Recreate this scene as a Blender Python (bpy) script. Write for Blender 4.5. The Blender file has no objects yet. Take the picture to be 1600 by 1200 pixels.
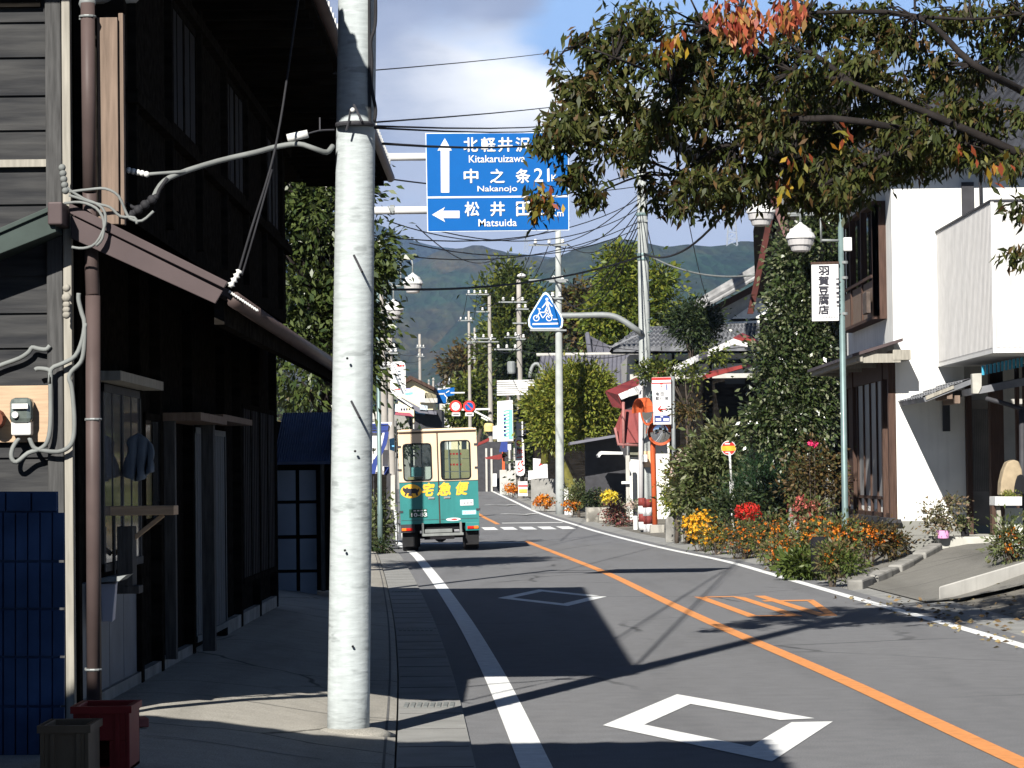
import bpy, math, random
import numpy as np
from mathutils import Vector, Matrix, noise as mnoise

random.seed(7); RNG = np.random.default_rng(7)
scene = bpy.context.scene
COL = scene.collection
R = math.radians

# ------------------------------------------------------------------ camera
F = 4500.0                      # focal length in pixels of the 1600 px wide photograph
CAM_H = 1.635
PITCH = math.atan(141.0 / F)
ROLL = 0.012
CAM = Vector((0, 0, CAM_H))
_fw = Vector((0, math.cos(PITCH), math.sin(PITCH)))
_r0 = Vector((1, 0, 0)); _u0 = Vector((0, -math.sin(PITCH), math.cos(PITCH)))
_rt = _r0 * math.cos(ROLL) - _u0 * math.sin(ROLL)
_up = _r0 * math.sin(ROLL) + _u0 * math.cos(ROLL)
cam = bpy.data.cameras.new("camera")
cam.sensor_width = 36; cam.lens = F / 1600 * 36
cam.clip_start = 0.2; cam.clip_end = 20000
cam_o = bpy.data.objects.new("camera", cam); COL.objects.link(cam_o)
cam_o.matrix_world = Matrix(((_rt.x, _up.x, -_fw.x, CAM.x), (_rt.y, _up.y, -_fw.y, CAM.y),
                             (_rt.z, _up.z, -_fw.z, CAM.z), (0, 0, 0, 1)))
scene.camera = cam_o

# ------------------------------------------------------------------ light
SUN_EL = R(34.0)
SUN_DIR = Vector((0.305 * math.cos(SUN_EL), 0.952 * math.cos(SUN_EL), -math.sin(SUN_EL)))  # travel
sun = bpy.data.lights.new("sun", 'SUN'); sun.energy = 5.0; sun.angle = R(0.5)
sun.color = (1.0, 0.955, 0.88)
sun_o = bpy.data.objects.new("sun", sun); COL.objects.link(sun_o)
sun_o.rotation_euler = SUN_DIR.to_track_quat('-Z', 'Y').to_euler()
sun_o.location = (-20, -40, 40)

w = bpy.data.worlds.new("World"); scene.world = w; w.use_nodes = True
nt = w.node_tree; nt.nodes.clear()
def N(t, **k):
    n = nt.nodes.new(t)
    for a, b in k.items(): setattr(n, a, b)
    return n
L_ = nt.links.new
out = N('ShaderNodeOutputWorld'); bg = N('ShaderNodeBackground'); bg.inputs[1].default_value = 0.05
sky = N('ShaderNodeTexSky'); sky.sky_type = 'NISHITA'; sky.sun_disc = False
sky.sun_elevation = SUN_EL; sky.sun_rotation = R(180) + math.atan2(0.305, 0.952)
sky.altitude = 2000; sky.air_density = 0.4; sky.dust_density = 0.1; sky.ozone_density = 1.5
tc = N('ShaderNodeTexCoord'); mp = N('ShaderNodeMapping')
mp.inputs['Scale'].default_value = (1.0, 1.0, 2.6)
L_(tc.outputs['Generated'], mp.inputs['Vector'])
n1 = N('ShaderNodeTexNoise'); n1.inputs['Scale'].default_value = 9.0; n1.inputs['Detail'].default_value = 7; n1.inputs['Roughness'].default_value = 0.55
n2 = N('ShaderNodeTexNoise'); n2.inputs['Scale'].default_value = 6.0; n2.inputs['Detail'].default_value = 5
L_(mp.outputs[0], n1.inputs['Vector']); 
mp2 = N('ShaderNodeMapping'); mp2.inputs['Location'].default_value = (3.1, 1.7, .35); mp2.inputs['Scale'].default_value = (1, 1, 2.2)
L_(tc.outputs['Generated'], mp2.inputs['Vector']); L_(mp2.outputs[0], n2.inputs['Vector'])
sep = N('ShaderNodeSeparateXYZ'); L_(tc.outputs['Generated'], sep.inputs[0])
def math_(op, a, b=None, c=None):
    n = N('ShaderNodeMath', operation=op)
    for i, v in enumerate((a, b, c)):
        if v is None: continue
        if isinstance(v, (int, float)): n.inputs[i].default_value = v
        else: L_(v, n.inputs[i])
    return n.outputs[0]
def rng(v, a, b, c=0.0, d=1.0):
    n = N('ShaderNodeMapRange'); n.interpolation_type = 'SMOOTHSTEP'
    L_(v, n.inputs[0]); n.inputs[1].default_value = a; n.inputs[2].default_value = b
    n.inputs[3].default_value = c; n.inputs[4].default_value = d
    return n.outputs[0]
def mixc(f, a, b):
    n = N('ShaderNodeMix', data_type='RGBA')
    if isinstance(f, (int, float)): n.inputs[0].default_value = f
    else: L_(f, n.inputs[0])
    for s, v in ((6, a), (7, b)):
        if isinstance(v, tuple): n.inputs[s].default_value = (*v, 1)
        else: L_(v, n.inputs[s])
    return n.outputs[2]
# the clear part of the sky sits up and to the east of the road; low cloud everywhere else near the hills
up_e = math_('MULTIPLY', rng(sep.outputs[2], 0.115, 0.155), rng(sep.outputs[0], -0.005, 0.03))
cov = math_('SUBTRACT', n1.outputs[0], math_('MULTIPLY', up_e, 0.42))
cov = rng(cov, 0.18, 0.42)
low = rng(sep.outputs[2], 0.22, 0.42, 1.0, 0.0)
north = rng(sep.outputs[1], 0.2, 0.75)
cov = math_('MULTIPLY', math_('MULTIPLY', cov, low), north)
dx = math_('MULTIPLY', math_('SUBTRACT', sep.outputs[0], 0.012), 17.0)
dz = math_('MULTIPLY', math_('SUBTRACT', sep.outputs[2], 0.1315), 60.0)
rad = math_('SQRT', math_('ADD', math_('POWER', math_('ABSOLUTE', dx), 2.0), math_('POWER', math_('ABSOLUTE', dz), 2.0)))
rad = math_('ADD', rad, math_('MULTIPLY', math_('SUBTRACT', n1.outputs[0], 0.5), 2.6))
white = rng(rad, 0.2, 1.5, 1.0, 0.0)
shade = rng(n2.outputs[0], 0.40, 0.60)
CL = 1.0
cl = mixc(shade, (3.6 * CL, 4.2 * CL, 6.0 * CL), (5.7 * CL, 6.3 * CL, 8.1 * CL))
cl = mixc(white, cl, (13.0 * CL, 13.0 * CL, 13.0 * CL))
clear = mixc(1.0, (3.7, 6.0, 10.2), (3.7, 6.0, 10.2))
base = mixc(math_('MULTIPLY', low, north), sky.outputs[0], clear)
L_(mixc(cov, base, cl), bg.inputs[0]); L_(bg.outputs[0], out.inputs[0])

vs = scene.view_settings
vs.view_transform = 'Standard'; vs.look = 'None'; vs.gamma = 1; vs.exposure = 0.95
vs.use_curve_mapping = False
scene.cycles.max_bounces = 6; scene.cycles.diffuse_bounces = 1; scene.cycles.transparent_max_bounces = 12
scene.cycles.volume_bounces = 0

# ------------------------------------------------------------------ projection of the photograph onto the place
def ray(px, py):
    return _fw + _rt * ((px - 800) / F) + _up * ((600 - py) / F)
def P(px, py, Y):
    d = ray(px, py); return CAM + d * (Y / d.y)
def PX(px, py, X):
    d = ray(px, py); return CAM + d * (X / d.x)
def hp(Y):                                   # the road climbs gently after the crossing
    Y = max(0.0, Y)
    if Y < 80: return 0.0
    if Y < 100: return 0.015 * (Y - 80) ** 2 / 40
    if Y < 320: return 0.15 + 0.015 * (Y - 100)
    return 3.45 + 2.0 * (1 - math.exp(-(Y - 320) / 200.0))
def G(px, py, dz=0.0):                       # where a pixel of the photograph meets the ground
    d = ray(px, py); Y = 3.0; k = d.z / d.y
    f = lambda y: CAM_H + k * y - hp(y) - dz
    while f(Y) > 0 and Y < 700: Y += 1.0
    lo, hi = Y - 1.0, Y
    for _ in range(30):
        m = (lo + hi) / 2
        if f(m) > 0: lo = m
        else: hi = m
    p = CAM + d * (hi / d.y); p.z = hp(hi) + dz
    return p
def zat(py, Y, px=800):
    return P(px, py, Y).z

def curve(pts):
    a = sorted([(G(*p).y, G(*p).x) for p in pts]); return a
_L = curve([(838, 1200), (815, 1150), (790, 1087), (766, 1042), (730, 977), (691, 919), (677, 900), (649, 865)])
_C = curve([(1600, 1195), (1500, 1150), (1350, 1075), (1200, 1012), (1075, 957), (950, 896), (822, 846)])
_R = curve([(1600, 1010), (1450, 966), (1370, 945), (1215, 900), (1137, 877), (1050, 860), (975, 842), (900, 820), (837, 800), (800, 782), (770, 768), (748, 755)])
def make_interp(a, far):
    a = list(a)
    s = (a[1][1] - a[0][1]) / (a[1][0] - a[0][0]); s = max(-0.09, min(0.02, s))
    y0, x0 = a[0]
    a = [(y0 - d, x0 - s * d) for d in (80, 40)] + a + far
    ys = np.array([q[0] for q in a]); xs = np.array([q[1] for q in a])
    return lambda Y: float(np.mean(np.interp(np.array([Y - 3, Y - 1.5, Y, Y + 1.5, Y + 3]), ys, xs)))
XR = make_interp(_R, [(230, -3.4), (330, -6.0), (520, -12.0), (900, -25)])
XC = make_interp(_C, [(92, -0.5), (102, -1.15), (125, -2.4), (160, -4.5), (230, -6.1), (330, -8.7), (520, -15.0), (900, -28)])
XL = make_interp(_L, [(72, -3.0), (88, -3.6), (103, -4.25), (125, -5.3), (160, -7.4), (230, -8.9), (330, -11.5), (520, -18.0), (900, -31)])
# ------------------------------------------------------------------ materials
def mat(name, col, rough=0.75, var=0.18, scale=6.0, bump=0.0, metal=0.0, col2=None, stretch=(1, 1, 1), spec=0.15, streak=0.0, bscale=None, spots=0.0):
    m = bpy.data.materials.new(name); m.use_nodes = True
    t = m.node_tree; b = t.nodes['Principled BSDF']; l = t.links.new
    b.inputs['Roughness'].default_value = rough; b.inputs['Metallic'].default_value = metal
    b.inputs['Specular IOR Level'].default_value = spec
    g = t.nodes.new('ShaderNodeNewGeometry')
    mpn = t.nodes.new('ShaderNodeMapping'); mpn.inputs['Scale'].default_value = stretch
    l(g.outputs['Position'], mpn.inputs[0])
    n = t.nodes.new('ShaderNodeTexNoise'); n.inputs['Scale'].default_value = scale; n.inputs['Detail'].default_value = 6
    l(mpn.outputs[0], n.inputs['Vector'])
    mr = t.nodes.new('ShaderNodeMapRange'); mr.inputs[1].default_value = 0.3; mr.inputs[2].default_value = 0.7
    l(n.outputs[0], mr.inputs[0])
    mx = t.nodes.new('ShaderNodeMix'); mx.data_type = 'RGBA'
    c2 = col2 or tuple(min(1, c * (1 + var)) for c in col); c1 = col if col2 else tuple(c * (1 - var) for c in col)
    mx.inputs[6].default_value = (*c1, 1); mx.inputs[7].default_value = (*c2, 1)
    l(mr.outputs[0], mx.inputs[0]); res = mx.outputs[2]
    if streak:
        m2 = t.nodes.new('ShaderNodeMapping'); m2.inputs['Scale'].default_value = (5, 5, 0.35); l(g.outputs['Position'], m2.inputs[0])
        n2 = t.nodes.new('ShaderNodeTexNoise'); n2.inputs['Scale'].default_value = 1.6; n2.inputs['Detail'].default_value = 5; l(m2.outputs[0], n2.inputs['Vector'])
        r2 = t.nodes.new('ShaderNodeMapRange'); r2.inputs[1].default_value = .5; r2.inputs[2].default_value = .75; r2.inputs[4].default_value = streak
        l(n2.outputs[0], r2.inputs[0])
        x2 = t.nodes.new('ShaderNodeMix'); x2.data_type = 'RGBA'; l(r2.outputs[0], x2.inputs[0]); l(res, x2.inputs[6])
        x2.inputs[7].default_value = (*[c * 0.35 for c in col], 1); res = x2.outputs[2]
    if spots:
        m2 = t.nodes.new('ShaderNodeMapping'); m2.inputs['Scale'].default_value = (2.6, 2.6, 8); l(g.outputs['Position'], m2.inputs[0])
        n2 = t.nodes.new('ShaderNodeTexNoise'); n2.inputs['Scale'].default_value = 2.0; n2.inputs['Detail'].default_value = 3; l(m2.outputs[0], n2.inputs['Vector'])
        r2 = t.nodes.new('ShaderNodeMapRange'); r2.inputs[1].default_value = .6; r2.inputs[2].default_value = .68; r2.inputs[4].default_value = spots
        l(n2.outputs[0], r2.inputs[0])
        x2 = t.nodes.new('ShaderNodeMix'); x2.data_type = 'RGBA'; l(r2.outputs[0], x2.inputs[0]); l(res, x2.inputs[6])
        x2.inputs[7].default_value = (*[c * 0.45 for c in col], 1); res = x2.outputs[2]
    l(res, b.inputs['Base Color'])
    if bump:
        bp = t.nodes.new('ShaderNodeBump'); bp.inputs['Strength'].default_value = bump; bp.inputs['Distance'].default_value = 0.02
        if bscale:
            n3 = t.nodes.new('ShaderNodeTexNoise'); n3.inputs['Scale'].default_value = bscale; n3.inputs['Detail'].default_value = 4; l(mpn.outputs[0], n3.inputs['Vector']); l(n3.outputs[0], bp.inputs['Height'])
        else: l(n.outputs[0], bp.inputs['Height'])
        l(bp.outputs[0], b.inputs['Normal'])
    return m

def leafmat(name, cols, trans=0.35, rough=0.5, spec=0.35):
    m = bpy.data.materials.new(name); m.use_nodes = True
    t = m.node_tree; b = t.nodes['Principled BSDF']; l = t.links.new; o = t.nodes['Material Output']
    b.inputs['Roughness'].default_value = rough; b.inputs['Specular IOR Level'].default_value = spec
    g = t.nodes.new('ShaderNodeNewGeometry'); r = t.nodes.new('ShaderNodeValToRGB'); r.color_ramp.interpolation = 'CONSTANT'
    e = r.color_ramp.elements
    while len(e) < len(cols): e.new(0.5)
    for i, c in enumerate(cols): e[i].position = i / len(cols); e[i].color = (*c, 1)
    l(g.outputs['Random Per Island'], r.inputs[0]); l(r.outputs[0], b.inputs['Base Color'])
    if trans:
        tr = t.nodes.new('ShaderNodeBsdfTranslucent'); l(r.outputs[0], tr.inputs[0])
        x = t.nodes.new('ShaderNodeMixShader'); x.inputs[0].default_value = trans
        l(b.outputs[0], x.inputs[1]); l(tr.outputs[0], x.inputs[2]); l(x.outputs[0], o.inputs[0])
    return m

def glassmat(name, tint=(0.05, 0.06, 0.07), refl=1.0, clear=0.0):
    m = bpy.data.materials.new(name); m.use_nodes = True
    t = m.node_tree; b = t.nodes['Principled BSDF']; l = t.links.new
    b.inputs['Base Color'].default_value = (*tint, 1); b.inputs['Roughness'].default_value = 0.06; b.inputs['IOR'].default_value = 1.6
    b.inputs['Specular IOR Level'].default_value = 0.6 * refl
    if clear:
        o = t.nodes['Material Output']; tr = t.nodes.new('ShaderNodeBsdfTransparent'); tr.inputs[0].default_value = (.9, .95, .93, 1)
        x = t.nodes.new('ShaderNodeMixShader'); x.inputs[0].default_value = clear
        l(b.outputs[0], x.inputs[1]); l(tr.outputs[0], x.inputs[2]); l(x.outputs[0], o.inputs[0])
    return m

def paving(name, col=(.152, .154, .160), cs=.33, gate0=.5, dirt=.84, ck=.5):
    m = mat(name, col, .92, .05, .35, 0, spec=.12, stretch=(1, .25, 1))
    t = m.node_tree; l = t.links.new; b = t.nodes['Principled BSDF']; src = b.inputs['Base Color'].links[0].from_socket
    g = t.nodes.new('ShaderNodeNewGeometry')
    def nz(sc, det, stretch=(1, 1, 1)):
        mp_ = t.nodes.new('ShaderNodeMapping'); mp_.inputs['Scale'].default_value = stretch; l(g.outputs['Position'], mp_.inputs[0])
        n = t.nodes.new('ShaderNodeTexNoise'); n.inputs['Scale'].default_value = sc; n.inputs['Detail'].default_value = det; l(mp_.outputs[0], n.inputs['Vector']); return n.outputs[0]
    def mr(v, a, b_, c, d):
        r = t.nodes.new('ShaderNodeMapRange'); r.inputs[1].default_value = a; r.inputs[2].default_value = b_; r.inputs[3].default_value = c; r.inputs[4].default_value = d; l(v, r.inputs[0]); return r.outputs[0]
    def mul(a, v):
        x = t.nodes.new('ShaderNodeMix'); x.data_type = 'RGBA'; x.blend_type = 'MULTIPLY'; x.inputs[0].default_value = 1
        l(a, x.inputs[6]); l(v, x.inputs[7]); return x.outputs[2]
    grain = nz(110, 2); src = mul(src, mr(grain, .3, .7, .72, 1.28))
    src = mul(src, mr(nz(5, 6), .35, .75, 1.06, .9))
    src = mul(src, mr(nz(1.4, 4, (1, .12, 1)), .5, .75, 1.04, dirt))
    vo = t.nodes.new('ShaderNodeTexVoronoi'); vo.feature = 'DISTANCE_TO_EDGE'; vo.inputs['Scale'].default_value = cs
    wv = t.nodes.new('ShaderNodeMix'); wv.data_type = 'VECTOR'; wv.inputs[0].default_value = .25
    nn = t.nodes.new('ShaderNodeTexNoise'); nn.inputs['Scale'].default_value = 1.3; nn.inputs['Detail'].default_value = 5; l(g.outputs['Position'], nn.inputs['Vector'])
    l(g.outputs['Position'], wv.inputs[4]); l(nn.outputs['Color'], wv.inputs[5]); l(wv.outputs[1], vo.inputs['Vector'])
    crack = mr(vo.outputs['Distance'], .004, .011, 1, 0); gate = mr(nz(.21, 3), gate0, gate0 + .1, 0, 1)
    mm_ = t.nodes.new('ShaderNodeMath'); mm_.operation = 'MULTIPLY'; l(crack, mm_.inputs[0]); l(gate, mm_.inputs[1])
    src = mul(src, mr(mm_.outputs[0], 0, 1, 1, ck)); l(src, b.inputs['Base Color'])
    bp = t.nodes.new('ShaderNodeBump'); bp.inputs['Strength'].default_value = .35; bp.inputs['Distance'].default_value = .01; l(grain, bp.inputs['Height']); l(bp.outputs[0], b.inputs['Normal'])
    return m
M = {}
def mm(k, *a, **kw): M[k] = mat(k, *a, **kw); return M[k]

# ------------------------------------------------------------------ mesh builder (world coordinates)
class MB:
    def __init__(s): s.v = []; s.f = []; s.mi = []
    def add(s, vs, fs, mi=0):
        o = len(s.v); s.v += [tuple(v) for v in vs]
        for f in fs: s.f.append([i + o for i in f]); s.mi.append(mi)
        return s
    def box(s, x0, x1, y0, y1, z0, z1, mi=0):
        return s.add([(x0, y0, z0), (x1, y0, z0), (x1, y1, z0), (x0, y1, z0), (x0, y0, z1), (x1, y0, z1), (x1, y1, z1), (x0, y1, z1)],
              [(0, 3, 2, 1), (4, 5, 6, 7), (0, 1, 5, 4), (1, 2, 6, 5), (2, 3, 7, 6), (3, 0, 4, 7)], mi)
    def obox(s, c, ax, ay, az, mi=0):
        c, ax, ay, az = map(Vector, (c, ax, ay, az))
        vs = [c + ax * i + ay * j + az * k for k in (-1, 1) for i, j in ((-1, -1), (1, -1), (1, 1), (-1, 1))]
        return s.add(vs, [(0, 3, 2, 1), (4, 5, 6, 7), (0, 1, 5, 4), (1, 2, 6, 5), (2, 3, 7, 6), (3, 0, 4, 7)], mi)
    def bar(s, p, q, w, h, mi=0, up=(0, 0, 1)):
        p, q = Vector(p), Vector(q); d = (q - p); L = d.length; d.normalize()
        u = Vector(up); sd = d.cross(u)
        if sd.length < 1e-4: sd = d.cross(Vector((1, 0, 0)))
        sd.normalize(); u = sd.cross(d)
        return s.obox((p + q) / 2, d * L / 2, sd * w / 2, u * h / 2, mi)
    def tube(s, pts, r, n=8, mi=0, cap=True):
        pts = [Vector(p) for p in pts]; k = len(pts)
        rs = r if isinstance(r, (list, tuple)) else [r] * k
        o = len(s.v); prev = None
        for i, p in enumerate(pts):
            d = (pts[min(i + 1, k - 1)] - pts[max(i - 1, 0)]).normalized()
            if prev is None:
                a = d.cross(Vector((0, 0, 1)))
                if a.length < 1e-3: a = Vector((1, 0, 0))
                a.normalize()
            else:
                a = prev - d * prev.dot(d)
                if a.length < 1e-4: a = d.orthogonal()
                a.normalize()
            prev = a; b = d.cross(a)
            for j in range(n):
                t = 2 * math.pi * j / n
                s.v.append(tuple(p + (a * math.cos(t) + b * math.sin(t)) * rs[i]))
        for i in range(k - 1):
            for j in range(n):
                j2 = (j + 1) % n
                s.f.append([o + i * n + j, o + i * n + j2, o + (i + 1) * n + j2, o + (i + 1) * n + j]); s.mi.append(mi)
        if cap:
            s.f.append([o + j for j in reversed(range(n))]); s.mi.append(mi)
            s.f.append([o + (k - 1) * n + j for j in range(n)]); s.mi.append(mi)
        return s
    def prism(s, poly, off, mi=0):
        poly = [Vector(p) for p in poly]; off = Vector(off); n = len(poly)
        vs = poly + [p + off for p in poly]
        fs = [list(range(n))[::-1], list(range(n, 2 * n))] + [(i, (i + 1) % n, n + (i + 1) % n, n + i) for i in range(n)]
        return s.add(vs, fs, mi)
    def poly(s, pts, mi=0): return s.add(pts, [list(range(len(pts)))], mi)
    def lathe(s, c, prof, n=16, mi=0, axis=(0, 0, 1)):
        c = Vector(c); ax = Vector(axis).normalized(); a = ax.orthogonal().normalized(); b = ax.cross(a); o = len(s.v)
        for r, z in prof:
            for j in range(n):
                t = 2 * math.pi * j / n
                s.v.append(tuple(c + ax * z + (a * math.cos(t) + b * math.sin(t)) * max(r, 1e-4)))
        for i in range(len(prof) - 1):
            for j in range(n):
                j2 = (j + 1) % n
                s.f.append([o + i * n + j, o + i * n + j2, o + (i + 1) * n + j2, o + (i + 1) * n + j]); s.mi.append(mi)
        s.f.append([o + j for j in reversed(range(n))]); s.mi.append(mi)
        k = len(prof) - 1
        s.f.append([o + k * n + j for j in range(n)]); s.mi.append(mi)
        return s
    def ball(s, c, r, mi=0, n=6, sq=1.0):
        prof = [(r * math.sin(math.pi * i / n), -r * sq * math.cos(math.pi * i / n)) for i in range(n + 1)]
        return s.lathe(c, prof, n + 2, mi)
    def roofsheet(s, a, b, c, d, cols, rows=1, amp=0.03, thick=0.05, step=0.0, mi=0, kind='wave'):
        """a-b along the ridge (top), d-c along the eave (below a, b); waves run down the slope"""
        a, b, c, d = map(Vector, (a, b, c, d)); nrm = (b - a).cross(d - a).normalized()
        if nrm.z < 0: nrm = -nrm
        per = 6 if kind == 'wave' else 4; nu = cols * per; o = len(s.v); nr = rows * 2 if step else rows
        for j in range(nr + 1):
            if step: v = ((j + 1) // 2) / rows; ex = step * (1 if j % 2 else 0)
            else: v = j / nr; ex = 0
            if step: v = min(1, v); ex = step if (j % 2 == 1) else 0.0
            for i in range(nu + 1):
                u = i / nu; p = (a * (1 - u) + b * u) * (1 - v) + (d * (1 - u) + c * u) * v
                ph = (i % per) / per
                h = amp * (math.cos(2 * math.pi * ph)) if kind == 'wave' else (amp if (i % per) == 0 else 0)
                s.v.append(tuple(p + nrm * (h + ex)))
        for j in range(nr):
            for i in range(nu):
                q = o + j * (nu + 1) + i
                s.f.append([q, q + 1, q + nu + 2, q + nu + 1]); s.mi.append(mi)
        off = -nrm * (thick + amp)
        lo = [p + off for p in (a, b, c, d)]
        s.add(lo, [(0, 1, 2, 3)], mi)
        for p, q, p2, q2 in ((a, b, lo[0], lo[1]), (b, c, lo[1], lo[2]), (c, d, lo[2], lo[3]), (d, a, lo[3], lo[0])):
            s.add([p + nrm * amp * .6, q + nrm * amp * .6, q2, p2], [(0, 1, 2, 3)], mi)
        return s
    def build(s, name, mats, parent=None, smooth=False, bevel=0.0, weld=False):
        if not isinstance(mats, (list, tuple)): mats = [mats]
        o = Vector((0, 0, 0)); q = parent
        while q is not None: o = o + q.location; q = q.parent
        me = bpy.data.meshes.new(name)
        me.from_pydata([(v[0] - o.x, v[1] - o.y, v[2] - o.z) for v in s.v], [], s.f)
        for m_ in mats: me.materials.append(m_)
        if len(mats) > 1: me.polygons.foreach_set('material_index', s.mi)
        if smooth: me.polygons.foreach_set('use_smooth', [True] * len(s.f))
        me.update()
        ob = bpy.data.objects.new(name, me); COL.objects.link(ob); ob.parent = parent
        if bevel:
            bv = ob.modifiers.new('bevel', 'BEVEL'); bv.width = bevel; bv.segments = 2; bv.limit_method = 'ANGLE'; bv.angle_limit = R(40)
        return ob

def tag(o, label, cat, group=None, kind=None):
    if label: o['label'] = label
    if cat: o['category'] = cat
    if group: o['group'] = group
    if kind: o['kind'] = kind
    return o
def thing(name, label, cat, loc, group=None):
    o = bpy.data.objects.new(name, None); COL.objects.link(o); o.location = loc
    o.empty_display_size = 0.2
    return tag(o, label, cat, group)
def struct(o): o['kind'] = 'structure'; return o
def dup(root, loc, label=None, rotz=None):
    r = root.copy(); COL.objects.link(r); r.location = loc
    if rotz is not None: r.rotation_euler = (0, 0, rotz)
    if label: r['label'] = label
    for ch in root.children:
        c = ch.copy(); COL.objects.link(c); c.parent = r
        for g in ch.children:
            d = g.copy(); COL.objects.link(d); d.parent = c
    return r

# ------------------------------------------------------------------ lettering
_TXT = {}
def text(s, origin, u, v, w, h, m, parent, name='lettering', bold=0.0, shear=0.0, depth=0.003, keep=False, fat=0.0):
    """word s fitted to a w x h rectangle centred on origin, lying in the plane of u (reading direction) and v (up)"""
    key = (s, bold)
    if key not in _TXT:
        cu = bpy.data.curves.new('lettering', 'FONT'); cu.body = s; cu.offset = bold; cu.resolution_u = 4; cu.shear = 0
        ob = bpy.data.objects.new('lettering', cu); COL.objects.link(ob)
        bpy.context.view_layer.update()
        dg = bpy.context.evaluated_depsgraph_get()
        me = bpy.data.meshes.new_from_object(ob.evaluated_get(dg))
        vs = [tuple(p.co) for p in me.vertices]; fs = [list(p.vertices) for p in me.polygons]
        bpy.data.objects.remove(ob); bpy.data.curves.remove(cu); bpy.data.meshes.remove(me)
        _TXT[key] = (vs, fs)
    vs, fs = _TXT[key]
    xs = [p[0] for p in vs]; ys = [p[1] for p in vs]
    x0, x1, y0, y1 = min(xs), max(xs), min(ys), max(ys); sx = w / max(x1 - x0, 1e-6); sy = h / max(y1 - y0, 1e-6)
    if keep: sx = sy = min(sx, sy)
    u = Vector(u).normalized(); v = Vector(v).normalized(); n = u.cross(v)
    pts = []
    for p in vs:
        b = (p[1] - (y0 + y1) / 2) * sy
        a = (p[0] - (x0 + x1) / 2) * sx + shear * b
        pts.append(Vector(origin) + u * a + v * b + n * depth)
    mb = MB(); mb.add(pts, fs)
    if fat:
        for i, (a, b) in enumerate(((fat, 0), (-fat, 0), (0, fat), (0, -fat))): mb.add([p + u * a + v * b + n * (.0006 * (i + 1)) for p in pts], fs)
    if parent is MB: return mb
    return mb.build(name, m, parent)

# ------------------------------------------------------------------ leaves
def leaf_mesh(name, p, d, L, W, m, parent=None, fold=0.12, rng=RNG):
    n = len(p)
    o = Vector((0, 0, 0)); q = parent
    while q is not None: o = o + q.location; q = q.parent
    p = p - np.array(o)[None, :]
    d = d / (np.linalg.norm(d, axis=1, keepdims=True) + 1e-9)
    rv = rng.normal(size=(n, 3)); rv[:, 2] += 0.6
    s = np.cross(d, rv); s /= (np.linalg.norm(s, axis=1, keepdims=True) + 1e-9)
    nn = np.cross(s, d)
    L = np.asarray(L).reshape(-1, 1) * np.ones((n, 1)); Wd = L * W
    mid = p + d * L * 0.48
    v = np.stack([p, mid + s * Wd * .5 + nn * L * fold, p + d * L, mid - s * Wd * .5 + nn * L * fold], axis=1).reshape(-1, 3)
    me = bpy.data.meshes.new(name)
    me.vertices.add(4 * n); me.vertices.foreach_set('co', v.astype(np.float32).ravel())
    me.loops.add(4 * n); me.loops.foreach_set('vertex_index', np.arange(4 * n, dtype=np.int32))
    me.polygons.add(n); me.polygons.foreach_set('loop_start', np.arange(0, 4 * n, 4, dtype=np.int32))
    try: me.polygons.foreach_set('loop_total', np.full(n, 4, dtype=np.int32))
    except Exception: pass
    me.materials.append(m); me.update(calc_edges=True); me.validate()
    ob = bpy.data.objects.new(name, me); COL.objects.link(ob); ob.parent = parent
    return ob
def blobs(ells, nclump, nleaf, crad, rng=RNG, shell=0.45, droop=0.25):
    """leaf points spread in clumps through a set of ellipsoids [(centre, (rx,ry,rz), weight)]"""
    P_, D_, C_ = [], [], []
    tot = sum(e[2] for e in ells)
    for c, r, wt in ells:
        k = max(1, int(nclump * wt / tot)); c = np.array(c, float); r = np.array(r, float)
        dv = rng.normal(size=(k, 3)); dv /= np.linalg.norm(dv, axis=1, keepdims=True)
        rad = (shell + (1 - shell) * rng.random((k, 1))) ** 0.6 if shell else rng.random((k, 1)) ** (1 / 3)
        cc = c + dv * rad * r * rng.uniform(.86, 1.08, (k, 1)); C_.append(cc)
        off = rng.normal(size=(k, nleaf, 3)) * np.array(crad) * np.clip(rng.normal(1, .25, (k, 1, 1)), .5, 1.6)
        pp = cc[:, None, :] + off
        dd = off * 1.2 / (np.linalg.norm(off, axis=2, keepdims=True) + 1e-6) + dv[:, None, :] * .5 + rng.normal(size=pp.shape) * .55
        dd[:, :, 2] -= droop
        P_.append(pp.reshape(-1, 3)); D_.append(dd.reshape(-1, 3))
    return np.concatenate(P_), np.concatenate(D_), np.concatenate(C_)
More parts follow.
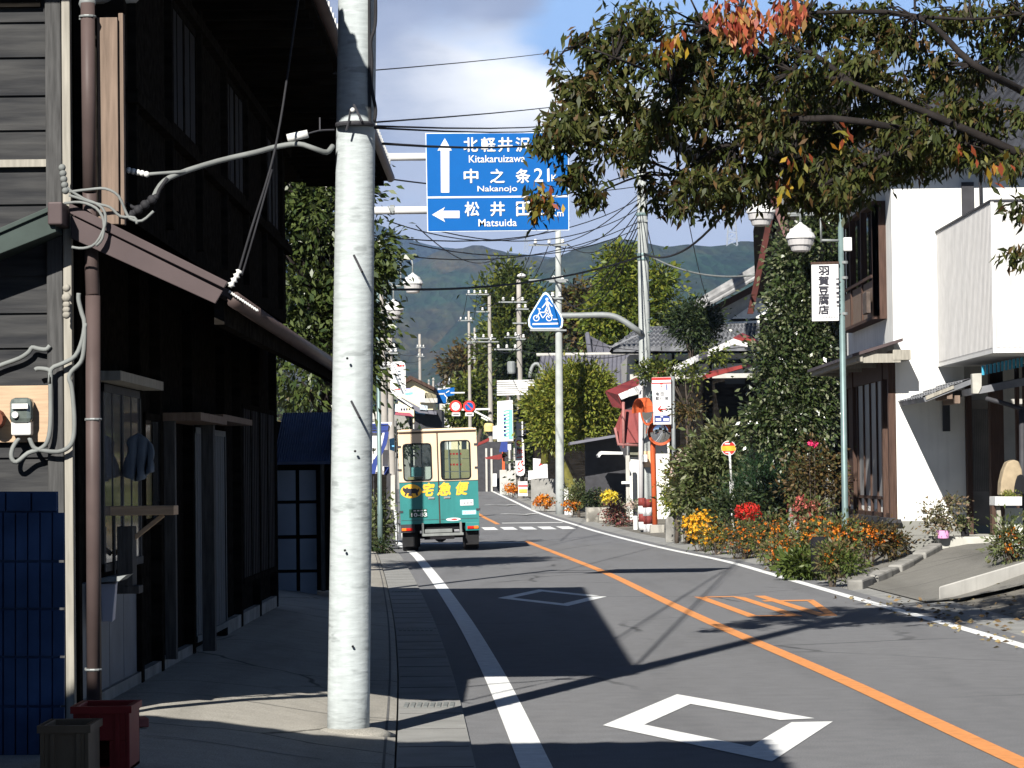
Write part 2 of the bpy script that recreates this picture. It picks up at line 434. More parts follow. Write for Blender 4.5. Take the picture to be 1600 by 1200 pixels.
def tree(name, label, base, ells, lm, tm, leaf=0.1, W=0.5, nclump=120, nleaf=24, crad=0.3, trunk=0.12, top=None, limbs=14, group=None, lean=(0, 0), shell=.45, droop=.25, cat='tree'):
    base = Vector(base); t = thing(name, label, cat, base, group)
    p, d, cc = blobs(ells, nclump, nleaf, crad, shell=shell, droop=droop)
    leaf_mesh('crown', p, d, leaf * RNG.uniform(.7, 1.3, len(p)), W, lm, t)
    if tm is not None:
        mb = MB(); ctr = Vector(np.mean([np.array(e[0]) for e in ells], axis=0))
        tp = Vector(top) if top is not None else Vector((ctr.x, ctr.y, ctr.z + .25 * ells[0][1][2]))
        k = 7; path = [base.lerp(tp, i / k) + Vector((RNG.normal() * trunk * .4, RNG.normal() * trunk * .4, 0)) * (0 if i == 0 else 1) for i in range(k + 1)]
        path[0] = base - Vector((0, 0, .1))
        mb.tube(path, [trunk * (1.25 if i == 0 else 1 - .75 * i / k) for i in range(k + 1)], 8)
        if limbs:
            for c in cc[RNG.choice(len(cc), min(limbs, len(cc)), replace=False)]:
                c = Vector(c); f = min(.95, max(.2, (c.z - base.z) / max(.1, tp.z - base.z) * .75)); s = base.lerp(tp, f)
                mid = s.lerp(c, .5) + Vector((0, 0, .08 * (c - s).length))
                mb.tube([s, mid, c], [trunk * .4, trunk * .26, trunk * .08], 5)
        mb.build('trunk', tm, t, smooth=True)
    return t

def wire(a, b, sag, r=0.01, m=None, label='black overhead wire', group='overhead wires', name='overhead_wire', n=14, cat='wire'):
    a, b = Vector(a), Vector(b)
    pts = [a.lerp(b, i / n) - Vector((0, 0, sag * 4 * (i / n) * (1 - i / n))) for i in range(n + 1)]
    o = MB().tube(pts, r, 5).build(name, m or M['cable'], None, smooth=True)
    return tag(o, label, cat, group)
# ------------------------------------------------------------------ surfaces
M['asphalt'] = paving('asphalt')
M['concrete'] = paving('concrete', (.31, .295, .26), .55, .45, .62, .35)
mm('concrete_cover', (.24, .24, .23), .9, .15, 2.5, .2, bscale=40)
mm('joint', (.10, .10, .10), .95)
mm('ground', (.15, .14, .12), .95, .3, .8, .3)
M['drive'] = paving('drive', (.17, .165, .15), .5, .45, .7, .4)
mm('white_paint', (.70, .71, .70), .7, .12, 9)
mm('orange_paint', (.60, .25, .085), .7, .14, 12)
mm('pole', (.375, .41, .415), .9, .12, 5.5, .25, stretch=(1.6, 1.6, 7), streak=.3, spec=.1, spots=.55)
mm('pole_clean', (.34, .36, .35), .85, .12, 3, spec=.1)
mm('pole_far', (.30, .28, .255), .85, .12, 3)
mm('steel', (.22, .235, .235), .55, .1, 8, metal=.2)
mm('steel_green', (.15, .21, .21), .45, .1, 8, metal=.3)
mm('dark_steel', (.04, .04, .045), .6)
mm('white_metal', (.6, .6, .59), .4, .04)
mm('cable', (.022, .022, .025), .7)
mm('grey_cable', (.17, .18, .175), .7)
mm('ceramic', (.6, .6, .58), .4, .06)
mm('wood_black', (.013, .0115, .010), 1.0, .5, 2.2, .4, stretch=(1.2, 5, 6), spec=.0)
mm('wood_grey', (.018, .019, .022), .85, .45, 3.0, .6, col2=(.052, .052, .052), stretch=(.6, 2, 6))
mm('wood_post', (.06, .06, .06), .85, .35, 5, .4, stretch=(8, 8, .8))
mm('wood_pale', (.27, .255, .22), .85, .2, 4, .2, stretch=(9, 9, .8))
mm('wood_tan', (.165, .122, .095), .8, .22, 5, .2, stretch=(9, 9, .7))
mm('plywood', (.42, .30, .20), .75, .15, 5, .05, stretch=(1, 1, 12))
mm('wood_brown', (.062, .037, .028), .75, .3, 5, .2, stretch=(9, 9, .7))
mm('brown_metal', (.075, .057, .058), .45, .12, 4, metal=.1)
mm('brown_pipe', (.075, .055, .052), .5, .15, 4)
mm('green_sheet', (.04, .055, .05), .6, .2, 5)
mm('blue_panel', (.05, .085, .17), .8, .3, 4, spec=.05, streak=.3)
mm('blue_roof', (.075, .10, .17), .5, .2, 5)
mm('crate_red', (.26, .03, .025), .55, .15, 6)
mm('crate_brown', (.20, .135, .08), .6, .15, 6)
mm('plaster', (.72, .72, .69), .9, .07, 2.2, .15, streak=.22)
mm('plaster_old', (.42, .41, .38), .9, .12, 3, .1, streak=.25)
mm('cream_wall', (.72, .64, .42), .85, .05, 3)
mm('balcony', (.47, .465, .46), .8, .06, 5, streak=.2)
mm('tile', (.10, .105, .115), .55, .3, 3.0, .1, col2=(.21, .215, .23))
mm('tile_dark', (.045, .047, .055), .5, .3, 4)
mm('slate_roof', (.13, .13, .155), .55, .15, 2)
mm('red_roof', (.20, .03, .027), .6, .14, 3)
mm('maroon_dark', (.065, .02, .017), .75, .25, 4)
mm('maroon', (.17, .035, .03), .6, .2, 4)
mm('foundation', (.20, .20, .185), .9, .15, 5)
mm('stone', (.22, .215, .20), .9, .3, 4, .5)
mm('stone_white', (.36, .355, .32), .9, .2, 4, .4)
mm('block', (.24, .235, .22), .9, .15, 5, .2)
mm('curtain', (.42, .41, .38), .9, .06, 4, stretch=(30, 30, 1))
mm('paper', (.26, .30, .36), .9, .1, 3)
mm('dark', (.012, .012, .014), .9)
mm('rubber', (.018, .018, .019), .9)
mm('sign_blue', (.0045, .09, .31), .6, .03, spec=.08)
mm('sign_white', (.62, .62, .62), .5, .02)
mm('sign_red', (.62, .035, .03), .5, .03)
mm('sign_ink', (.03, .03, .04), .6, .02)
mm('navy', (.03, .05, .20), .7, .1)
mm('sky_blue', (.15, .45, .80), .6, .05)
mm('mint', (.18, .62, .42), .6, .05)
mm('van_cream', (.64, .49, .34), .4, .05, 3, streak=.12, spec=.4)
mm('van_teal', (.022, .165, .16), .4, .08, 3, streak=.3, spec=.4)
mm('van_yellow', (.78, .42, .05), .4, .03)
mm('plate_green', (.012, .06, .035), .5, .05)
mm('lamp_red', (.42, .015, .01), .2, .02)
mm('lamp_amber', (.75, .16, .02), .2, .02)
mm('orange_metal', (.5, .10, .035), .45, .06)
mm('cardboard', (.42, .36, .20), .85, .08)
mm('box_white', (.72, .72, .70), .8, .03)
mm('teal_box', (.25, .55, .6), .5, .03)
mm('lamp_bowl', (.42, .41, .41), .35, .03)
mm('pink', (.66, .32, .55), .5, .05)
mm('bark', (.075, .06, .048), .9, .35, 8, .6, stretch=(6, 6, 1))
mm('bark_dark', (.018, .015, .014), .9, .3, 8, .5)
mm('cloth_blue', (.13, .16, .20), .9, .15, 8)
mm('soil', (.06, .05, .04), .95, .3, 5)
mm('forest', (.03, .055, .028), .95, .4, .02)
mm('log', (.30, .24, .16), .85, .2, 7, .4)
M['glass_dark'] = glassmat('glass_dark', (.025, .028, .03))
M['glass_clear'] = glassmat('glass_clear', (.03, .04, .04), .6, .8)
M['mirror'] = mat('mirror', (.75, .77, .8), .04, .0, metal=1.0)
# foliage
LM = {}
LM['cherry'] = leafmat('leaf_cherry', [(0.0408, 0.0527, 0.0119), (0.0638, 0.0723, 0.0170), (0.0323, 0.0425, 0.0110), (0.0892, 0.0892, 0.0255), (0.0510, 0.0612, 0.0145), (0.0680, 0.0493, 0.0187), (0.0357, 0.0476, 0.0136), (0.1105, 0.0638, 0.0255), (0.0578, 0.0723, 0.0170), (0.0382, 0.0382, 0.0136), (0.0467, 0.0595, 0.0153), (0.0765, 0.0808, 0.0221)], .35, .5, .2)
LM['cherry_red'] = leafmat('leaf_cherry_red', [(.42, .10, .05), (.48, .16, .07), (.30, .06, .04), (.40, .22, .05), (.25, .14, .04)], .45)
LM['cherry_yellow'] = leafmat('leaf_cherry_yellow', [(.42, .28, .03), (.35, .16, .02), (.30, .07, .03), (.20, .18, .03)], .45)
LM['evergreen'] = leafmat('leaf_evergreen', [(.045, .068, .018), (.065, .09, .022), (.03, .05, .014), (.085, .11, .035), (.05, .065, .016)], .25, .35, .5)
LM['camellia'] = leafmat('leaf_camellia', [(0.0345, 0.0552, 0.0184), (0.0517, 0.0759, 0.0230), (0.0253, 0.0414, 0.0161), (0.0805, 0.0978, 0.0403), (0.1495, 0.1610, 0.0920), (0.0437, 0.0633, 0.0207)], .15, .28, .7)
LM['ginkgo'] = leafmat('leaf_ginkgo', [(0.1300, 0.1755, 0.0260), (0.1690, 0.2015, 0.0260), (0.0975, 0.1365, 0.0195), (0.2080, 0.2145, 0.0286), (0.0715, 0.1040, 0.0156)], .4)
LM['olive'] = leafmat('leaf_olive', [(0.1560, 0.1885, 0.0260), (0.2080, 0.2340, 0.0338), (0.1105, 0.1430, 0.0208), (0.2340, 0.2210, 0.0364)], .3)
LM['conifer'] = leafmat('leaf_conifer', [(0.0625, 0.0875, 0.0163), (0.0938, 0.1187, 0.0200), (0.0438, 0.0650, 0.0125), (0.1375, 0.1500, 0.0250)], .25)
LM['dark'] = leafmat('leaf_dark', [(.022, .038, .014), (.032, .052, .018), (.016, .027, .01), (.045, .06, .02)], .2)
LM['fir'] = leafmat('leaf_fir', [(.02, .05, .02), (.03, .065, .024), (.014, .036, .014)], .2)
LM['shrub'] = leafmat('leaf_shrub', [(.10, .13, .045), (.14, .165, .07), (.07, .095, .028), (.17, .18, .09), (.09, .09, .035)], .3)
LM['brown'] = leafmat('leaf_brown', [(.075, .055, .022), (.10, .06, .025), (.055, .05, .02), (.06, .065, .02), (.12, .08, .025)], .3)
LM['flower_leaf'] = leafmat('leaf_flowerbed', [(.08, .11, .028), (.12, .15, .04), (.065, .085, .022), (.16, .14, .06), (.16, .11, .055), (.10, .10, .04)], .35)
LM['grass'] = leafmat('leaf_grass', [(.08, .115, .025), (.10, .13, .03), (.06, .09, .018)], .35)
LM['orange'] = leafmat('petal_orange', [(0.6875, 0.2125, 0.0175), (0.5750, 0.1375, 0.0150), (0.7500, 0.3125, 0.0250), (0.4750, 0.1000, 0.0150), (0.6250, 0.2500, 0.0250)], .3)
LM['yellow'] = leafmat('petal_yellow', [(.78, .42, .02), (.80, .50, .04), (.70, .30, .015)], .3)
LM['lemon'] = leafmat('petal_lemon', [(.80, .62, .04), (.78, .66, .10), (.7, .5, .03)], .3)
LM['red'] = leafmat('petal_red', [(.60, .03, .02), (.66, .05, .03), (.5, .02, .02)], .3)
LM['rose'] = leafmat('petal_rose', [(.45, .10, .09), (.52, .16, .12), (.35, .08, .07)], .3)
LM['pale'] = leafmat('petal_pale', [(.65, .62, .48), (.55, .45, .38), (.6, .42, .38)], .3)
LM['litter'] = leafmat('leaf_litter', [(.20, .13, .06), (.26, .20, .09), (.12, .08, .04), (.28, .24, .14)], .1)
# ------------------------------------------------------------------ ground, road, pavements
def sstep(a, b, x):
    t = max(0.0, min(1.0, (x - a) / (b - a))); return t * t * (3 - 2 * t)
def gz(x, y):
    z = hp(y)
    if y < 160 and x > XR(y):
        d = x - XR(y)
        wgt = sstep(30, 37, y) * (1 - sstep(66, 80, y)) * .42 + .06
        z += sstep(.5, 3.2, d) * wgt
    return z
def bands(lo, hi, step, far, k=1.25):
    a = list(np.arange(lo, hi, step)); s = step; v = a[-1]
    while v < far: s *= k; v += s; a.append(v)
    return a
ysg = bands(-40, 175, 1.0, 9000)
xs_r = bands(0, 14, .5, 4000); xs_l = [-x for x in xs_r[1:]][::-1]
xsg = xs_l + xs_r
mb = MB(); nx = len(xsg)
for y in ysg:
    for x in xsg: mb.v.append((x, y, gz(x, y) - .04))
for j in range(len(ysg) - 1):
    for i in range(nx - 1):
        q = j * nx + i; mb.f.append([q, q + 1, q + nx + 1, q + nx]); mb.mi.append(0)
struct(mb.build('ground', M['ground'], smooth=True))

def strip(name, fa, fb, y0, y1, dz, m, step=1.0, thick=0.0, kind='structure', parent=None, zf=None):
    """sheet between the lines x=fa(y) and x=fb(y)"""
    ys = list(np.arange(y0, y1, step)) + [y1]; mb = MB()
    zf = zf or (lambda x, y: hp(y))
    rows = [[(fa(y), y, zf(fa(y), y) + dz), (fb(y), y, zf(fb(y), y) + dz)] for y in ys]
    for r in rows: mb.v += r
    n = len(ys)
    for j in range(n - 1): mb.f.append([2 * j, 2 * j + 1, 2 * j + 3, 2 * j + 2]); mb.mi.append(0)
    if thick:
        for side in (0, 1):
            for j in range(n - 1):
                a, b = rows[j][side], rows[j + 1][side]
                mb.add([a, b, (b[0], b[1], b[2] - thick), (a[0], a[1], a[2] - thick)], [(0, 1, 2, 3)])
    o = mb.build(name, m, parent)
    if kind and parent is None: o['kind'] = kind
    return o
road = strip('road', lambda y: XL(y) - .34, lambda y: XR(y) + .32, -30, 520, 0.0, M['asphalt'])
# the markings are painted sheets on the road
def paint(name, fa, fb, y0, y1, m, step=.75): return strip(name, fa, fb, y0, y1, .004, m, step, parent=road)
paint('edge_line', lambda y: XL(y) - .09, lambda y: XL(y) + .09, -20, 500, M['white_paint'])
paint('edge_line', lambda y: XR(y) - .075, lambda y: XR(y) + .075, -20, 500, M['white_paint'])
paint('centre_line', lambda y: XC(y) - .075, lambda y: XC(y) + .075, -20, 70.3, M['orange_paint'])
paint('centre_line', lambda y: XC(y) - .075, lambda y: XC(y) + .075, 91.5, 500, M['orange_paint'])
def groundpoly(name, pix, m, dz=.004):
    pts = [G(*p) for p in pix]
    for p in pts: p.z += dz
    return MB().poly(pts).build(name, m, road)
def cross_band(name, y0, y1, fa, fb, m): return strip(name, fa, fb, y0, y1, .004, m, .5, parent=road)
cross_band('stop_line', 68.6, 69.3, lambda y: XL(y) + .1, lambda y: XC(y) - .08, M['white_paint'])
for k in range(9):                                       # crossing bars, each along the road
    f = (k + .5) / 9
    ca = lambda y, f=f: XL(y) + .25 + (XR(y) - XL(y) - .5) * f - .2
    cb = lambda y, f=f: XL(y) + .25 + (XR(y) - XL(y) - .5) * f + .2
    cross_band('crossing_bar', 84.5, 88.0, ca, cb, M['white_paint'])
cross_band('stop_line', 92.6, 93.2, lambda y: XC(y) + .2, lambda y: XR(y) - .15, M['white_paint'])
def diamond(cx, cy, L, W, t, hx):
    """hollow diamond, long axis along the road direction hx"""
    d = Vector((hx, 1, 0)).normalized(); s = Vector((d.y, -d.x, 0)); c = Vector((cx, cy, hp(cy) + .004))
    o_ = [c + d * L / 2, c + s * W / 2, c - d * L / 2, c - s * W / 2]; kx = 1 - t / W * 2.0
    i_ = [c + (p - c) * kx for p in o_]
    mb = MB()
    for k in range(4):
        k2 = (k + 1) % 4
        g = .985 if k == 0 else 1.0
        mb.poly([o_[k], o_[k].lerp(o_[k2], g - (.09 if k == 0 else 0)), i_[k].lerp(i_[k2], g - (.09 if k == 0 else 0)), i_[k]])
    return mb.build('diamond_marking', M['white_paint'], road)
g1 = G(1122, 1131); g2 = G(863, 933.5)
diamond(g1.x, g1.y, 5.0, 1.5, .27, -.05); diamond(g2.x, g2.y, 5.2, 1.45, .2, -.06)
for yy in (104.0, 117.0): diamond(XC(yy) + 1.5, yy, 5, 1.5, .25, -.085)
# the speed figures on the oncoming lane read towards the drivers coming down the road
nc = G(1213, 946)
def glyph(rects):
    mb = MB(); u = Vector((.9, .045, 0)); v = Vector((-.05, 1, 0))
    for quad in rects: mb.poly([Vector((nc.x, nc.y, .004)) + u * a + v * b for a, b in quad])
    return mb.build('speed_figures', M['orange_paint'], road)
glyph([[(-.78, -2.7), (-.63, -2.5), (-.63, 2.5), (-.78, 2.7)], [(-.24, -2.5), (-.09, -2.7), (-.09, 2.3), (-.24, 2.45)], [(-.63, 2.45), (-.24, 2.45), (-.09, 2.3), (-.2, 2.7), (-.63, 2.7)], [(-.63, -2.7), (-.09, -2.7), (-.24, -2.4), (-.63, -2.4)],
       [(.10, -2.7), (.26, -2.7), (.26, 2.7), (.10, 2.7)], [(.0, 1.35), (.0, 1.0), (.10, 1.0), (.10, 1.35)], [(.26, 1.0), (.62, 1.0), (.74, 1.35), (.26, 1.35)], [(.74, 1.35), (.59, 1.0), (.26, -2.3), (.26, -2.7), (.34, -2.7)]])
# kerbside channel, pavement
gl = lambda y: XL(y) - .78
gr = lambda y: XL(y) - .34
strip('kerbside_channel', gl, gr, -30, 60, .02, M['concrete_cover'], thick=.12)
chan = bpy.data.objects['kerbside_channel']
for yy in (40.3, 30.2, 20.3, 50.3):
    mb = MB()
    for k in range(8):
        x = gl(yy) + .04 + k * .046
        mb.box(x, x + .03, yy - .2, yy + .2, .021, .026)
    mb.build('drain_grate', M['grey_cable'], chan)
for yy in np.arange(-20, 60, 1.2):
    MB().box(gl(yy) + .01, gr(yy) - .01, yy - .008, yy + .008, .02, .0225).build('channel_joint', M['joint'], chan)
pz = lambda x, y: .035 + .19 * sstep(0, 1.6, gl(y) - x)
def pavement():
    ys = list(np.arange(-25, 62, 1.0)); fr = [0, .02, .2, .4, .6, .8, 1.0]; mb = MB(); n = len(fr)
    for y in ys:
        a = gl(y) - .012
        for f in fr:
            x = a + (-3.2 - a) * f; mb.v.append((x, y, pz(x, y) - (0.012 if f == 0 else 0)))
    for j in range(len(ys) - 1):
        for i in range(n - 1):
            q = j * n + i; mb.f.append([q, q + n, q + n + 1, q + 1]); mb.mi.append(0)
    return struct(mb.build('pavement', M['concrete'], smooth=True))
pav = pavement()
mb = MB()
for f, wd in ((.11, .008),):
    for j in range(86):
        y = -25 + j; xa = gl(y) - .07; xb = gl(y + 1) - .07
        mb.add([(xa - wd, y, pz(xa, y) + .003), (xa + wd, y, pz(xa, y) + .003), (xb + wd, y + 1, pz(xb, y + 1) + .003), (xb - wd, y + 1, pz(xb, y + 1) + .003)], [(0, 1, 2, 3)])
for yy in np.arange(-20, 60, 3.0):
    for i in range(6):
        a = gl(yy) - .02 - i * .3
        if a - .3 < -3.1: break
        mb.add([(a, yy - .008, pz(a, yy) + .003), (a - .3, yy - .008, pz(a - .3, yy) + .003), (a - .3, yy + .008, pz(a - .3, yy) + .003), (a, yy + .008, pz(a, yy) + .003)], [(0, 1, 2, 3)])
mb.build('pavement_joint', M['joint'], pav)
# verge on the far side of the white line, driveway up to the white house
strip('verge', lambda y: XR(y) + .30, lambda y: XR(y) + .95, 10, 165, -.012, M['concrete_cover'], zf=gz)
def patch(name, x0f, x1f, y0, y1, m, dz=.018, nx_=14, st=.5):
    ys = list(np.arange(y0, y1, st)) + [y1]; mb = MB()
    for y in ys:
        a, b = x0f(y), x1f(y)
        for i in range(nx_ + 1):
            x = a + (b - a) * i / nx_; mb.v.append((x, y, gz(x, y) + dz))
    for j in range(len(ys) - 1):
        for i in range(nx_):
            q = j * (nx_ + 1) + i; mb.f.append([q, q + 1, q + nx_ + 2, q + nx_ + 1]); mb.mi.append(0)
    return struct(mb.build(name, m, smooth=True))
patch('driveway', lambda y: XR(y) + .62, lambda y: 11.0, 35.2, 45.4, M['drive'])

# ------------------------------------------------------------------ hills
def hill(name, prof, Yc, foot, depth, m, amp=9.0, fs=.012, ridge=.7, nx_=170):
    """ridge whose skyline passes through the given points at distance Yc; slopes down to the valley at distance foot"""
    pxs = [p[0] for p in prof]; pys = [p[1] for p in prof]
    x0 = P(pxs[0], 500, Yc).x; x1 = P(pxs[-1], 500, Yc).x; mb = MB(); rows = 46
    for j in range(rows + 1):
        v = j / rows
        for i in range(nx_ + 1):
            u = i / nx_; px = pxs[0] + (pxs[-1] - pxs[0]) * u
            zc = P(px, float(np.interp(px, pxs, pys)), Yc).z
            x = x0 + (x1 - x0) * u
            if v <= .72:
                s = v / .72; y = foot + (Yc - foot) * s; k = s ** 1.25
                k += .13 * math.sin(math.pi * s) * mnoise.noise((x * .0022, y * .0009, 3.3 + Yc))
                k -= .10 * math.sin(math.pi * s) * abs(mnoise.noise((x * .005 + 7, y * .0012, Yc)))
            else:
                s = (v - .72) / .28; y = Yc + depth * s; k = 1 - s ** 1.3
            z = zc * k + (amp * mnoise.noise((x * fs, y * fs, 1.7)) + amp * .6 * mnoise.noise((x * fs * 3, y * fs * 3, 5.7)) ) * min(1, v * 6)
            mb.v.append((x * (y / Yc) * .55 + x * .45, y, max(z, -2)))
    for j in range(rows):
        for i in range(nx_):
            q = j * (nx_ + 1) + i; mb.f.append([q, q + 1, q + nx_ + 2, q + nx_ + 1]); mb.mi.append(0)
    return struct(mb.build(name, m, smooth=True))
def hillmat(name, cols, sc):
    m = bpy.data.materials.new(name); m.use_nodes = True; t = m.node_tree; l = t.links.new; b = t.nodes['Principled BSDF']
    b.inputs['Roughness'].default_value = 1; b.inputs['Specular IOR Level'].default_value = .05
    ge = t.nodes.new('ShaderNodeNewGeometry'); g = t.nodes.new('ShaderNodeMapping'); g.inputs['Scale'].default_value = (1, .16, 1); l(ge.outputs['Position'], g.inputs[0])
    na = t.nodes.new('ShaderNodeTexNoise'); na.inputs['Scale'].default_value = sc; na.inputs['Detail'].default_value = 7; na.inputs['Roughness'].default_value = .62
    nb = t.nodes.new('ShaderNodeTexVoronoi'); nb.inputs['Scale'].default_value = .085
    l(g.outputs[0], na.inputs['Vector']); l(g.outputs[0], nb.inputs['Vector'])
    r = t.nodes.new('ShaderNodeValToRGB'); e = r.color_ramp.elements
    while len(e) < len(cols): e.new(.5)
    for i, c in enumerate(cols): e[i].position = .3 + .4 * i / (len(cols) - 1); e[i].color = (*c, 1)
    l(na.outputs[0], r.inputs[0])
    mx = t.nodes.new('ShaderNodeMix'); mx.data_type = 'RGBA'; mx.blend_type = 'MULTIPLY'; mx.inputs[0].default_value = .55
    l(r.outputs[0], mx.inputs[6]); mx.inputs[0].default_value = 1
    nc_ = t.nodes.new('ShaderNodeTexNoise'); nc_.inputs['Scale'].default_value = sc * 9; nc_.inputs['Detail'].default_value = 8; nc_.inputs['Roughness'].default_value = .7; l(g.outputs[0], nc_.inputs['Vector'])
    q = t.nodes.new('ShaderNodeMapRange'); q.inputs[1].default_value = .3; q.inputs[2].default_value = .7; q.inputs[3].default_value = .3; q.inputs[4].default_value = 1.7; l(nc_.outputs[0], q.inputs[0])
    l(q.outputs[0], mx.inputs[7]); l(mx.outputs[2], b.inputs['Base Color'])
    bp = t.nodes.new('ShaderNodeBump'); bp.inputs['Strength'].default_value = 1.0; bp.inputs['Distance'].default_value = 9
    l(nb.outputs['Distance'], bp.inputs['Height']); l(bp.outputs[0], b.inputs['Normal'])
    return m
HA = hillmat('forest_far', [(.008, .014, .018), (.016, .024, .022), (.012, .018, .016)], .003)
HB = hillmat('forest_mid', [(.010, .026, .016), (.016, .034, .016), (.05, .04, .018), (.014, .034, .017), (.035, .04, .018)], .0035)
HC = hillmat('forest_near', [(.008, .024, .014), (.014, .034, .016), (.03, .034, .016), (.012, .032, .016), (.010, .030, .018)], .004)
hill('far_hills', [(-300, 330), (300, 315), (480, 318), (560, 338), (600, 352), (640, 371), (690, 384), (730, 390), (800, 396), (900, 400), (1200, 395), (1700, 390), (2300, 400)], 5200, 3600, 700, HA, 8, .008)
hill('middle_hills', [(-300, 430), (300, 430), (560, 432), (640, 412), (700, 393), (745, 383), (800, 391), (860, 402), (920, 425), (1000, 460), (1500, 560), (2300, 600)], 3700, 1500, 500, HB, 9, .012)
hill('forested_hills', [(300, 640), (640, 560), (720, 500), (790, 437), (860, 402), (900, 386), (955, 376), (1010, 383), (1080, 377), (1110, 384), (1180, 379), (1300, 374), (1700, 365), (2300, 380)], 2900, 1100, 500, HC, 8, .014)
# ------------------------------------------------------------------ the old wooden house beside the pavement
HX, UX, GY, FY = -2.6, -2.3, 17.05, 31.6       # lower wall plane, upper wall plane, gable wall, far end
Z0 = .2
house = thing('wooden_house', 'old two-storey house of weathered black boards beside the concrete pole', 'house', (HX, GY, Z0))
# gable wall of lapped boards
mb = MB(); z = .25; k = 0
while z < 5.6:
    h = .216 + .012 * math.sin(k * 2.3); xr = HX - .14
    tilt = .018
    mb.add([(-9, GY - tilt, z), (xr, GY - tilt, z), (xr, GY, z + h), (-9, GY, z + h), (-9, GY + .02, z), (xr, GY + .02, z)], [(0, 1, 2, 3), (4, 5, 1, 0)])
    z += h; k += 1
mb.box(-9, HX - .02, GY + .02, GY + .14, .2, 5.6)
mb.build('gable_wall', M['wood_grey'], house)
mb = MB(); mb.box(HX - .145, HX - .05, GY - .05, GY + .1, .2, 5.6); mb.build('corner_post', M['wood_post'], house, bevel=.008)
mb = MB(); mb.box(HX - .045, HX + .005, GY - .06, GY + .02, .2, 5.6); mb.build('corner_batten', M['wood_pale'], house, bevel=.006)
zb = zat(256, GY, 50)
MB().box(-9, HX - .13, GY - .045, GY - .02, zb - .022, zb + .022).build('wall_batten', M['wood_pale'], house)
a = P(0, 8, GY); b = P(65, 8, GY)
MB().box(a.x - .3, b.x, GY - .05, GY - .015, a.z - .02, a.z + .5).build('gable_shutter', M['wood_black'], house)
# street wall, lower storey: base panels, posts, windows and doors
mb = MB()
mb.box(HX - .12, HX - .06, GY + .1, FY, .2, 3.4)
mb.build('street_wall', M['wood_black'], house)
for yy in (GY + .12, 17.95, 20.05, 21.2, 23.3, 25.9, 27.4, 29.4, 31.5): MB().box(HX - .10, HX + .02, yy - .06, yy + .06, .22, 3.3).build('wall_post', M['wood_black'], house, bevel=.006)
MB().box(HX - .05, HX + .01, GY + .2, 23.2, .22, .3).box(HX - .05, HX + .01, 25.9, 31.5, .22, .34).build('sill_beam', M['stone'], house)
mb = MB()
for yy in np.arange(17.3, 20.0, .68): mb.box(HX - .06, HX - .02, yy, yy + .66, .3, 1.0)
mb.build('base_panels', mat('panel_grey', (.13, .145, .165), .6, .15, 4), house)
def window(name, y0, y1, z0, z1, n, X=HX, glass=None, bars=1, fm=None, parent=house, pane=True):
    mb = MB(); t = .05
    mb.box(X - .02, X + .022, y0, y1, z1 - t, z1).box(X - .02, X + .03, y0, y1, z0, z0 + t)
    mb.box(X - .02, X + .022, y0, y0 + t, z0, z1).box(X - .02, X + .022, y1 - t, y1, z0, z1)
    for i in range(1, n):
        y = y0 + (y1 - y0) * i / n; mb.box(X - .01, X + .02, y - .035, y + .035, z0, z1)
    for i in range(n):
        ya = y0 + (y1 - y0) * i / n; yb = y0 + (y1 - y0) * (i + 1) / n
        for k in range(1, bars + 1):
            y = ya + (yb - ya) * k / (bars + 1); mb.box(X, X + .016, y - .011, y + .011, z0, z1)
    w_ = mb.build(name, fm or M['wood_post'], parent)
    if pane: MB().box(X + .002, X + .012, y0 + .02, y1 - .02, z0 + .02, z1 - .02).build('pane', glass or M['glass_dark'], w_)
    return w_
GW = mat('glass_window', (.10, .10, .11), .05, .25, 1.2, spec=1.0); GW.node_tree.nodes['Principled BSDF'].inputs['IOR'].default_value = 2.6
window('window', 18.15, 20.0, 1.05, 2.24, 2, glass=GW, fm=M['wood_post'])
MB().box(HX, HX + .16, 17.95, 20.15, 2.25, 2.31).build('window_hood', M['wood_pale'], house)
window('window', 20.2, 21.15, 1.3, 2.1, 1, glass=M['glass_dark'], fm=M['wood_black'])
window('lattice_door', 23.4, 25.9, .3, 2.05, 2, bars=5, glass=mat('paper_door', (.09, .1, .11), .8, .1, 3), fm=mat('lattice_wood', (.13, .14, .14), .8, .2, 4))
window('lattice_window', 27.5, 31.3, .62, 2.35, 4, bars=4, glass=M['dark'], fm=M['wood_black'])
MB().box(HX, HX + .3, 21.25, 23.2, 2.06, 2.12).box(HX, HX + .26, 23.3, 25.9, 2.1, 2.15).build('door_hood', M['wood_tan'], house)
MB().box(HX + .02, HX + .1, 21.3, 21.4, .3, 2.06).build('hood_post', M['wood_post'], house)
MB().box(HX + .1, HX + .2, 23.1, 23.22, .25, 2.06).build('hood_post', M['wood_post'], house)
# projecting ledge under the window
mb = MB(); a = PX(165, 792, HX); 
mb.box(HX, HX + .42, 18.5, 18.75, 1.40, 1.46); mb.bar((HX + .02, 18.6, 1.15), (HX + .34, 18.6, 1.40), .03, .03)
mb.build('ledge', M['plywood'], house, bevel=.004)
mb = MB(); mb.box(HX + .06, HX + .16, 18.45, 18.65, .95, 1.33).box(HX + .03, HX + .2, 18.45, 18.65, .9, .95)
mb.tube([(HX + .05, 18.42, 1.4), (HX + .05, 18.42, 1.0), (HX - .02, 18.42, .9)], .008, 5); mb.build('drop_box', M['wood_post'], house, bevel=.005)
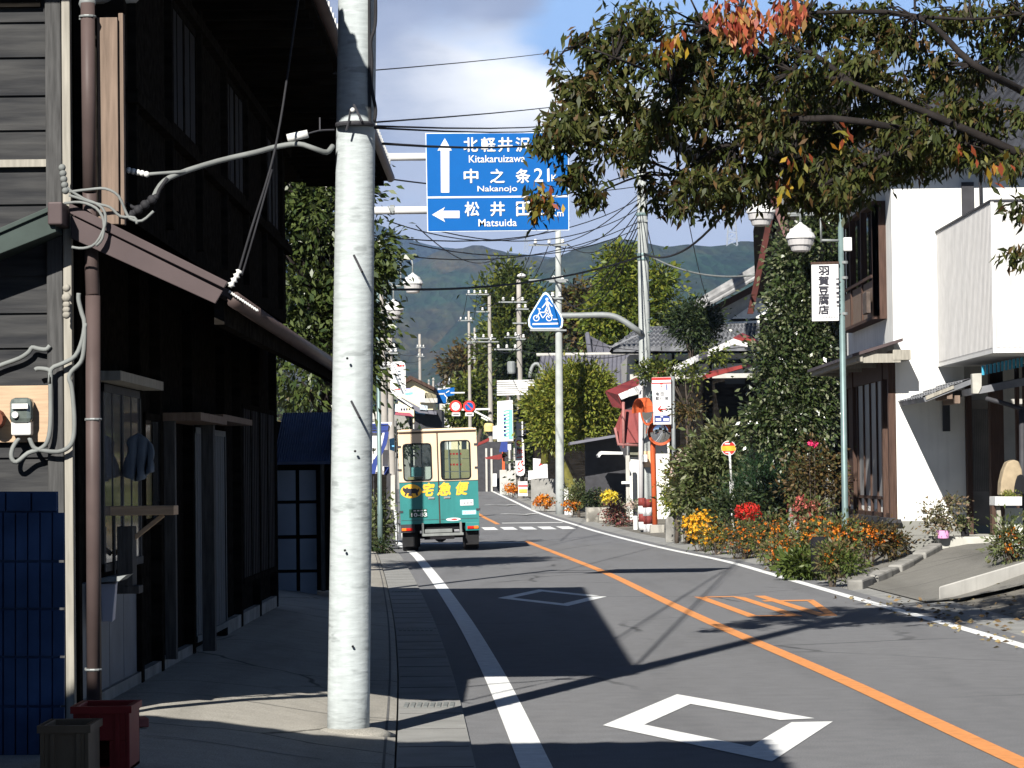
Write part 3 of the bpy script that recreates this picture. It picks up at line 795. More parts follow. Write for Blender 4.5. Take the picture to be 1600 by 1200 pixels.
# upper storey
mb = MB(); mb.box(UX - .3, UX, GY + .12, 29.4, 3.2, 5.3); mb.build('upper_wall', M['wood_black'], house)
mb = MB()
for yy in np.arange(17.4, 29.4, 1.85): mb.box(UX, UX + .05, yy - .05, yy + .05, 3.3, 5.2)
mb.box(UX, UX + .07, GY + .2, 29.4, 3.9, 3.98).box(UX, UX + .07, GY + .2, 29.4, 4.9, 4.98)
mb.build('upper_posts', M['wood_black'], house)
for a0 in (19.4, 23.1, 26.8): window('upper_window', a0, a0 + 1.6, 4.0, 4.9, 2, X=UX, glass=M['dark'], fm=M['wood_black'])
zt = zat(30, 17.1, 170); zl = zat(352, 17.1, 170); xa = P(155, 200, 17.1).x; xb = P(187, 200, 17.1).x; xc = P(195, 200, 17.1).x
mb = MB(); mb.box(xa, xb, GY - .02, GY + .06, zl, zt).box(xb + .002, xc, GY + .01, GY + .08, zl, zt + .03)
mb.build('sleeve_board', M['wood_tan'], house, bevel=.004)
# lower canopy with its sunlit barge board and the small one turned round the corner
q0 = P(104, 318, GY - .12); q1 = P(357, 452, GY - .12)
qb0 = P(112, 372, GY - .12); qb1 = P(338, 474, GY - .12)
mb = MB()
top0, top1 = Vector((q0.x, GY, q0.z)), Vector((q1.x, GY, q1.z)); th = .10
OX = q1.x
def canopy_plane(y, dz=0): return (Vector((q0.x, y, q0.z + dz)), Vector((q1.x, y, q1.z + dz)))
a1, b1 = canopy_plane(GY - .05); a2, b2 = canopy_plane(31.0)
mb.prism([a1, b1, b2, a2], (0, 0, -.05)); mb.build('canopy_roof', M['brown_metal'], house)
mb = MB()
for yy in np.arange(GY + .25, 31, .9): mb.bar((q0.x, yy, q0.z - .09), (q1.x - .05, yy, q1.z - .09), .06, .07)
mb.box(OX - .1, OX - .04, GY + .02, 31, q1.z - .2, q1.z - .06)
mb.build('canopy_rafters', M['wood_black'], house)
mb = MB()
mb.prism([P(110, 318, GY - .1), P(357, 441, GY - .1), P(351, 451, GY - .1), P(110, 334, GY - .1)], (0, -.05, 0))
mb.prism([P(112, 337, GY - .1), P(349, 455, GY - .1), P(337, 475, GY - .1), P(112, 373, GY - .1)], (0, -.03, 0))
mb.build('barge_board', M['brown_metal'], house, bevel=.004)
mb = MB()
mb.tube([(OX + .03, GY - .05, q1.z - .06), (OX + .03, 31.0, q1.z - .12)], .05, 10); mb.build('canopy_gutter', M['brown_pipe'], house, smooth=True)
mb = MB(); mb.prism([P(-60, 388, GY - .3), P(78, 328, GY - .3), P(88, 362, GY - .3), P(-60, 420, GY - .3)], (0, .3, 0))
mb.prism([P(-60, 382, GY - .32), P(78, 322, GY - .32), P(78, 330, GY - .32), P(-60, 390, GY - .32)], (0, .3, 0))
mb.build('side_canopy', M['green_sheet'], house, bevel=.004)
mb = MB(); a = P(76, 352, GY - .3); b = P(99, 316, GY - .3); mb.box(a.x, b.x, GY - .34, GY - .06, a.z, b.z); mb.build('canopy_cap', M['brown_metal'], house, bevel=.01)
# main hipped roof with a tiled eave, soffit, rafters and gutter
EX, EZ, EY0, EY1 = -1.46, 5.22, 16.05, 34.0
RXr, RZ = -5.6, 7.6
mb = MB()
mb.roofsheet((RXr, 20.5, RZ), (RXr, 30.5, RZ), (EX, EY1, EZ + .06), (EX, EY0, EZ + .06), 60, 12, .03, .06, .02)
mb.roofsheet((RXr - .01, 20.5, RZ), (RXr + .01, 20.5, RZ), (EX, EY0, EZ + .06), (-9.8, EY0, EZ + .06), 28, 12, .03, .06, .02)
mb.roofsheet((RXr + .01, 30.5, RZ), (RXr - .01, 30.5, RZ), (-9.8, EY1, EZ + .06), (EX, EY1, EZ + .06), 28, 12, .03, .06, .02)
mb.build('main_roof', M['tile'], house)
mb = MB()
mb.box(-9.7, EX + .02, EY0 + .02, EY1 - .02, EZ - .1, EZ - .06)
for yy in np.arange(EY0 + .3, EY1, .46): mb.box(-2.4, EX - .02, yy - .03, yy + .03, EZ - .17, EZ - .10)
mb.build('soffit', M['wood_black'], house)
mb = MB(); mb.tube([(EX + .04, EY0, EZ + .02), (EX + .04, EY1 + .2, EZ - .04)], .055, 10)
mb.build('eave_gutter', M['brown_pipe'], house, smooth=True)
mb = MB()
for yy in np.arange(EY0 + .1, EY1, .28): mb.lathe((EX + .03, yy, EZ + .11), [(.045, 0), (.05, .02), (.045, .03)], 8, axis=(1, 0, 0))
mb.build('eave_tiles', M['ceramic'], house)
MB().box(HX - .2, HX - .06, FY, FY + .12, .2, 3.3).build('end_wall', M['wood_black'], house)
MB().box(-9, -8.9, GY + .02, 31.5, .2, 5.2).box(-8.9, HX - .2, 31.5, 31.6, .2, 3.2).box(-8.9, UX - .3, 29.3, 29.4, 3.2, 5.1).build('rear_wall', M['wood_black'], house)

# downpipe on the corner
dpx = P(137, 150, GY - .1).x; dpt = P(129, -40, GY - .1)
dp = thing('downpipe', 'brown round downpipe running down the corner of the wooden house', 'drainpipe', (dpx, GY - .1, .25))
mb = MB(); mb.tube([P(137, 5, GY - .08), P(140, 300, GY - .08)], .042, 12).tube([P(145, 462, GY - .08), P(147, 1099, GY - .08)], .044, 12)
mb.tube([P(140, 300, GY - .08), P(142, 380, GY + .05), P(145, 462, GY - .08)], .042, 10)
mb.build('pipe', M['brown_pipe'], dp, smooth=True)
mb = MB(); mb.tube([P(136, 6, GY - .08), P(140, -6, GY + .05), P(210, -8, GY + .3)], .05, 10); mb.build('elbow', M['steel'], dp, smooth=True)
for py in (26, 655, 1046):
    c = P(137 + (py > 100) * 9, py, GY - .08)
    mb = MB(); mb.lathe(c, [(.05, -.006), (.052, 0), (.05, .006)], 12).bar(c, c + Vector((-.06, .08, 0)), .008, .012); mb.build('clip', M['steel'], dp)
# letter box
lb = thing('letter_box', 'small white letter box fixed under the window of the wooden house', 'letter box', PX(170, 970, HX + .06))
a = P(158, 918, 17.7); b = P(178, 972, 17.7)
mb = MB(); mb.add([P(157, 912, 17.6), P(181, 912, 17.6), P(176, 972, 17.6), P(159, 972, 17.6), P(157, 908, 17.85), P(184, 908, 17.85), P(180, 968, 17.85), P(159, 968, 17.85)],
   [(0, 3, 2, 1), (0, 1, 5, 4), (1, 2, 6, 5), (2, 3, 7, 6), (3, 0, 4, 7), (4, 5, 6, 7)])
mb.build('box', mat('letterbox_white', (.42, .42, .48), .5, .05), lb, bevel=.006)
mb = MB(); mb.prism([P(155, 904, 17.55), P(197, 899, 17.55), P(186, 908, 17.55), P(158, 910, 17.55)], (0, .35, 0)); mb.build('lid', M['steel'], lb)
# jacket hanging by the window
mb = MB(); n_ = 10
for j in range(n_ + 1):
    v = j / n_
    for i in range(n_ + 1):
        u_ = i / n_; top_ = 676 + 26 * abs(u_ - .45) ** 1.3 * 1.6; bot = 744 + 8 * math.sin(u_ * 4.2)
        px = 197 + 42 * u_ + (2.5 * math.sin(v * 5) if i in (0, n_) else 0); py = top_ + (bot - top_) * v
        mb.v.append(tuple(P(px, py, 19.0 + .03 * math.sin(u_ * 17 + v * 2) * (.3 + v))))
for j in range(n_):
    for i in range(n_):
        q = j * (n_ + 1) + i; mb.f.append([q, q + 1, q + n_ + 2, q + n_ + 1]); mb.mi.append(0)
o = mb.build('hanging_cloth', M['cloth_blue'], None, smooth=True); sd = o.modifiers.new('thickness', 'SOLIDIFY'); sd.thickness = .02
tag(o, 'faded grey-blue cloth hung up outside the window of the wooden house', 'cloth')

# electricity meter on its board
mt = thing('electricity_meter', 'glass-fronted electricity meter on a plywood board on the boarded gable', 'electricity meter', P(38, 700, GY - .05))
a = P(-40, 692, GY - .06); b = P(76, 602, GY - .06)
MB().box(a.x, b.x, GY - .06, GY - .03, a.z, b.z).build('backing_board', M['plywood'], mt, bevel=.004)
a = P(22, 668, GY); b = P(57, 622, GY); c = (a + b) / 2
mb = MB(); mb.box(a.x, b.x, GY - .17, GY - .06, a.z + .02, b.z); mb.build('meter_glass', mat('meter_glass', (.10, .12, .11), .12, .3, 20, spec=.9), mt, bevel=.03)
mb = MB(); mb.box(a.x + .02, b.x - .02, GY - .19, GY - .172, c.z + .02, c.z + .05); mb.lathe((c.x - .03, GY - .175, c.z - .015), [(.02, 0), (.02, .01)], 10, axis=(0, -1, 0))
mb.build('dial', M['ceramic'], mt)
a2 = P(24, 681, GY); b2 = P(55, 656, GY)
MB().box(a2.x, b2.x, GY - .15, GY - .06, a2.z, b2.z).build('terminal_cover', M['ceramic'], mt, bevel=.01)
MB().lathe(P(-6, 655, GY - .12), [(.05, -.06), (.06, 0), (.05, .06)], 14, axis=(0, -1, 0)).build('second_dial', mat('rust', (.16, .05, .03), .7), mt)
def pxtube(pts, Y, r, n=6, sub=3):
    Ps = [P(*p, Y) if len(p) == 2 else P(p[0], p[1], p[2]) for p in pts]
    out_ = []
    for i in range(len(Ps) - 1):
        p0 = Ps[max(i - 1, 0)]; p1 = Ps[i]; p2 = Ps[i + 1]; p3 = Ps[min(i + 2, len(Ps) - 1)]
        for k in range(sub):
            t = k / sub
            out_.append(.5 * ((2 * p1) + (p2 - p0) * t + (2 * p0 - 5 * p1 + 4 * p2 - p3) * t * t + (3 * p1 - p0 - 3 * p2 + p3) * t ** 3))
    out_.append(Ps[-1]); return out_, r
mb = MB()
for pts in ([(30, 684), (20, 700), (18, 715), (26, 722), (44, 708), (62, 702), (74, 690), (79, 660), (79, 600), (79, 585), (76, 578), (60, 576), (55, 578)],
            [(46, 684), (52, 698), (62, 703), (90, 706), (108, 698), (115, 682), (116, 650), (112, 605), (108, 592), (112, 580), (126, 566), (131, 545), (132, 505), (128, 490), (123, 470), (123, 458)],
            [(79, 600), (80, 577), (98, 568), (118, 556), (129, 530), (133, 505)]):
    q, r = pxtube(pts, GY - .11, .014); mb.tube(q, r, 7)
mb.build('meter_cable', M['grey_cable'], mt, smooth=True)
# thick service cable with porcelain knob, coming in at the corner
def ptube(name, pts, Y, r, m, label, cat='cable', extra=None, group=None):
    q, r = pxtube(pts, Y, r); mb = MB(); mb.tube(q, r, 7)
    t = mb.build(name, m, None, smooth=True); tag(t, label, cat, group); return t
ptube('loose_cable', [(-20, 582), (0, 571), (30, 560), (45, 550), (50, 543), (60, 545), (72, 546), (78, 540)], GY - .06, .014, M['grey_cable'], 'short grey cable end knotted on the boards above the electricity meter')
mb = MB()
for pts in ([(96, 262), (102, 290), (130, 310), (150, 318), (163, 330), (164, 352), (150, 380), (130, 388), (112, 386)],
            [(100, 318), (125, 316), (150, 325), (162, 345), (160, 372), (150, 384)],
            [(108, 300), (140, 296), (165, 295), (185, 306), (196, 330), (204, 342), (222, 345), (240, 330)],
            [(108, 305), (150, 318), (172, 324), (188, 338), (210, 340), (214, 350)]):
    q, r = pxtube(pts, GY - .2, .009); mb.tube(q, r, 6)
for py in range(262, 306, 9): mb.ball(P(97 + (py - 262) * .15, py, GY - .2), .022)
o = mb.build('cable_bundle', M['grey_cable'], None, smooth=True); tag(o, 'tangle of pale grey cables looping over the corner of the canopy', 'cables')
mb = MB()
for i, py in enumerate((450, 465, 476, 484, 492)): mb.ball(P(104, py, GY - .15), .024 if i != 1 else .03)
o = mb.build('insulator_stack', M['wood_pale'], None, smooth=True); tag(o, 'column of small porcelain knobs on the corner post under the canopy', 'insulators')
# service drop from the pole to the corner
sd_ = thing('service_cable', 'thick grey service cable with white insulator sagging from pole to house', 'cable', P(230, 270, 17.4))
q, r = pxtube([(237, 316, 17.2), (250, 290, 17.25), (275, 273, 17.3), (340, 252, 17.5), (400, 238, 17.6), (430, 230, 17.7), (465, 225, 17.75), (490, 232, 17.75), (510, 238, 17.8), (520, 228, 17.85)], 17.4, .017); mb = MB(); mb.tube(q, r, 7)
q, r = pxtube([(233, 272, 17.25), (290, 268, 17.3)], 17.3, .011); mb.tube(q, r, 6); mb.build('cable', M['grey_cable'], sd_, smooth=True)
mb = MB(); mb.tube([P(449, 216, 17.75), P(481, 209, 17.75)], .026, 10); mb.build('insulator', M['ceramic'], sd_, smooth=True)
mb = MB()
for i in range(5): mb.ball(P(201 + i * 7, 266 + i * 1.6, 17.25), .019)
mb.build('strain_knob', M['ceramic'], sd_, smooth=True)
mb = MB()
q, r = pxtube([(481, 209, 17.75), (500, 204, 17.8), (522, 203, 17.85)], 17.8, .006); mb.tube(q, r, 5); q, r = pxtube([(140, 256, 17.2), (165, 266, 17.22), (200, 268, 17.25)], 17.2, .005); mb.tube(q, r, 5)
q, r = pxtube([(160, 282, 17.2), (185, 274, 17.22), (200, 268, 17.25)], 17.2, .005); mb.tube(q, r, 5)
mb.box(P(499, 200, 17.82).x, P(501, 200, 17.82).x, 17.8, 17.83, P(500, 205, 17.82).z, P(500, 184, 17.82).z); mb.build('stay', M['dark_steel'], sd_)
mb = MB()
for i in range(9): mb.ball(P(243 - i * 5.5, 308 + i * 4, 17.15), .02 + .01 * (i % 2))
q, r = pxtube([(262, 278, 17.2), (250, 295, 17.2), (243, 308, 17.2), (215, 325, 17.15), (198, 318, 17.15)], 17.2, .012); mb.tube(q, r, 6); mb.build('splice', M['cable'], sd_, smooth=True)
ptube('drop_wire', [(470, -30, 17.7), (452, 98, 17.6), (438, 190, 17.5), (422, 265, 17.4), (392, 360, 17.2), (372, 428, 17.0)], 17.3, .0075, M['cable'], 'black drop wire hanging down to the outer end of the canopy', 'wire')
ptube('drop_wire', [(425, 265, 17.4), (398, 362, 17.2), (378, 430, 17.0)], 17.3, .006, M['cable'], 'thin second strand beside the black drop wire at the canopy', 'wire')
wi = thing('wire_insulator', 'white porcelain insulator string at the outer end of the canopy', 'insulator', P(370, 440, 17.0))
mb = MB(); pts = [P(375, 422, 17.0), P(371, 432, 17.0), P(365, 440, 17.0), P(359, 449, 17.0)]
sm = [pts[0].lerp(pts[3], i / 12) for i in range(13)]; mb.tube(sm, [.012 + .012 * (i % 3 == 1) for i in range(13)], 8); mb.build('knob', M['ceramic'], wi, smooth=True)
sm = [P(357 + i * 1.2, 455 + i * .8, 16.98) for i in range(40)]; mb = MB(); mb.tube(sm, [.006 + .005 * (i % 3 == 1) for i in range(40)], 6); mb.build('chain', M['ceramic'], wi, smooth=True)

# blue ribbed panel and bottle crates at the corner
a = P(-60, 1260, 16.2); b = P(90, 768, 16.7)
bp = thing('ribbed_sheet', 'dark blue ribbed panel standing upright before the boarded gable', 'panel', (-2.9, 14.9, .2))
mb = MB()
def bpp(px, py): return P(px, py, 14.95 - (py - 768) / 480 * .1)
def bquad(x0, y0, x1, y1, d=.0):
    q = [bpp(x0, y1), bpp(x1, y1), bpp(x1, y0), bpp(x0, y0)]
    mb.prism([p + Vector((0, -d, 0)) for p in q], (0, .03, 0))
mb.prism([bpp(-80, 1260), bpp(96, 1260), bpp(90, 768), bpp(-80, 768)], (0, .02, 0))
rows = [(801, 875), (879, 949), (953, 1024), (1028, 1101), (1105, 1179), (1183, 1258)]
for px in range(-68, 92, 40): bquad(px, 769, px + 37, 798, .03)
for r0, r1 in rows:
    x = -70.0
    while x < 86: bquad(x + .8, r0, x + 17.6, r1, .03); x += 19.2
mb.build('ribs', M['blue_panel'], bp)
def crate(name, px0, px1, py, Y, m, label, hole=True):
    a = P(px0, py, Y); b = P(px1, py, Y); w_ = b.x - a.x; z1 = a.z; t = thing(name, label, 'crate', (a.x, Y, .2)); z0 = .2; dpt = .38
    mb = MB(); e = .02
    mb.box(a.x, b.x, Y + e, Y + dpt, z0, z0 + .02)
    mb.box(a.x, a.x + e, Y, Y + dpt, z0, z1).box(b.x - e, b.x, Y, Y + dpt, z0, z1).box(a.x, b.x, Y + dpt - e, Y + dpt, z0, z1)
    if hole:
        mb.box(a.x + e, b.x - e, Y, Y + e, z1 - .17, z1 - .02).box(a.x + e, a.x + .10, Y, Y + e, z0, z1 - .17).box(b.x - .10, b.x - e, Y, Y + e, z0, z1 - .17).box(a.x + .1, b.x - .1, Y, Y + e, z0, z1 - .30)
    else: mb.box(a.x + e, b.x - e, Y, Y + e, z0, z1 - .02)
    mb.build('crate_wall', m, t, bevel=.004)
    mb = MB(); mb.box(a.x - .012, b.x + .012, Y - .012, Y + .012, z1 - .035, z1).box(a.x - .012, b.x + .012, Y + dpt - .01, Y + dpt + .012, z1 - .035, z1).box(a.x - .012, a.x + .012, Y + .012, Y + dpt - .01, z1 - .035, z1).box(b.x - .012, b.x + .012, Y + .012, Y + dpt - .01, z1 - .035, z1)
    for k in (.22, .75): mb.box(a.x + w_ * k, a.x + w_ * k + .02, Y - .012, Y - .001, z0, z1 - .04)
    mb.build('rim', m, t)
    MB().box(a.x + .02, b.x - .02, Y + .03, Y + dpt - .03, z1 - .06, z1 - .03).build('board_lid', m, t)
crate('bottle_crate', 114, 202, 1104, 14.2, M['crate_red'], 'dark red plastic bottle crate with hand hole by the house corner')
crate('bottle_crate', 62, 138, 1134, 13.7, M['crate_brown'], 'brown bottle crate in front of the red one', False)
o = MB().obox(P(213, 1128, 16.5), (.06, .02, 0), (-.02, .08, 0), (0, 0, .025)).build('brick', mat('brick', (.30, .10, .08), .9, .2, 8, .2), None, bevel=.006)
tag(o, 'broken red brick lying on the pavement beside the red crate', 'brick')

# ------------------------------------------------------------------ concrete pole close by
pb = P(543, 1131, 17.85); pt = P(563, -420, 18.0)
pole1 = thing('utility_pole', 'pale stained concrete pole standing on the pavement before the wooden house', 'pole', (pb.x, pb.y, pz(pb.x, pb.y)))
mb = MB(); d = (pt - pb); top = pb + d * (11.0 / d.z); b0 = Vector(pb) - Vector((0, 0, .25))
k = 24; pts = [b0.lerp(top, i / k) for i in range(k + 1)]
mb.tube(pts, [.1315 - .066 * .011 * 11 * i / k * 1.0 - .02 * i / k for i in range(k + 1)], 32); mb.build('shaft', M['pole'], pole1, smooth=True)
def on_pole(px, py, out_=.13): return P(px, py, 17.85 - out_)
mb = MB()
for py, px in ((405, 553), (633, 549), (170, 553)):
    a = on_pole(px, py - 6, .12); b = on_pole(px + 13, py + 20, .22); mb.tube([a, b], .008, 6)
mb.build('step_bolt', M['dark_steel'], pole1)
mb = MB(); c = P(554, 195, 17.87); mb.lathe(c, [(.118, -.012), (.122, 0), (.118, .012)], 24); mb.tube([P(548, 170, 17.73), P(545, 190, 17.74), P(541, 204, 17.74)], .007, 5)
mb.build('band', M['dark_steel'], pole1); mb = MB(); mb.ball(P(551, 172, 17.72), .016); mb.build('bolt_head', M['ceramic'], pole1, smooth=True)
mb = MB(); q, r = pxtube([(586, -60), (587, 20), (585, 45), (579, 65), (581, 95), (580, 130), (583, 150), (587, 172), (585, 190)], 17.85, .012); mb.tube(q, r, 6)
q, r = pxtube([(577, -60), (577, 60), (578, 180), (578, 196)], 17.85, .01); mb.tube(q, r, 6)
mb.build('riser_cable', M['cable'], pole1, smooth=True)
MB().lathe((pb.x, pb.y, pz(pb.x, pb.y) - .02), [(.30, 0), (.22, .035), (.14, .05)], 20).build('footing', M['concrete'], pole1, smooth=True)
mb = MB()
for i, py in enumerate((560, 705, 860, 1010)): mb.lathe(on_pole(541 + 14 * (i % 2) + (700 - py) * .012, py, .12), [(.008, 0), (.008, .012)], 8, axis=(0, -1, 0))
mb.build('bolt_hole', M['dark'], pole1)

# ------------------------------------------------------------------ neighbouring house, beside the photographer, out of the picture
nb_ = thing('neighbour_house', 'dark boarded neighbouring house beside the camera, across the gap from the wooden house', 'house', (-6, 4, .1))
mb = MB(); mb.box(-9.5, -2.7, -6.5, 9.6, .1, 5.0); mb.build('wall', M['wood_black'], nb_)
NE0, NE1, NX = -7.3, 10.15, -.85
mb = MB()
mb.roofsheet((-5.9, -2.8, 7.2), (-5.9, 5.8, 7.2), (NX, NE1, 5.22), (NX, NE0, 5.22), 50, 10, .03, .06, .02)
mb.roofsheet((-5.89, 5.8, 7.2), (-5.91, 5.8, 7.2), (-10.6, NE1, 5.22), (NX, NE1, 5.22), 30, 10, .03, .06, .02)
mb.roofsheet((-5.91, -2.8, 7.2), (-5.89, -2.8, 7.2), (NX, NE0, 5.22), (-10.6, NE0, 5.22), 30, 10, .03, .06, .02)
mb.roofsheet((-5.9, 5.8, 7.2), (-5.9, -2.8, 7.2), (-10.6, NE0, 5.22), (-10.6, NE1, 5.22), 50, 10, .03, .06, .02)
mb.build('roof', M['tile'], nb_); MB().box(-10.5, NX - .03, NE0 + .03, NE1 - .03, 5.02, 5.1).build('soffit', M['wood_black'], nb_)
for y0 in (-3, 1.5, 5.5): window('window', y0, y0 + 1.8, 1.0, 2.3, 2, X=-2.69, parent=nb_, fm=M['wood_post'])

# ------------------------------------------------------------------ blue-roofed shed after the house
sh = thing('shed', 'small dark shed with a blue corrugated roof behind the concrete pole', 'shed', (-2.6, 36.2, .2))
Y = 36.0; x0 = P(428, 800, Y).x; x1 = P(530, 800, Y).x; ze = zat(722, Y, 470); zr = zat(656, Y, 470)
mb = MB(); mb.roofsheet((x0, Y + 1.6, zr + .12), (x1, Y + 1.6, zr + .12), (x1, Y, ze), (x0, Y, ze), 26, 1, .012, .02); mb.build('roof', M['blue_roof'], sh)
mb = MB(); mb.box(x0, x1, Y + .35, Y + .45, .2, ze); mb.build('front_wall', M['wood_black'], sh); MB().box(x0 - .05, x0, Y + .2, Y + 1.5, .2, zr).box(x1 - .03, x1 + .03, Y + .1, Y + 1.5, .2, zr).build('side_wall', M['wood_black'], sh)
for a, b in ((430, 462), (468, 494)):
    xa, xb = P(a, 800, Y + .3).x, P(b, 800, Y + .3).x; mb = MB()
    for py0, py1 in ((735, 782), (787, 836), (842, 890), (895, 935)):
        mb.box(xa, xb, Y + .3, Y + .34, zat(py1, Y + .3, 460), zat(py0, Y + .3, 460))
    mb.build('door_panel', M['paper'], sh)
MB().box(P(500, 800, Y).x, P(506, 800, Y).x, Y + .1, Y + .2, .2, ze).build('post', M['wood_post'], sh)
o = MB().box(P(417, 800, 35).x, P(427, 800, 35).x, 35, 35.1, zat(725, 35, 420), zat(660, 35, 420)).build('small_sign', mat('faded_red', (.16, .05, .05), .8, .3, 12), None)
tag(o, 'small faded red sign on the end post beside the blue-roofed shed', 'sign')
# big evergreen behind
tree('evergreen_tree', 'tall evergreen tree with drooping glossy leaves behind the wooden house', (P(500, 700, 47).x, 47, .0),
     [(P(490, 340, 47), (.95, 1.0, 1.15), 3), (P(520, 470, 47.5), (1.0, 1.0, 1.2), 3.4), (P(470, 560, 47), (.8, 1.0, 1.1), 2.4), (P(560, 430, 47), (.42, .8, 1.1), 1.6), (P(556, 560, 47.5), (.28, .8, .8), 1.0), (P(480, 280, 47), (.5, .7, .4), 1.0), (P(455, 300, 47), (.4, .7, .45), .8), (P(440, 420, 47), (.8, .9, 1.6), 2), (P(545, 300, 47), (.42, .6, .55), .9), (P(580, 395, 47), (.27, .4, .4), .4), (P(594, 420, 47), (.22, .4, .25), .25)],
     LM['evergreen'], M['bark_dark'], leaf=.15, W=.42, nclump=330, nleaf=44, crad=(.17, .17, .15), trunk=.18, limbs=24, droop=.7, shell=.3)

hp_ = thing('utility_pole', 'concrete pole lost behind the evergreen tree and the near pole', 'pole', (-3.66, 57, 0.05), 'utility poles along the road')
MB().tube([(-3.66, 57, 0), (-3.66, 57, 9.5)], [.15, .1], 12).build('shaft', M['pole_far'], hp_, smooth=True)

# ------------------------------------------------------------------ route sign on its post
rs = thing('route_sign', 'big blue direction sign with white arrows and place names on two white arms', 'road sign', (P(556, 900, 40).x, 40, .05))
Y = 40.0
TL, TR_, BL, BR = P(666, 209, Y), P(887, 207.5, Y), P(669, 361, Y), P(888, 358.5, Y)
mb = MB(); mb.prism([BL, BR, TR_, TL], (0, .03, 0)); mb.build('panel', M['sign_blue'], rs)
def onsign(px, py, d=.006): return P(px, py, Y) + Vector((0, -d, 0))
U = (BR - BL).normalized(); V_ = (TL - BL).normalized(); S = Y / F
mb = MB()
mb.poly([onsign(*p) for p in [(689, 301), (702, 301), (702, 235), (706, 235.5), (695, 216), (683.5, 235.5), (688.5, 235)]])
mb.poly([onsign(*p) for p in [(675, 335.5), (695.5, 323.5), (692, 329.3), (718, 329.3), (718, 340.8), (692.5, 340.8), (695.5, 347)]])
mb.poly([onsign(668, 310, .005), onsign(887, 308, .005), onsign(887, 305.2, .005), onsign(668, 307.2, .005)])
mb.build('arrows', M['sign_white'], rs)
MB().prism([BL - V_ * .012 - U * .012, BR - V_ * .012 + U * .012, TR_ + V_ * .012 + U * .012, TL + V_ * .012 - U * .012], (0, .02, 0)).build('edge', mat('sign_edge', (.55, .6, .66), .5), rs).location = (0, .006, 0)
def st(s, px, py, w_, h_, b=.007): text(s, onsign(px, py), U, V_, w_ * S, h_ * S, M['sign_white'], rs, bold=0 if ord(s[0]) > 255 else b, fat=.0045 if ord(s[0]) > 255 else 0)
for ch, px in zip('北軽井沢', (735.5, 763, 789.5, 817)): st(ch, px, 226, 22, 22)
st('Kitakaruizawa', 776.5, 248, 88, 11.5); st('21', 848, 226.5, 19, 20); st('Km', 870.5, 231, 17, 10)
for ch, px in zip('中之条', (736, 777, 817)): st(ch, px, 275, 22, 21.5)
st('21', 846.5, 273.5, 24, 21); st('Km', 871, 278, 19, 10.5); st('Nakanojo', 777, 296, 62, 11.5)
for ch, px in zip('松井田', (737.5, 777.5, 818)): st(ch, px, 326.5, 22, 22)
st('20', 850, 326, 22, 20); st('Km', 871, 333, 19, 10.5); st('Matsuida', 777.5, 348, 60, 11.5)
px0 = P(556, 900, Y).x
mb = MB()
for py in (244.5, 328): mb.tube([P(556, py + 1.3, Y + .09), P(720, py, Y + .09)], .055, 10)
mb.build('arm', M['white_metal'], rs, smooth=True)
mb = MB(); mb.tube([(px0, 40.09, .05), (px0 + .02, 40.09, zat(215, 40, 556))], [.085, .07], 14); mb.build('post', M['white_metal'], rs, smooth=True)
mb = MB(); c = P(613, 328, Y + .09); mb.lathe(c, [(.07, -.03), (.07, .03)], 12, axis=(1, 0, 0)); mb.bar(P(606, 322, Y), P(614, 333, Y), .02, .02); mb.build('bracket', M['steel'], rs)

# ------------------------------------------------------------------ twin-lamp street lights
def lamp_post(base, top, L1, L2, label, stretchY=0.0):
    """slender post with two stepped lamps at L1 (swan neck) and L2"""
    base = Vector(base); t = thing('street_lamp', label, 'street lamp', base, 'twin street lamps along the road')
    mb = MB(); mb.tube([base - Vector((0, 0, .1)), base + Vector((0, 0, .9)), base + Vector((0, 0, .95)), (base.x, base.y, top)], [.06, .06, .05, .042], 12); mb.build('post', M['steel_green'], t, smooth=True)
    for c in (L1, L2):
        c = Vector(c)
        dirx = Vector((c.x - base.x, c.y - base.y, 0)); dirn = dirx.normalized(); x_in = c - dirn * .34
        a0 = Vector((base.x, base.y, c.z - .02)); zt_ = c.z + .55
        pts = [a0, Vector((x_in.x, x_in.y, a0.z)), ]
        mb = MB(); mb.tube([a0, Vector((x_in.x, x_in.y, a0.z))], .02, 7)
        neck = [Vector((x_in.x, x_in.y, a0.z - .03)), Vector((x_in.x, x_in.y, zt_ - .1))]
        for k in range(7):
            th_ = math.pi * (1 - k / 6); neck.append(x_in.lerp(c, .5) * 1 + dirn * (.17 * math.cos(th_)) + Vector((0, 0, zt_ - .1 - x_in.lerp(c, .5).z + .17 * math.sin(th_))))
        neck.append(c + Vector((0, 0, .22))); mb.tube(neck, .018, 7); mb.build('neck', M['steel'], t, smooth=True)
        mb = MB(); mb.lathe(c, [(.225, 0), (.228, .02), (.20, .085), (.175, .095), (.165, .15), (.12, .165), (.09, .195), (.04, .225), (.02, .25)], 20); mb.build('shade', M['white_metal'], t, smooth=False)
        mb = MB(); mb.lathe(c, [(.10, -.20), (.14, -.185), (.165, -.11), (.19, -.1), (.205, -.01), (.19, 0)], 20); mb.build('bowl', M['lamp_bowl'], t, smooth=False)
    return t
l1 = P(645, 444, 63); l2 = P(615, 485, 63); bx = P(593, 800, 63.4).x
lamp_post((bx, 63.6, .05), 6.2, l1, l2, 'twin street lamp with its post half hidden in the evergreen leaves')
r1 = P(1251, 373, 44); r2 = P(1189, 333, 44.3); bx = P(1321, 830, 44.2)
rl = lamp_post((bx.x, 44.2, gz(bx.x, 44.2)), zat(330, 44.2, 1318), r1, r2, 'twin street lamp carrying the white tofu shop sign by the white house')
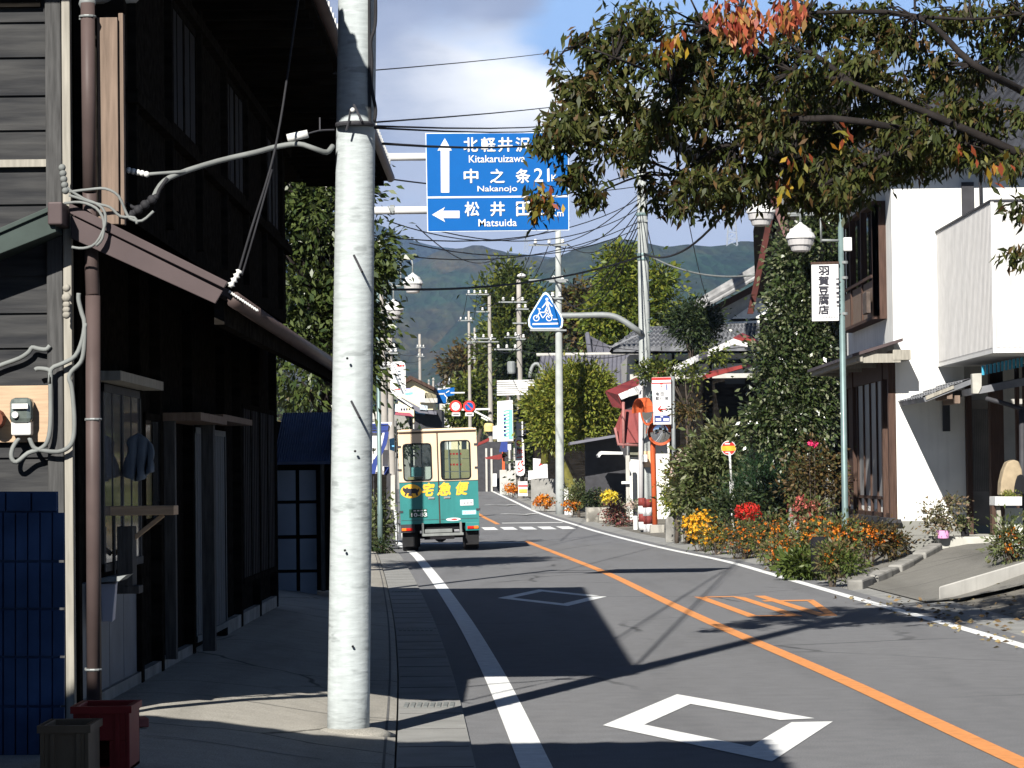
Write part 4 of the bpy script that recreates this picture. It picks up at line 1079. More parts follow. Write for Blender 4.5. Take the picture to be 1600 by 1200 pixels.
mb = MB(); mb.box(P(1312, 0, 44.1).x, P(1325, 0, 44.1).x, 44.08, 44.22, zat(392, 44.1, 1318), zat(371, 44.1, 1318)); mb.build('control_box', M['white_metal'], rl, bevel=.01)
mb = MB()
for py in (410, 434, 490): mb.lathe(P(1319, py, 44.2), [(.058, -.02), (.058, .02)], 12)
mb.build('collar', M['steel'], rl)
mb = MB(); mb.tube([P(1322, 334, 44.2), P(1234, 337, 44.2)], .014, 6).tube([P(1322, 299, 44.2), P(1232, 300, 44.2)], .016, 6).tube([P(1321, 340, 44.2), P(1320, 286, 44.2)], .02, 6); mb.build('cross_arm', M['steel'], rl)
fs = thing('shop_sign', 'white upright sign with five black characters hung on the lamp post', 'sign', P(1290, 503, 44.1))
Y = 44.1; mb = MB(); mb.prism([P(1269, 502, Y), P(1311, 501, Y), P(1310, 412, Y), P(1268, 413, Y)], (0, .05, 0)); mb.build('panel', M['sign_white'], fs, bevel=.004)
MB().prism([P(1267, 413, Y - .01), P(1311, 412, Y - .01), P(1311, 408.5, Y - .01), P(1267, 409.5, Y - .01)], (0, .07, 0)).build('cap', M['wood_brown'], fs)
for ch, py in zip('羽賀豆腐店', (422.5, 438.5, 454.5, 469, 484)): text(ch, P(1287, py, Y - .003), (1, 0, 0), (0, 0, 1), 16 * Y / F, 13.5 * Y / F, M['sign_ink'], fs, fat=.005)
mb = MB()
for i in range(7): mb.box(P(1299.5, 0, Y).x, P(1304.5, 0, Y).x, Y - .004, Y - .001, zat(437 + i * 7 + 2.2 * (i % 2), Y, 1302), zat(435 + i * 7, Y, 1302))
mb.build('side_print', M['sign_ink'], fs)
mb = MB()
for i in range(6): mb.box(P(1278 + i * 4.2, 0, Y).x, P(1281 + i * 4.2, 0, Y).x, Y - .004, Y - .001, zat(497.5, Y, 1290), zat(494, Y, 1290))
mb.build('small_print', mat('print_grey', (.35, .35, .36), .7), fs)
MB().bar(P(1311, 440, Y + .05), P(1319, 440, 44.2), .02, .02).bar(P(1311, 490, Y + .05), P(1319, 490, 44.2), .02, .02).build('bracket', M['steel'], fs)
# ------------------------------------------------------------------ white house beside the driveway
WX, WY, WB, Z1 = P(1401, 838, 46).x, 46.0, 52.4, .42
wh = thing('white_house', 'two-storey white plastered house with dark tiled roof and timber window bays', 'house', (WX, WY, Z1))
zf = zat(814, WY, 1401)                                   # top of the foundation
EZ2 = zat(296, WY - 1.0, 1380)
mb = MB()
mb.box(WX, WX + 1.12, WY, WY + .2, zf, 6.7)
mb.box(WX + 1.12, 11.5, WY, WY + .2, zat(560, WY, 1500), 6.7)
mb.box(WX, WX + .2, WY + .2, WB, zf, zat(565, 49, 1360)); mb.box(WX, WX + .2, WY + .2, WB, 3.3, 6.7)
mb.box(WX + .2, 11.5, WB - .2, WB, zf, 6.7); mb.box(11.3, 11.5, WY + .2, WB - .2, zf, 6.7)
mb.build('plaster_wall', M['plaster'], wh)
MB().box(WX - .03, WX + 1.14, WY - .03, WB, .1, zf).build('foundation', M['foundation'], wh, bevel=.01)
MB().box(WX - .18, WX - .03, WY - .16, WB, zf - .03, zf + .05).box(WX - .03, WX + .06, WY - .16, WY - .02, zf - .03, zf + .03).build('sill_board', M['dark_steel'], wh)
def lw(px, py): return PX(px, py, WX)                     # point on the street wall
# timber posts and tall sliding window of the ground floor
mb = MB()
for px in (1399, 1388, 1341, 1327):
    y = lw(px, 700).y; y = max(WY + .06, y); mb.box(WX - .10, WX + .02, y - .07, y + .07, zf, 3.5)
mb.box(WX - .06, WX, WY + .1, WB, zf, zf + .12).box(WX - .08, WX, WY + .1, WB, 3.1, 3.4)
mb.build('posts', M['wood_brown'], wh, bevel=.006)
wn = MB(); y0, y1 = lw(1386, 700).y, lw(1345, 700).y
for k in range(5): y = y0 + (y1 - y0) * k / 4; wn.box(WX - .06, WX - .01, y - .03, y + .03, zf + .12, 3.1)
wn.box(WX - .06, WX - .01, y0, y1, 1.15, 1.2)
wn = wn.build('tall_window', M['wood_brown'], wh)
MB().box(WX - .03, WX - .02, y0, y1, zf + .35, 3.1).build('pane', mat('grey_pane', (.25, .25, .25), .35, .1, 2), wn)
MB().box(WX - .035, WX - .022, y1 + .05, WB - .4, zf + .2, 3.1).build('shutter', M['wood_brown'], wh)
# upper bay window with balustrade
y0, y1 = lw(1384, 400).y, lw(1331, 400).y; zb0 = zat(505, (y0 + y1) / 2, 1355); zb1 = 5.95
bay = MB(); bx0 = WX - .22
for k in range(4): y = y0 + (y1 - y0) * k / 3; bay.box(bx0, bx0 + .1, y - .05, y + .05, zb0, zb1)
bay.box(bx0, WX, y0 - .05, y1 + .05, zb0 - .05, zb0).box(bx0, WX, y0 - .05, y1 + .05, zb1, zb1 + .06).box(bx0 - .03, bx0, y0, y1, zb0 + .62, zb0 + .67)
bay.box(bx0, WX, y0 - .05, y0 - .01, zb0, zb1)
bay = bay.build('bay_window', M['wood_brown'], wh)
MB().box(bx0 + .12, bx0 + .14, y0, y1, zb0, zb1).build('pane', M['glass_dark'], bay)
MB().box(bx0 + .03, bx0 + .06, y0, y1, zb0, zb0 + .6).build('balustrade', M['wood_tan'], bay)
MB().box(bx0 - .1, bx0 - .03, y0 + .05, y0 + .6, zb0 + .05, zb0 + .4).build('air_unit', mat('bike_grey', (.09, .07, .06), .7, .3, 9), bay, bevel=.01)
# pent roof over the ground floor window
cz = zat(543, 46, 1425)
mb = MB(); mb.prism([(WX - .75, WY - .75, cz - .12), (WX + .05, WY - .75, cz + .12), (WX + .05, WB - .2, cz + .12), (WX - .75, WB - .2, cz - .12)], (0, 0, -.05))
mb.build('pent_roof', M['brown_metal'], wh)
mb = MB()
for y in (WY - .62, WY + 1.6, WY + 3.6, WY + 5.6): mb.box(WX - .62, WX + .02, y - .05, y + .05, cz - .26, cz - .12)
mb.box(WX - .68, WX - .58, WY - .7, WB - .3, cz - .24, cz - .14).box(WX - .1, WX + .18, WY - .68, WY - .02, cz - .22, cz - .06)
mb.build('pent_beams', M['wood_pale'], wh)
# eaves and hipped tiled roof
mb = MB(); rx, rz = 9.2, 9.0
mb.roofsheet((rx, 49.0, rz), (rx, 50.2, rz), (WX - 1.0, WB + .9, 6.68), (WX - 1.0, WY - .62, 6.68), 30, 12, .03, .06, .02)
mb.roofsheet((rx - .01, 49.0, rz), (rx + .01, 49.0, rz), (13.0, WY - .62, 6.68), (WX - 1.0, WY - .62, 6.68), 30, 12, .03, .06, .02)
mb.roofsheet((rx, 50.2, rz), (rx, 49.0, rz), (13.0, WY - .62, 6.68), (13.0, WB + .9, 6.68), 30, 12, .03, .06, .02)
mb.build('roof', M['tile_dark'], wh)
MB().box(WX - .95, 12.9, WY - .57, WB + .85, 6.53, 6.61).build('soffit', M['wood_black'], wh)
mb = MB(); mb.tube([(WX - 1.02, WY - .62, 6.61), (WX - 1.02, WB + .9, 6.57)], .05, 8); mb.build('gutter', M['brown_pipe'], wh, smooth=True)
# balcony box of pale sheet
BY = 40.7; BX = P(1551, 440, BY).x; zt1 = zat(315, BY, 1550); zb_ = zat(546, BY, 1552)
mb = MB(); mb.box(BX, BX + .06, BY, WY, zb_, zt1); 
n = 46
for i in range(n):
    y = BY + .02 + (WY - BY - .04) * i / n; mb.box(BX - .006, BX, y, y + .045, zb_ + .03, zt1 - .03)
mb.box(BX + .06, 11.5, BY, BY + .06, zb_, zt1)
for i in range(60):
    x = BX + .05 + i * .075; mb.box(x, x + .045, BY - .006, BY, zb_ + .03, zt1 - .03)
mb.build('balcony', M['balcony'], wh)
MB().box(BX - .02, BX + .10, BY - .02, WY, zt1, zt1 + .03).box(BX + .10, 11.5, BY - .02, BY + .1, zt1, zt1 + .03).build('handrail', M['dark_steel'], wh)
MB().box(BX - .012, 11.5, BY - .02, WY, zb_ - .05, zb_).box(BX - .012, BX + .03, BY - .015, BY + .03, zb_, zt1).build('balcony_floor', M['white_metal'], wh)
# upstairs window beside the balcony
MB().box(P(1497, 0, WY).x, P(1516, 0, WY).x, WY - .04, WY - .005, zat(345, WY, 1505), zat(285, WY, 1505)).build('upper_window', M['dark_steel'], wh)
MB().tube([P(1533, 330, 45.9), P(1531, 262, 45.9), P(1531, 230, 45.9)], .025, 7).build('downpipe', M['dark_steel'], wh, smooth=True)
# recessed entrance
ex0 = WX + 1.12
MB().box(ex0 + .02, 11.5, WY + .9, WY + 1.0, .3, 3.6).build('entrance_wall', M['plaster_old'], wh)
dr = MB(); dx0, dx1 = P(1503, 0, WY + .6).x, P(1537, 0, WY + .6).x
dr.box(dx0, dx1, WY + .55, WY + .6, zf - .1, zf + .45)
for i in range(12): x = dx0 + (dx1 - dx0) * i / 12; dr.box(x, x + .018, WY + .55, WY + .59, zf + .45, 2.6)
dr.box(dx0, dx1, WY + .54, WY + .62, 2.6, 2.75).box(dx0, dx1, WY + .54, WY + .6, 1.1, 1.2)
dr = dr.build('lattice_door', mat('door_grey', (.22, .20, .18), .8, .2, 4), wh)
MB().box(dx0, dx1, WY + .60, WY + .62, zf, 2.6).build('pane', mat('door_pane', (.10, .10, .10), .4, .1), dr)
MB().box(P(1536, 0, 45.2).x, P(1557, 0, 45.2).x, 45.2, 45.4, .3, 3.3).build('porch_post', M['wood_brown'], wh, bevel=.01)
MB().box(P(1498, 0, 45.9).x, P(1507, 0, 45.9).x, 45.85, 45.98, .3, 3.0).build('door_post', M['wood_brown'], wh, bevel=.01)
MB().box(P(1463, 0, 45.9).x, P(1474, 0, 45.9).x, 45.93, 45.985, zat(674, 45.9, 1468), zat(622, 45.9, 1468)).build('narrow_window', M['dark_steel'], wh)
# porch roof with a tiled verge sloping to the street
Yp = 43.2
mb = MB(); a, b = P(1443, 622, Yp), P(1526, 590, Yp); a2, b2 = Vector((a.x, WY + .5, a.z)), Vector((b.x, WY + .5, b.z))
mb.roofsheet(b2, b, a, a2, 12, 4, .014, .05, .02); mb.build('porch_roof', M['tile'], wh)
MB().prism([P(1446, 619, Yp - .02), P(1490, 602, Yp - .02), P(1491, 607, Yp - .02), P(1447, 625, Yp - .02)], (0, .08, 0)).build('porch_barge', M['wood_pale'], wh)
mb = MB()
for px, py in ((1484, 617), (1496, 624)): c = P(px, py, Yp + .05); mb.box(c.x - .04, c.x + .04, c.y, c.y + 1.2, c.z - .06, c.z + .06)
mb.build('porch_beams', M['wood_tan'], wh)
# second porch eave at the edge of the view with a blue ridge ornament
Yq = 42.0
mb = MB(); mb.prism([P(1523, 606, Yq), P(1660, 578, Yq), P(1660, 592, Yq), P(1526, 616, Yq)], (0, 3.4, 0)); mb.build('side_porch_roof', M['tile'], wh)
MB().prism([P(1519, 584, Yq - .02), P(1534, 583, Yq - .02), P(1534, 605, Yq - .02), P(1529, 615, Yq - .02), P(1520, 615, Yq - .02)], (0, .15, 0)).build('eave_block', M['stone_white'], wh, bevel=.006)
bl = mat('blue_glaze', (.05, .30, .45), .35, .2, 20)
mb = MB()
for i in range(16): px = 1536 + i * 6; py = 586 - i * 1.25; mb.tube([P(px, py, Yq + .1), P(px, py - 15, Yq + .1)], .022, 6)
mb.build('blue_ornament', bl, wh)
mb = MB(); mb.tube([P(1540, 622, Yq + .1), P(1575, 632, Yq + .1), P(1600, 640, Yq + .1), P(1640, 645, Yq + .1)], .035, 7); mb.tube([P(1597, 640, Yq + .1), P(1598, 860, Yq + .1)], .045, 8); mb.build('porch_gutter', M['dark_steel'], wh, smooth=True)
MB().box(P(1588, 0, 43.2).x, P(1594, 0, 43.2).x, 43.2, 43.3, .4, 3.2).box(P(1576, 0, 44).x, P(1582, 0, 44).x, 44, 44.1, .4, 3.2).build('porch_mullions', M['wood_brown'], wh)

# steps, kerbs and low wall round the driveway
Ys = 44.4
stp = thing('doorstep', 'pale stone doorstep at the top of the driveway before the entrance', 'step', (P(1500, 850, Ys).x, Ys, gz(7, Ys)))
x0, x1 = P(1456, 0, Ys).x, P(1580, 0, Ys).x
MB().box(x0, x1, Ys, 46.4, .2, zat(839, Ys, 1480)).build('tread', M['stone_white'], stp, bevel=.02)
MB().box(P(1507, 0, Ys - .5).x, x1 + .3, Ys - .45, Ys - .012, .2, zat(851, Ys - .45, 1540)).build('lower_tread', M['stone'], stp, bevel=.02)
MB().box(P(1404, 0, Ys + .3).x, x0 - .012, Ys + .5, 45.95, .2, zat(838, Ys + .5, 1430)).build('side_kerb', M['foundation'], stp, bevel=.015)
ke = thing('stone_kerb', 'low weathered stone kerb between the flower bed and the driveway', 'kerb', P(1350, 880, 41.5))
pts = [G(1322, 893, .06), G(1368, 880, .2), G(1420, 862, .33), G(1458, 855, .38)]
pts = [Vector((p.x, p.y, gz(p.x, p.y))) for p in [P(1335, 897, 39.6), P(1360, 886, 40.8), P(1410, 868, 42.3), P(1460, 858, 44.2)]]
pts = [pts[0].lerp(pts[1], t) for t in (0, .55)] + [pts[1].lerp(pts[2], t) for t in (0, .4, .75)] + [pts[2].lerp(pts[3], t) for t in (.1, .5, 1)]
for i in range(len(pts) - 1):
    a, b = pts[i], pts[i + 1] + Vector((.03 * (-1) ** i, 0, .02 * (-1) ** i)); e = (b - a) * .02
    MB().bar(a + e + Vector((0, 0, .0)), b - e + Vector((0, 0, .0)), .22, .26).build('kerb_stone', M['stone'], ke, bevel=.03)
lw_ = thing('low_wall', 'low sloping concrete kerb wall dappled by leaf shade at the foot of the driveway', 'wall', P(1470, 940, 35.6))
a0, a1 = P(1467, 942, 35.4), P(1640, 906, 36.6); t0, t1 = P(1467, 917, 35.4), P(1640, 866, 36.6)
MB().prism([a0 - Vector((0, 0, .2)), a1 - Vector((0, 0, .2)), t1, t0], (.06, .22, 0)).build('wall', M['plaster_old'], lw_, bevel=.015)
MB().bar(a0 + Vector((-.02, -.06, -.0)), a1 + Vector((0, -.06, -.0)), .1, .06).build('footing', M['concrete'], lw_)

# pots by the step
def pot_plant(name, label, px, pybase, Y, potw, poth, pm, ells, lm, leaf, n=50):
    b = P(px, pybase, Y); t = thing(name, label, 'potted plant', b)
    MB().lathe(b, [(potw * .4, 0), (potw * .5, poth), (potw * .46, poth), (potw * .43, poth - .03)], 18).build('pot', pm, t, smooth=False)
    p, d, cc = blobs([(P(e[0], e[1], Y), (e[2] * Y / F, e[3] * Y / F, e[3] * Y / F), e[4]) for e in ells], n, 16, (.07, .07, .05))
    leaf_mesh('foliage', p, d, leaf * RNG.uniform(.7, 1.3, len(p)), .5, lm, t)
    mb = MB()
    for c in cc[::max(1, len(cc) // 7)]: c = Vector(c); mb.tube([b + Vector((0, 0, poth * .8)), b.lerp(c, .5) + Vector((.02, 0, .08)), c], [.014, .011, .006], 5)
    mb.build('stem', M['bark'], t, smooth=True)
LM['bonsai'] = leafmat('leaf_bonsai', [(.13, .12, .06), (.17, .15, .08), (.10, .10, .045), (.20, .14, .09)], .25)
pot_plant('potted_shrub', 'spreading shrub in a shiny pink pot on the doorstep', 1474, 841, 44.3, .21, .12, M['pink'],
          [(1470, 797, 20, 12, 2), (1490, 787, 16, 9, 1.6), (1458, 805, 9, 6, .8), (1466, 822, 14, 7, 1.2), (1480, 818, 12, 7, 1)], LM['bonsai'], .06, 60)
pot_plant('potted_shrub', 'small green shrub in a square black pot beside the pink one', 1508, 839, 44.6, .15, .13, M['rubber'], [(1503, 820, 10, 7, 1), (1510, 817, 7, 5, .6)], LM['shrub'], .06, 16)
lg = thing('log_planter', 'hollow upright log with moss inside standing on a white shelf', 'planter', P(1580, 776, 41.5))
mb = MB(); c = P(1580, 776, 41.5)
prof = [(-17, 0), (-16, 20), (-12, 38), (-6, 52), (4, 56), (12, 53), (17, 40), (19, 20), (18, 0)]
poly = [P(1580 + a, 774 - b, 41.4) for a, b in prof]; mb.prism(poly, (0, .28, 0)); mb.build('log', M['log'], lg, bevel=.02)
mb = MB(); mb.prism([P(1580 + a * .5 + 13, 772 - b * .55, 41.385) for a, b in prof], (0, .012, 0)); mb.build('hollow', M['dark'], lg)  # dark sheet on the solid log face paints the shade inside the hollow
p, d, cc = blobs([(P(1580, 770, 41.35), (.12, .05, .035), 1)], 12, 14, (.03, .03, .02)); leaf_mesh('moss', p, d, .035, .5, LM['olive'], lg)
sf = thing('white_shelf', 'white shelf on pale legs under the hollow log', 'shelf', P(1575, 850, 41.5))
MB().prism([P(1555, 790, 41.2), P(1597, 790, 41.2), P(1597, 776, 41.2), P(1555, 776, 41.2)], (0, .5, 0)).build('top', M['white_metal'], sf, bevel=.005)
MB().prism([P(1560, 862, 41.3), P(1569, 862, 41.3), P(1563, 791, 41.3), P(1557, 791, 41.3)], (0, .06, 0)).build('leg', M['wood_pale'], sf)
MB().prism([P(1570, 862, 41.6), P(1598, 862, 41.6), P(1598, 794, 41.6), P(1571, 794, 41.6)], (0, .04, 0)).build('back_panel', mat('shelf_panel', (.5, .52, .46), .7), sf)

# ------------------------------------------------------------------ flower bed and shrubs
def flowers(name, label, px, py, Y, rx, rz, lm, fm, nfl=60, fs=.03, nleaf=30, ncl=36, ry=None, cat='flowers', group=None, stems=True, leaf=.07):
    """a bushy clump centred on pixel px,py; the ground is found beneath it"""
    c = P(px, py, Y); g = gz(c.x, Y); rxm, rzm = rx * Y / F, rz * Y / F; ry = ry or rxm * .8
    t = thing(name, label, cat, (c.x, Y, g), group)
    p, d, cc = blobs([(c, (rxm, ry, rzm), 1)], ncl, nleaf, (.10, .10, .09), shell=.3, droop=-.15)
    leaf_mesh('foliage', p, d, leaf * RNG.uniform(.6, 1.4, len(p)), .38, lm, t)
    if stems:
        mb = MB(); mb_n = 0
        for q in cc[::2]:
            q = Vector(q); f = Vector((c.x + (q.x - c.x) * .4, Y + (q.y - Y) * .4, min(g, q.z - .05))); mb.tube([f, f.lerp(q, .6), q], [.008, .007, .004], 4)
        mb.build('stem', M['bark'], t)
    if fm:
        dv = RNG.normal(size=(nfl, 3)); dv[:, 1] -= .6; dv[:, 2] += .35; dv /= np.linalg.norm(dv, axis=1, keepdims=True)
        ctr = np.array(c) + dv * np.array((rxm, ry, rzm)) * RNG.uniform(.55, 1.2, (nfl, 1))
        k = 9; an = np.linspace(0, 2 * math.pi, k, endpoint=False)
        nrm = dv + RNG.normal(size=dv.shape) * .3; nrm[:, 1] -= .4; nrm /= np.linalg.norm(nrm, axis=1, keepdims=True)
        u = np.cross(nrm, np.array([0, 0, 1.0])); u /= np.linalg.norm(u, axis=1, keepdims=True) + 1e-9; v = np.cross(nrm, u)
        dd = (u[:, None, :] * np.cos(an)[None, :, None] + v[:, None, :] * np.sin(an)[None, :, None]) + nrm[:, None, :] * RNG.uniform(.1, .6, (nfl, k, 1))
        pp = np.repeat(ctr[:, None, :], k, 1)
        leaf_mesh('blossom', pp.reshape(-1, 3), dd.reshape(-1, 3), np.repeat(fs * RNG.uniform(.7, 1.3, nfl), k), .62, fm, t)
    return t
flowers('chrysanthemum', 'bright yellow chrysanthemum clump at the road end of the flower bed', 1098, 825, 59.5, 30, 24, LM['flower_leaf'], LM['yellow'], 190, .055)
flowers('chrysanthemum', 'amber chrysanthemum clump low beside the bright yellow one', 1122, 838, 57, 22, 16, LM['flower_leaf'], LM['yellow'], 70, .045)
flowers('cosmos', 'straggling orange flowers round the foot of the bus stop post', 1160, 840, 54, 34, 24, LM['flower_leaf'], LM['orange'], 99, 0.03, ncl=56)
flowers('salvia', 'vivid red flower patch behind the bus stop post', 1168, 801, 55.5, 18, 12, LM['dark'], LM['red'], 130, .06, ncl=14)
flowers('cosmos', 'orange flowers between the bus stop and the lamp post', 1208, 838, 50, 32, 26, LM['flower_leaf'], LM['orange'], 99, 0.032, ncl=56)
flowers('cosmos', 'deep orange flowers over dry stems at the kerb', 1226, 862, 47, 26, 18, LM['flower_leaf'], LM['orange'], 78, 0.034)
flowers('salvia', 'dusty red flower spike clump among green leaves beside the lamp post', 1258, 800, 48, 24, 22, LM['flower_leaf'], LM['rose'], 90, .045)
flowers('cosmos', 'green bush dotted with orange flowers just before the lamp post', 1276, 838, 44, 30, 28, LM['flower_leaf'], LM['orange'], 78, 0.036, ncl=46)
flowers('cosmos', 'orange flowers round the foot of the lamp post', 1312, 842, 43, 26, 26, LM['flower_leaf'], LM['orange'], 89, 0.038, ncl=56)
flowers('cosmos', 'brown drying clump topped with orange flowers under the tall window', 1354, 838, 44.4, 26, 22, LM['brown'], LM['orange'], 67, 0.038, ncl=36)
flowers('cosmos', 'dark orange flowers at the corner of the stone kerb', 1392, 846, 44.6, 14, 12, LM['brown'], LM['orange'], 36, 0.034)
flowers('cosmos', 'low orange flowers hanging over the grassy kerb', 1300, 872, 40.5, 16, 14, LM['flower_leaf'], LM['orange'], 24, 0.034)
flowers('cosmos', 'leggy orange flowers at the far edge beside the white shelf', 1578, 850, 38.5, 18, 26, LM['shrub'], LM['orange'], 36, 0.038)
flowers('garden_grass', 'tuft of bright green grass at the edge of the road below the flower bed', 1252, 882, 43.2, 24, 6, LM['grass'], None, cat='grass tuft', stems=False, leaf=.12)
flowers('garden_grass', 'small mossy tuft at the kerb under the lamp post', 1322, 880, 40.4, 14, 5, LM['grass'], None, cat='grass tuft', stems=False, leaf=.08, ncl=12)
o = MB().lathe(P(1281, 893, 41.6), [(.12, 0), (.13, .45), (.10, .5)], 14).build('bin', M['dark'], None, smooth=True); tag(o, 'dark round tub half hidden by leaves at the kerb', 'tub')
# taller shrubs behind
def bush(name, label, blobs_px, Y, lm, leaf, nclump, nleaf=30, W=.45, crad=.14, fm=None, nf=0, cat='shrub', droop=.1, depth=.8):
    e = [(P(b[0], b[1], Y + (b[5] if len(b) > 5 else 0)), (b[2] * Y / F, depth * max(.3, b[2] * Y / F), b[3] * Y / F), b[4]) for b in blobs_px]
    xs = [q[0].x for q in e]; x = sum(xs) / len(xs); base = (x, Y, gz(x, Y))
    e = [(c, tuple(max(.45 * q, q - .9 * crad) for q in r), w_) for c, r, w_ in e]
    t = tree(name, label, base, e, lm, M['bark'], leaf, W, nclump, nleaf, (crad, crad, crad * .85), trunk=.05, limbs=16, droop=droop, cat=cat, shell=.3)
    return t
bush('camellia_tree', 'dense glossy dark green camellia tree between the lamp and the white house', [(1250, 640, 62, 110, 4), (1246, 480, 48, 80, 2.7), (1280, 560, 44, 150, 3), (1238, 405, 26, 50, 1.1), (1292, 400, 26, 80, 1.2), (1205, 560, 28, 60, 1.0), (1195, 660, 36, 50, 1.2), (1270, 350, 24, 30, .5)], 55, LM['camellia'], .105, 560, 46, .55, .17, droop=.3)
bush('viburnum_bush', 'broad grey-green leafy bush behind the round bus stop disc', [(1105, 735, 42, 48, 3), (1130, 700, 36, 42, 2), (1140, 760, 48, 36, 2), (1078, 775, 28, 28, 1.0)], 64, LM['shrub'], .17, 170, 30, .4, .2)
bush('fir_bush', 'dark feathery conifer bush behind the bus stop post', [(1190, 740, 44, 46, 2.5), (1200, 715, 24, 26, 1), (1165, 765, 30, 24, 1)], 60, LM['fir'], .12, 150, 46, .12, .17, droop=-.3)
bush('rose_bush', 'reddish brown rose bush with a few pink blooms beside the lamp post', [(1275, 730, 46, 36, 2), (1250, 760, 40, 26, 1.2), (1305, 760, 24, 26, .8)], 51, LM['brown'], .08, 80, 24, .5, .14)
flowers('rose', 'two bright pink blooms at the top of the rose bush', 1269, 694, 50.8, 6, 5, LM['brown'], mat('petal_pink', (.6, .03, .12), .6), 5, .06, ncl=3, cat='flowers')
bush('low_hedge', 'bright green low bush at the base of the grey stone post', [(1052, 778, 20, 26, 1), (1060, 745, 22, 26, .8)], 66, LM['olive'], .08, 60, 30, .5, .12)
bush('white_flower_bush', 'shrub with pale white and pinkish blossoms above the stone post', [(1062, 738, 26, 30, 1), (1085, 715, 20, 26, .7)], 65.5, LM['brown'], .09, 30, 24)
flowers('pale_roses', 'pale blossoms scattered over the shrub by the sign post', 1072, 732, 65, 24, 30, LM['shrub'], LM['pale'], 36, .06, ncl=8)
bush('under_shrub', 'dim undergrowth shrub beneath the camellia tree', [(1215, 780, 60, 30, 2), (1280, 780, 50, 24, 1.4), (1140, 790, 40, 24, 1)], 56.5, LM['dark'], .11, 110, 30)
def stone(name, label, px0, px1, py0, py1, Y, m, cat='stone', rnd=.3):
    a, b = P(px0, py1, Y), P(px1, py0, Y); z0 = gz((a.x + b.x) / 2, Y) - .03; mb = MB(); w_ = b.x - a.x
    pts = [(a.x, z0), (b.x, z0), (b.x - w_ * .02, b.z - .1), (b.x - w_ * rnd, b.z), (a.x + w_ * rnd * .6, b.z - .02), (a.x + w_ * .04, b.z - .14)]
    o = mb.prism([(x, Y, z) for x, z in pts], (0, max(.15, w_ * .6), 0)).build(name, m, None, bevel=min(.05, w_ * .15)); return tag(o, label, cat)
stone('stone_post', 'rough grey stone gatepost at the roadside below the bright green bush', 1040, 1054, 806, 846, 67.5, M['stone'])
stone('stone_post', 'second grey stone gatepost leaning beside the first one', 1055, 1066, 802, 842, 67, M['stone'])
stone('stone_slab', 'flat grey stone slab standing behind the yellow chrysanthemums', 1064, 1086, 799, 850, 65.5, M['foundation'])
stone('garden_rock', 'rounded grey rock between the red flowers and the shrubs', 1180, 1204, 782, 812, 57, M['stone'], 'rock')
stone('garden_rock', 'tall pale rock among the stems just before the lamp post', 1288, 1306, 745, 800, 52, M['stone'], 'rock', .45)
stone('garden_rock', 'pale grey rock low under the rose bush', 1232, 1250, 790, 830, 50.5, M['stone'], 'rock')

# bus stop
bs = P(1148, 850, 60); bt = P(1138.5, 700, 60)
bst = thing('bus_stop', 'round bus stop disc in white, red and orange on a white post', 'bus stop', (bs.x, 60, gz(bs.x, 60)))
MB().tube([(bs.x, 60, gz(bs.x, 60)), P(1143, 752, 60)], .05, 10).tube([P(1143, 752, 60), P(1140, 708, 60)], .025, 8).build('post', M['white_metal'], bst, smooth=True)
c = bt; nx = Vector((-.15, -1, 0)).normalized()
MB().lathe(c + nx * .0, [(.155, -.02), (.155, .0)], 24, axis=nx).build('disc', M['sign_white'], bst)
def segdisc(c, r, z0, z1, nrm, off, n=12):
    u = nrm.cross(Vector((0, 0, 1))).normalized(); pts = []
    for i in range(n + 1): z = z0 + (z1 - z0) * i / n; pts.append((math.sqrt(max(0, r * r - z * z)), z))
    return [c + nrm * off + u * -x + Vector((0, 0, z)) for x, z in pts] + [c + nrm * off + u * x + Vector((0, 0, z)) for x, z in reversed(pts)]
MB().poly(segdisc(c, .14, -.135, -.06, nx, .004)).poly(segdisc(c, .14, .03, .135, nx, .004)).build('red_bands', M['sign_red'], bst)
MB().poly(segdisc(c, .15, -.06, .045, nx, .006)).build('orange_band', mat('sign_orange', (.8, .36, .03), .5), bst)
MB().poly([c + nx * .008 + Vector(q) for q in ((-.08, 0, .075), (.09, 0, .075), (.09, 0, .105), (-.08, 0, .105))]).poly([c + nx * .008 + Vector(q) for q in ((-.07, 0, -.1), (.07, 0, -.1), (.07, 0, -.08), (-.07, 0, -.08))]).build('name_strip', M['sign_white'], bst)

# leaf litter under the cherry
p = []
for _ in range(420):
    y = RNG.uniform(24, 37); x = XR(y) + abs(RNG.normal()) * 1.3 - .3; p.append((x, y, gz(x, y) + .012))
p = np.array(p); d = RNG.normal(size=p.shape); d[:, 2] *= .12
o = leaf_mesh('fallen_leaves', p, d, .075 * RNG.uniform(.6, 1.2, len(p)), .5, LM['litter'], None, fold=.1); tag(o, 'dry fallen leaves scattered on the verge under the cherry tree', 'leaves', kind='stuff')

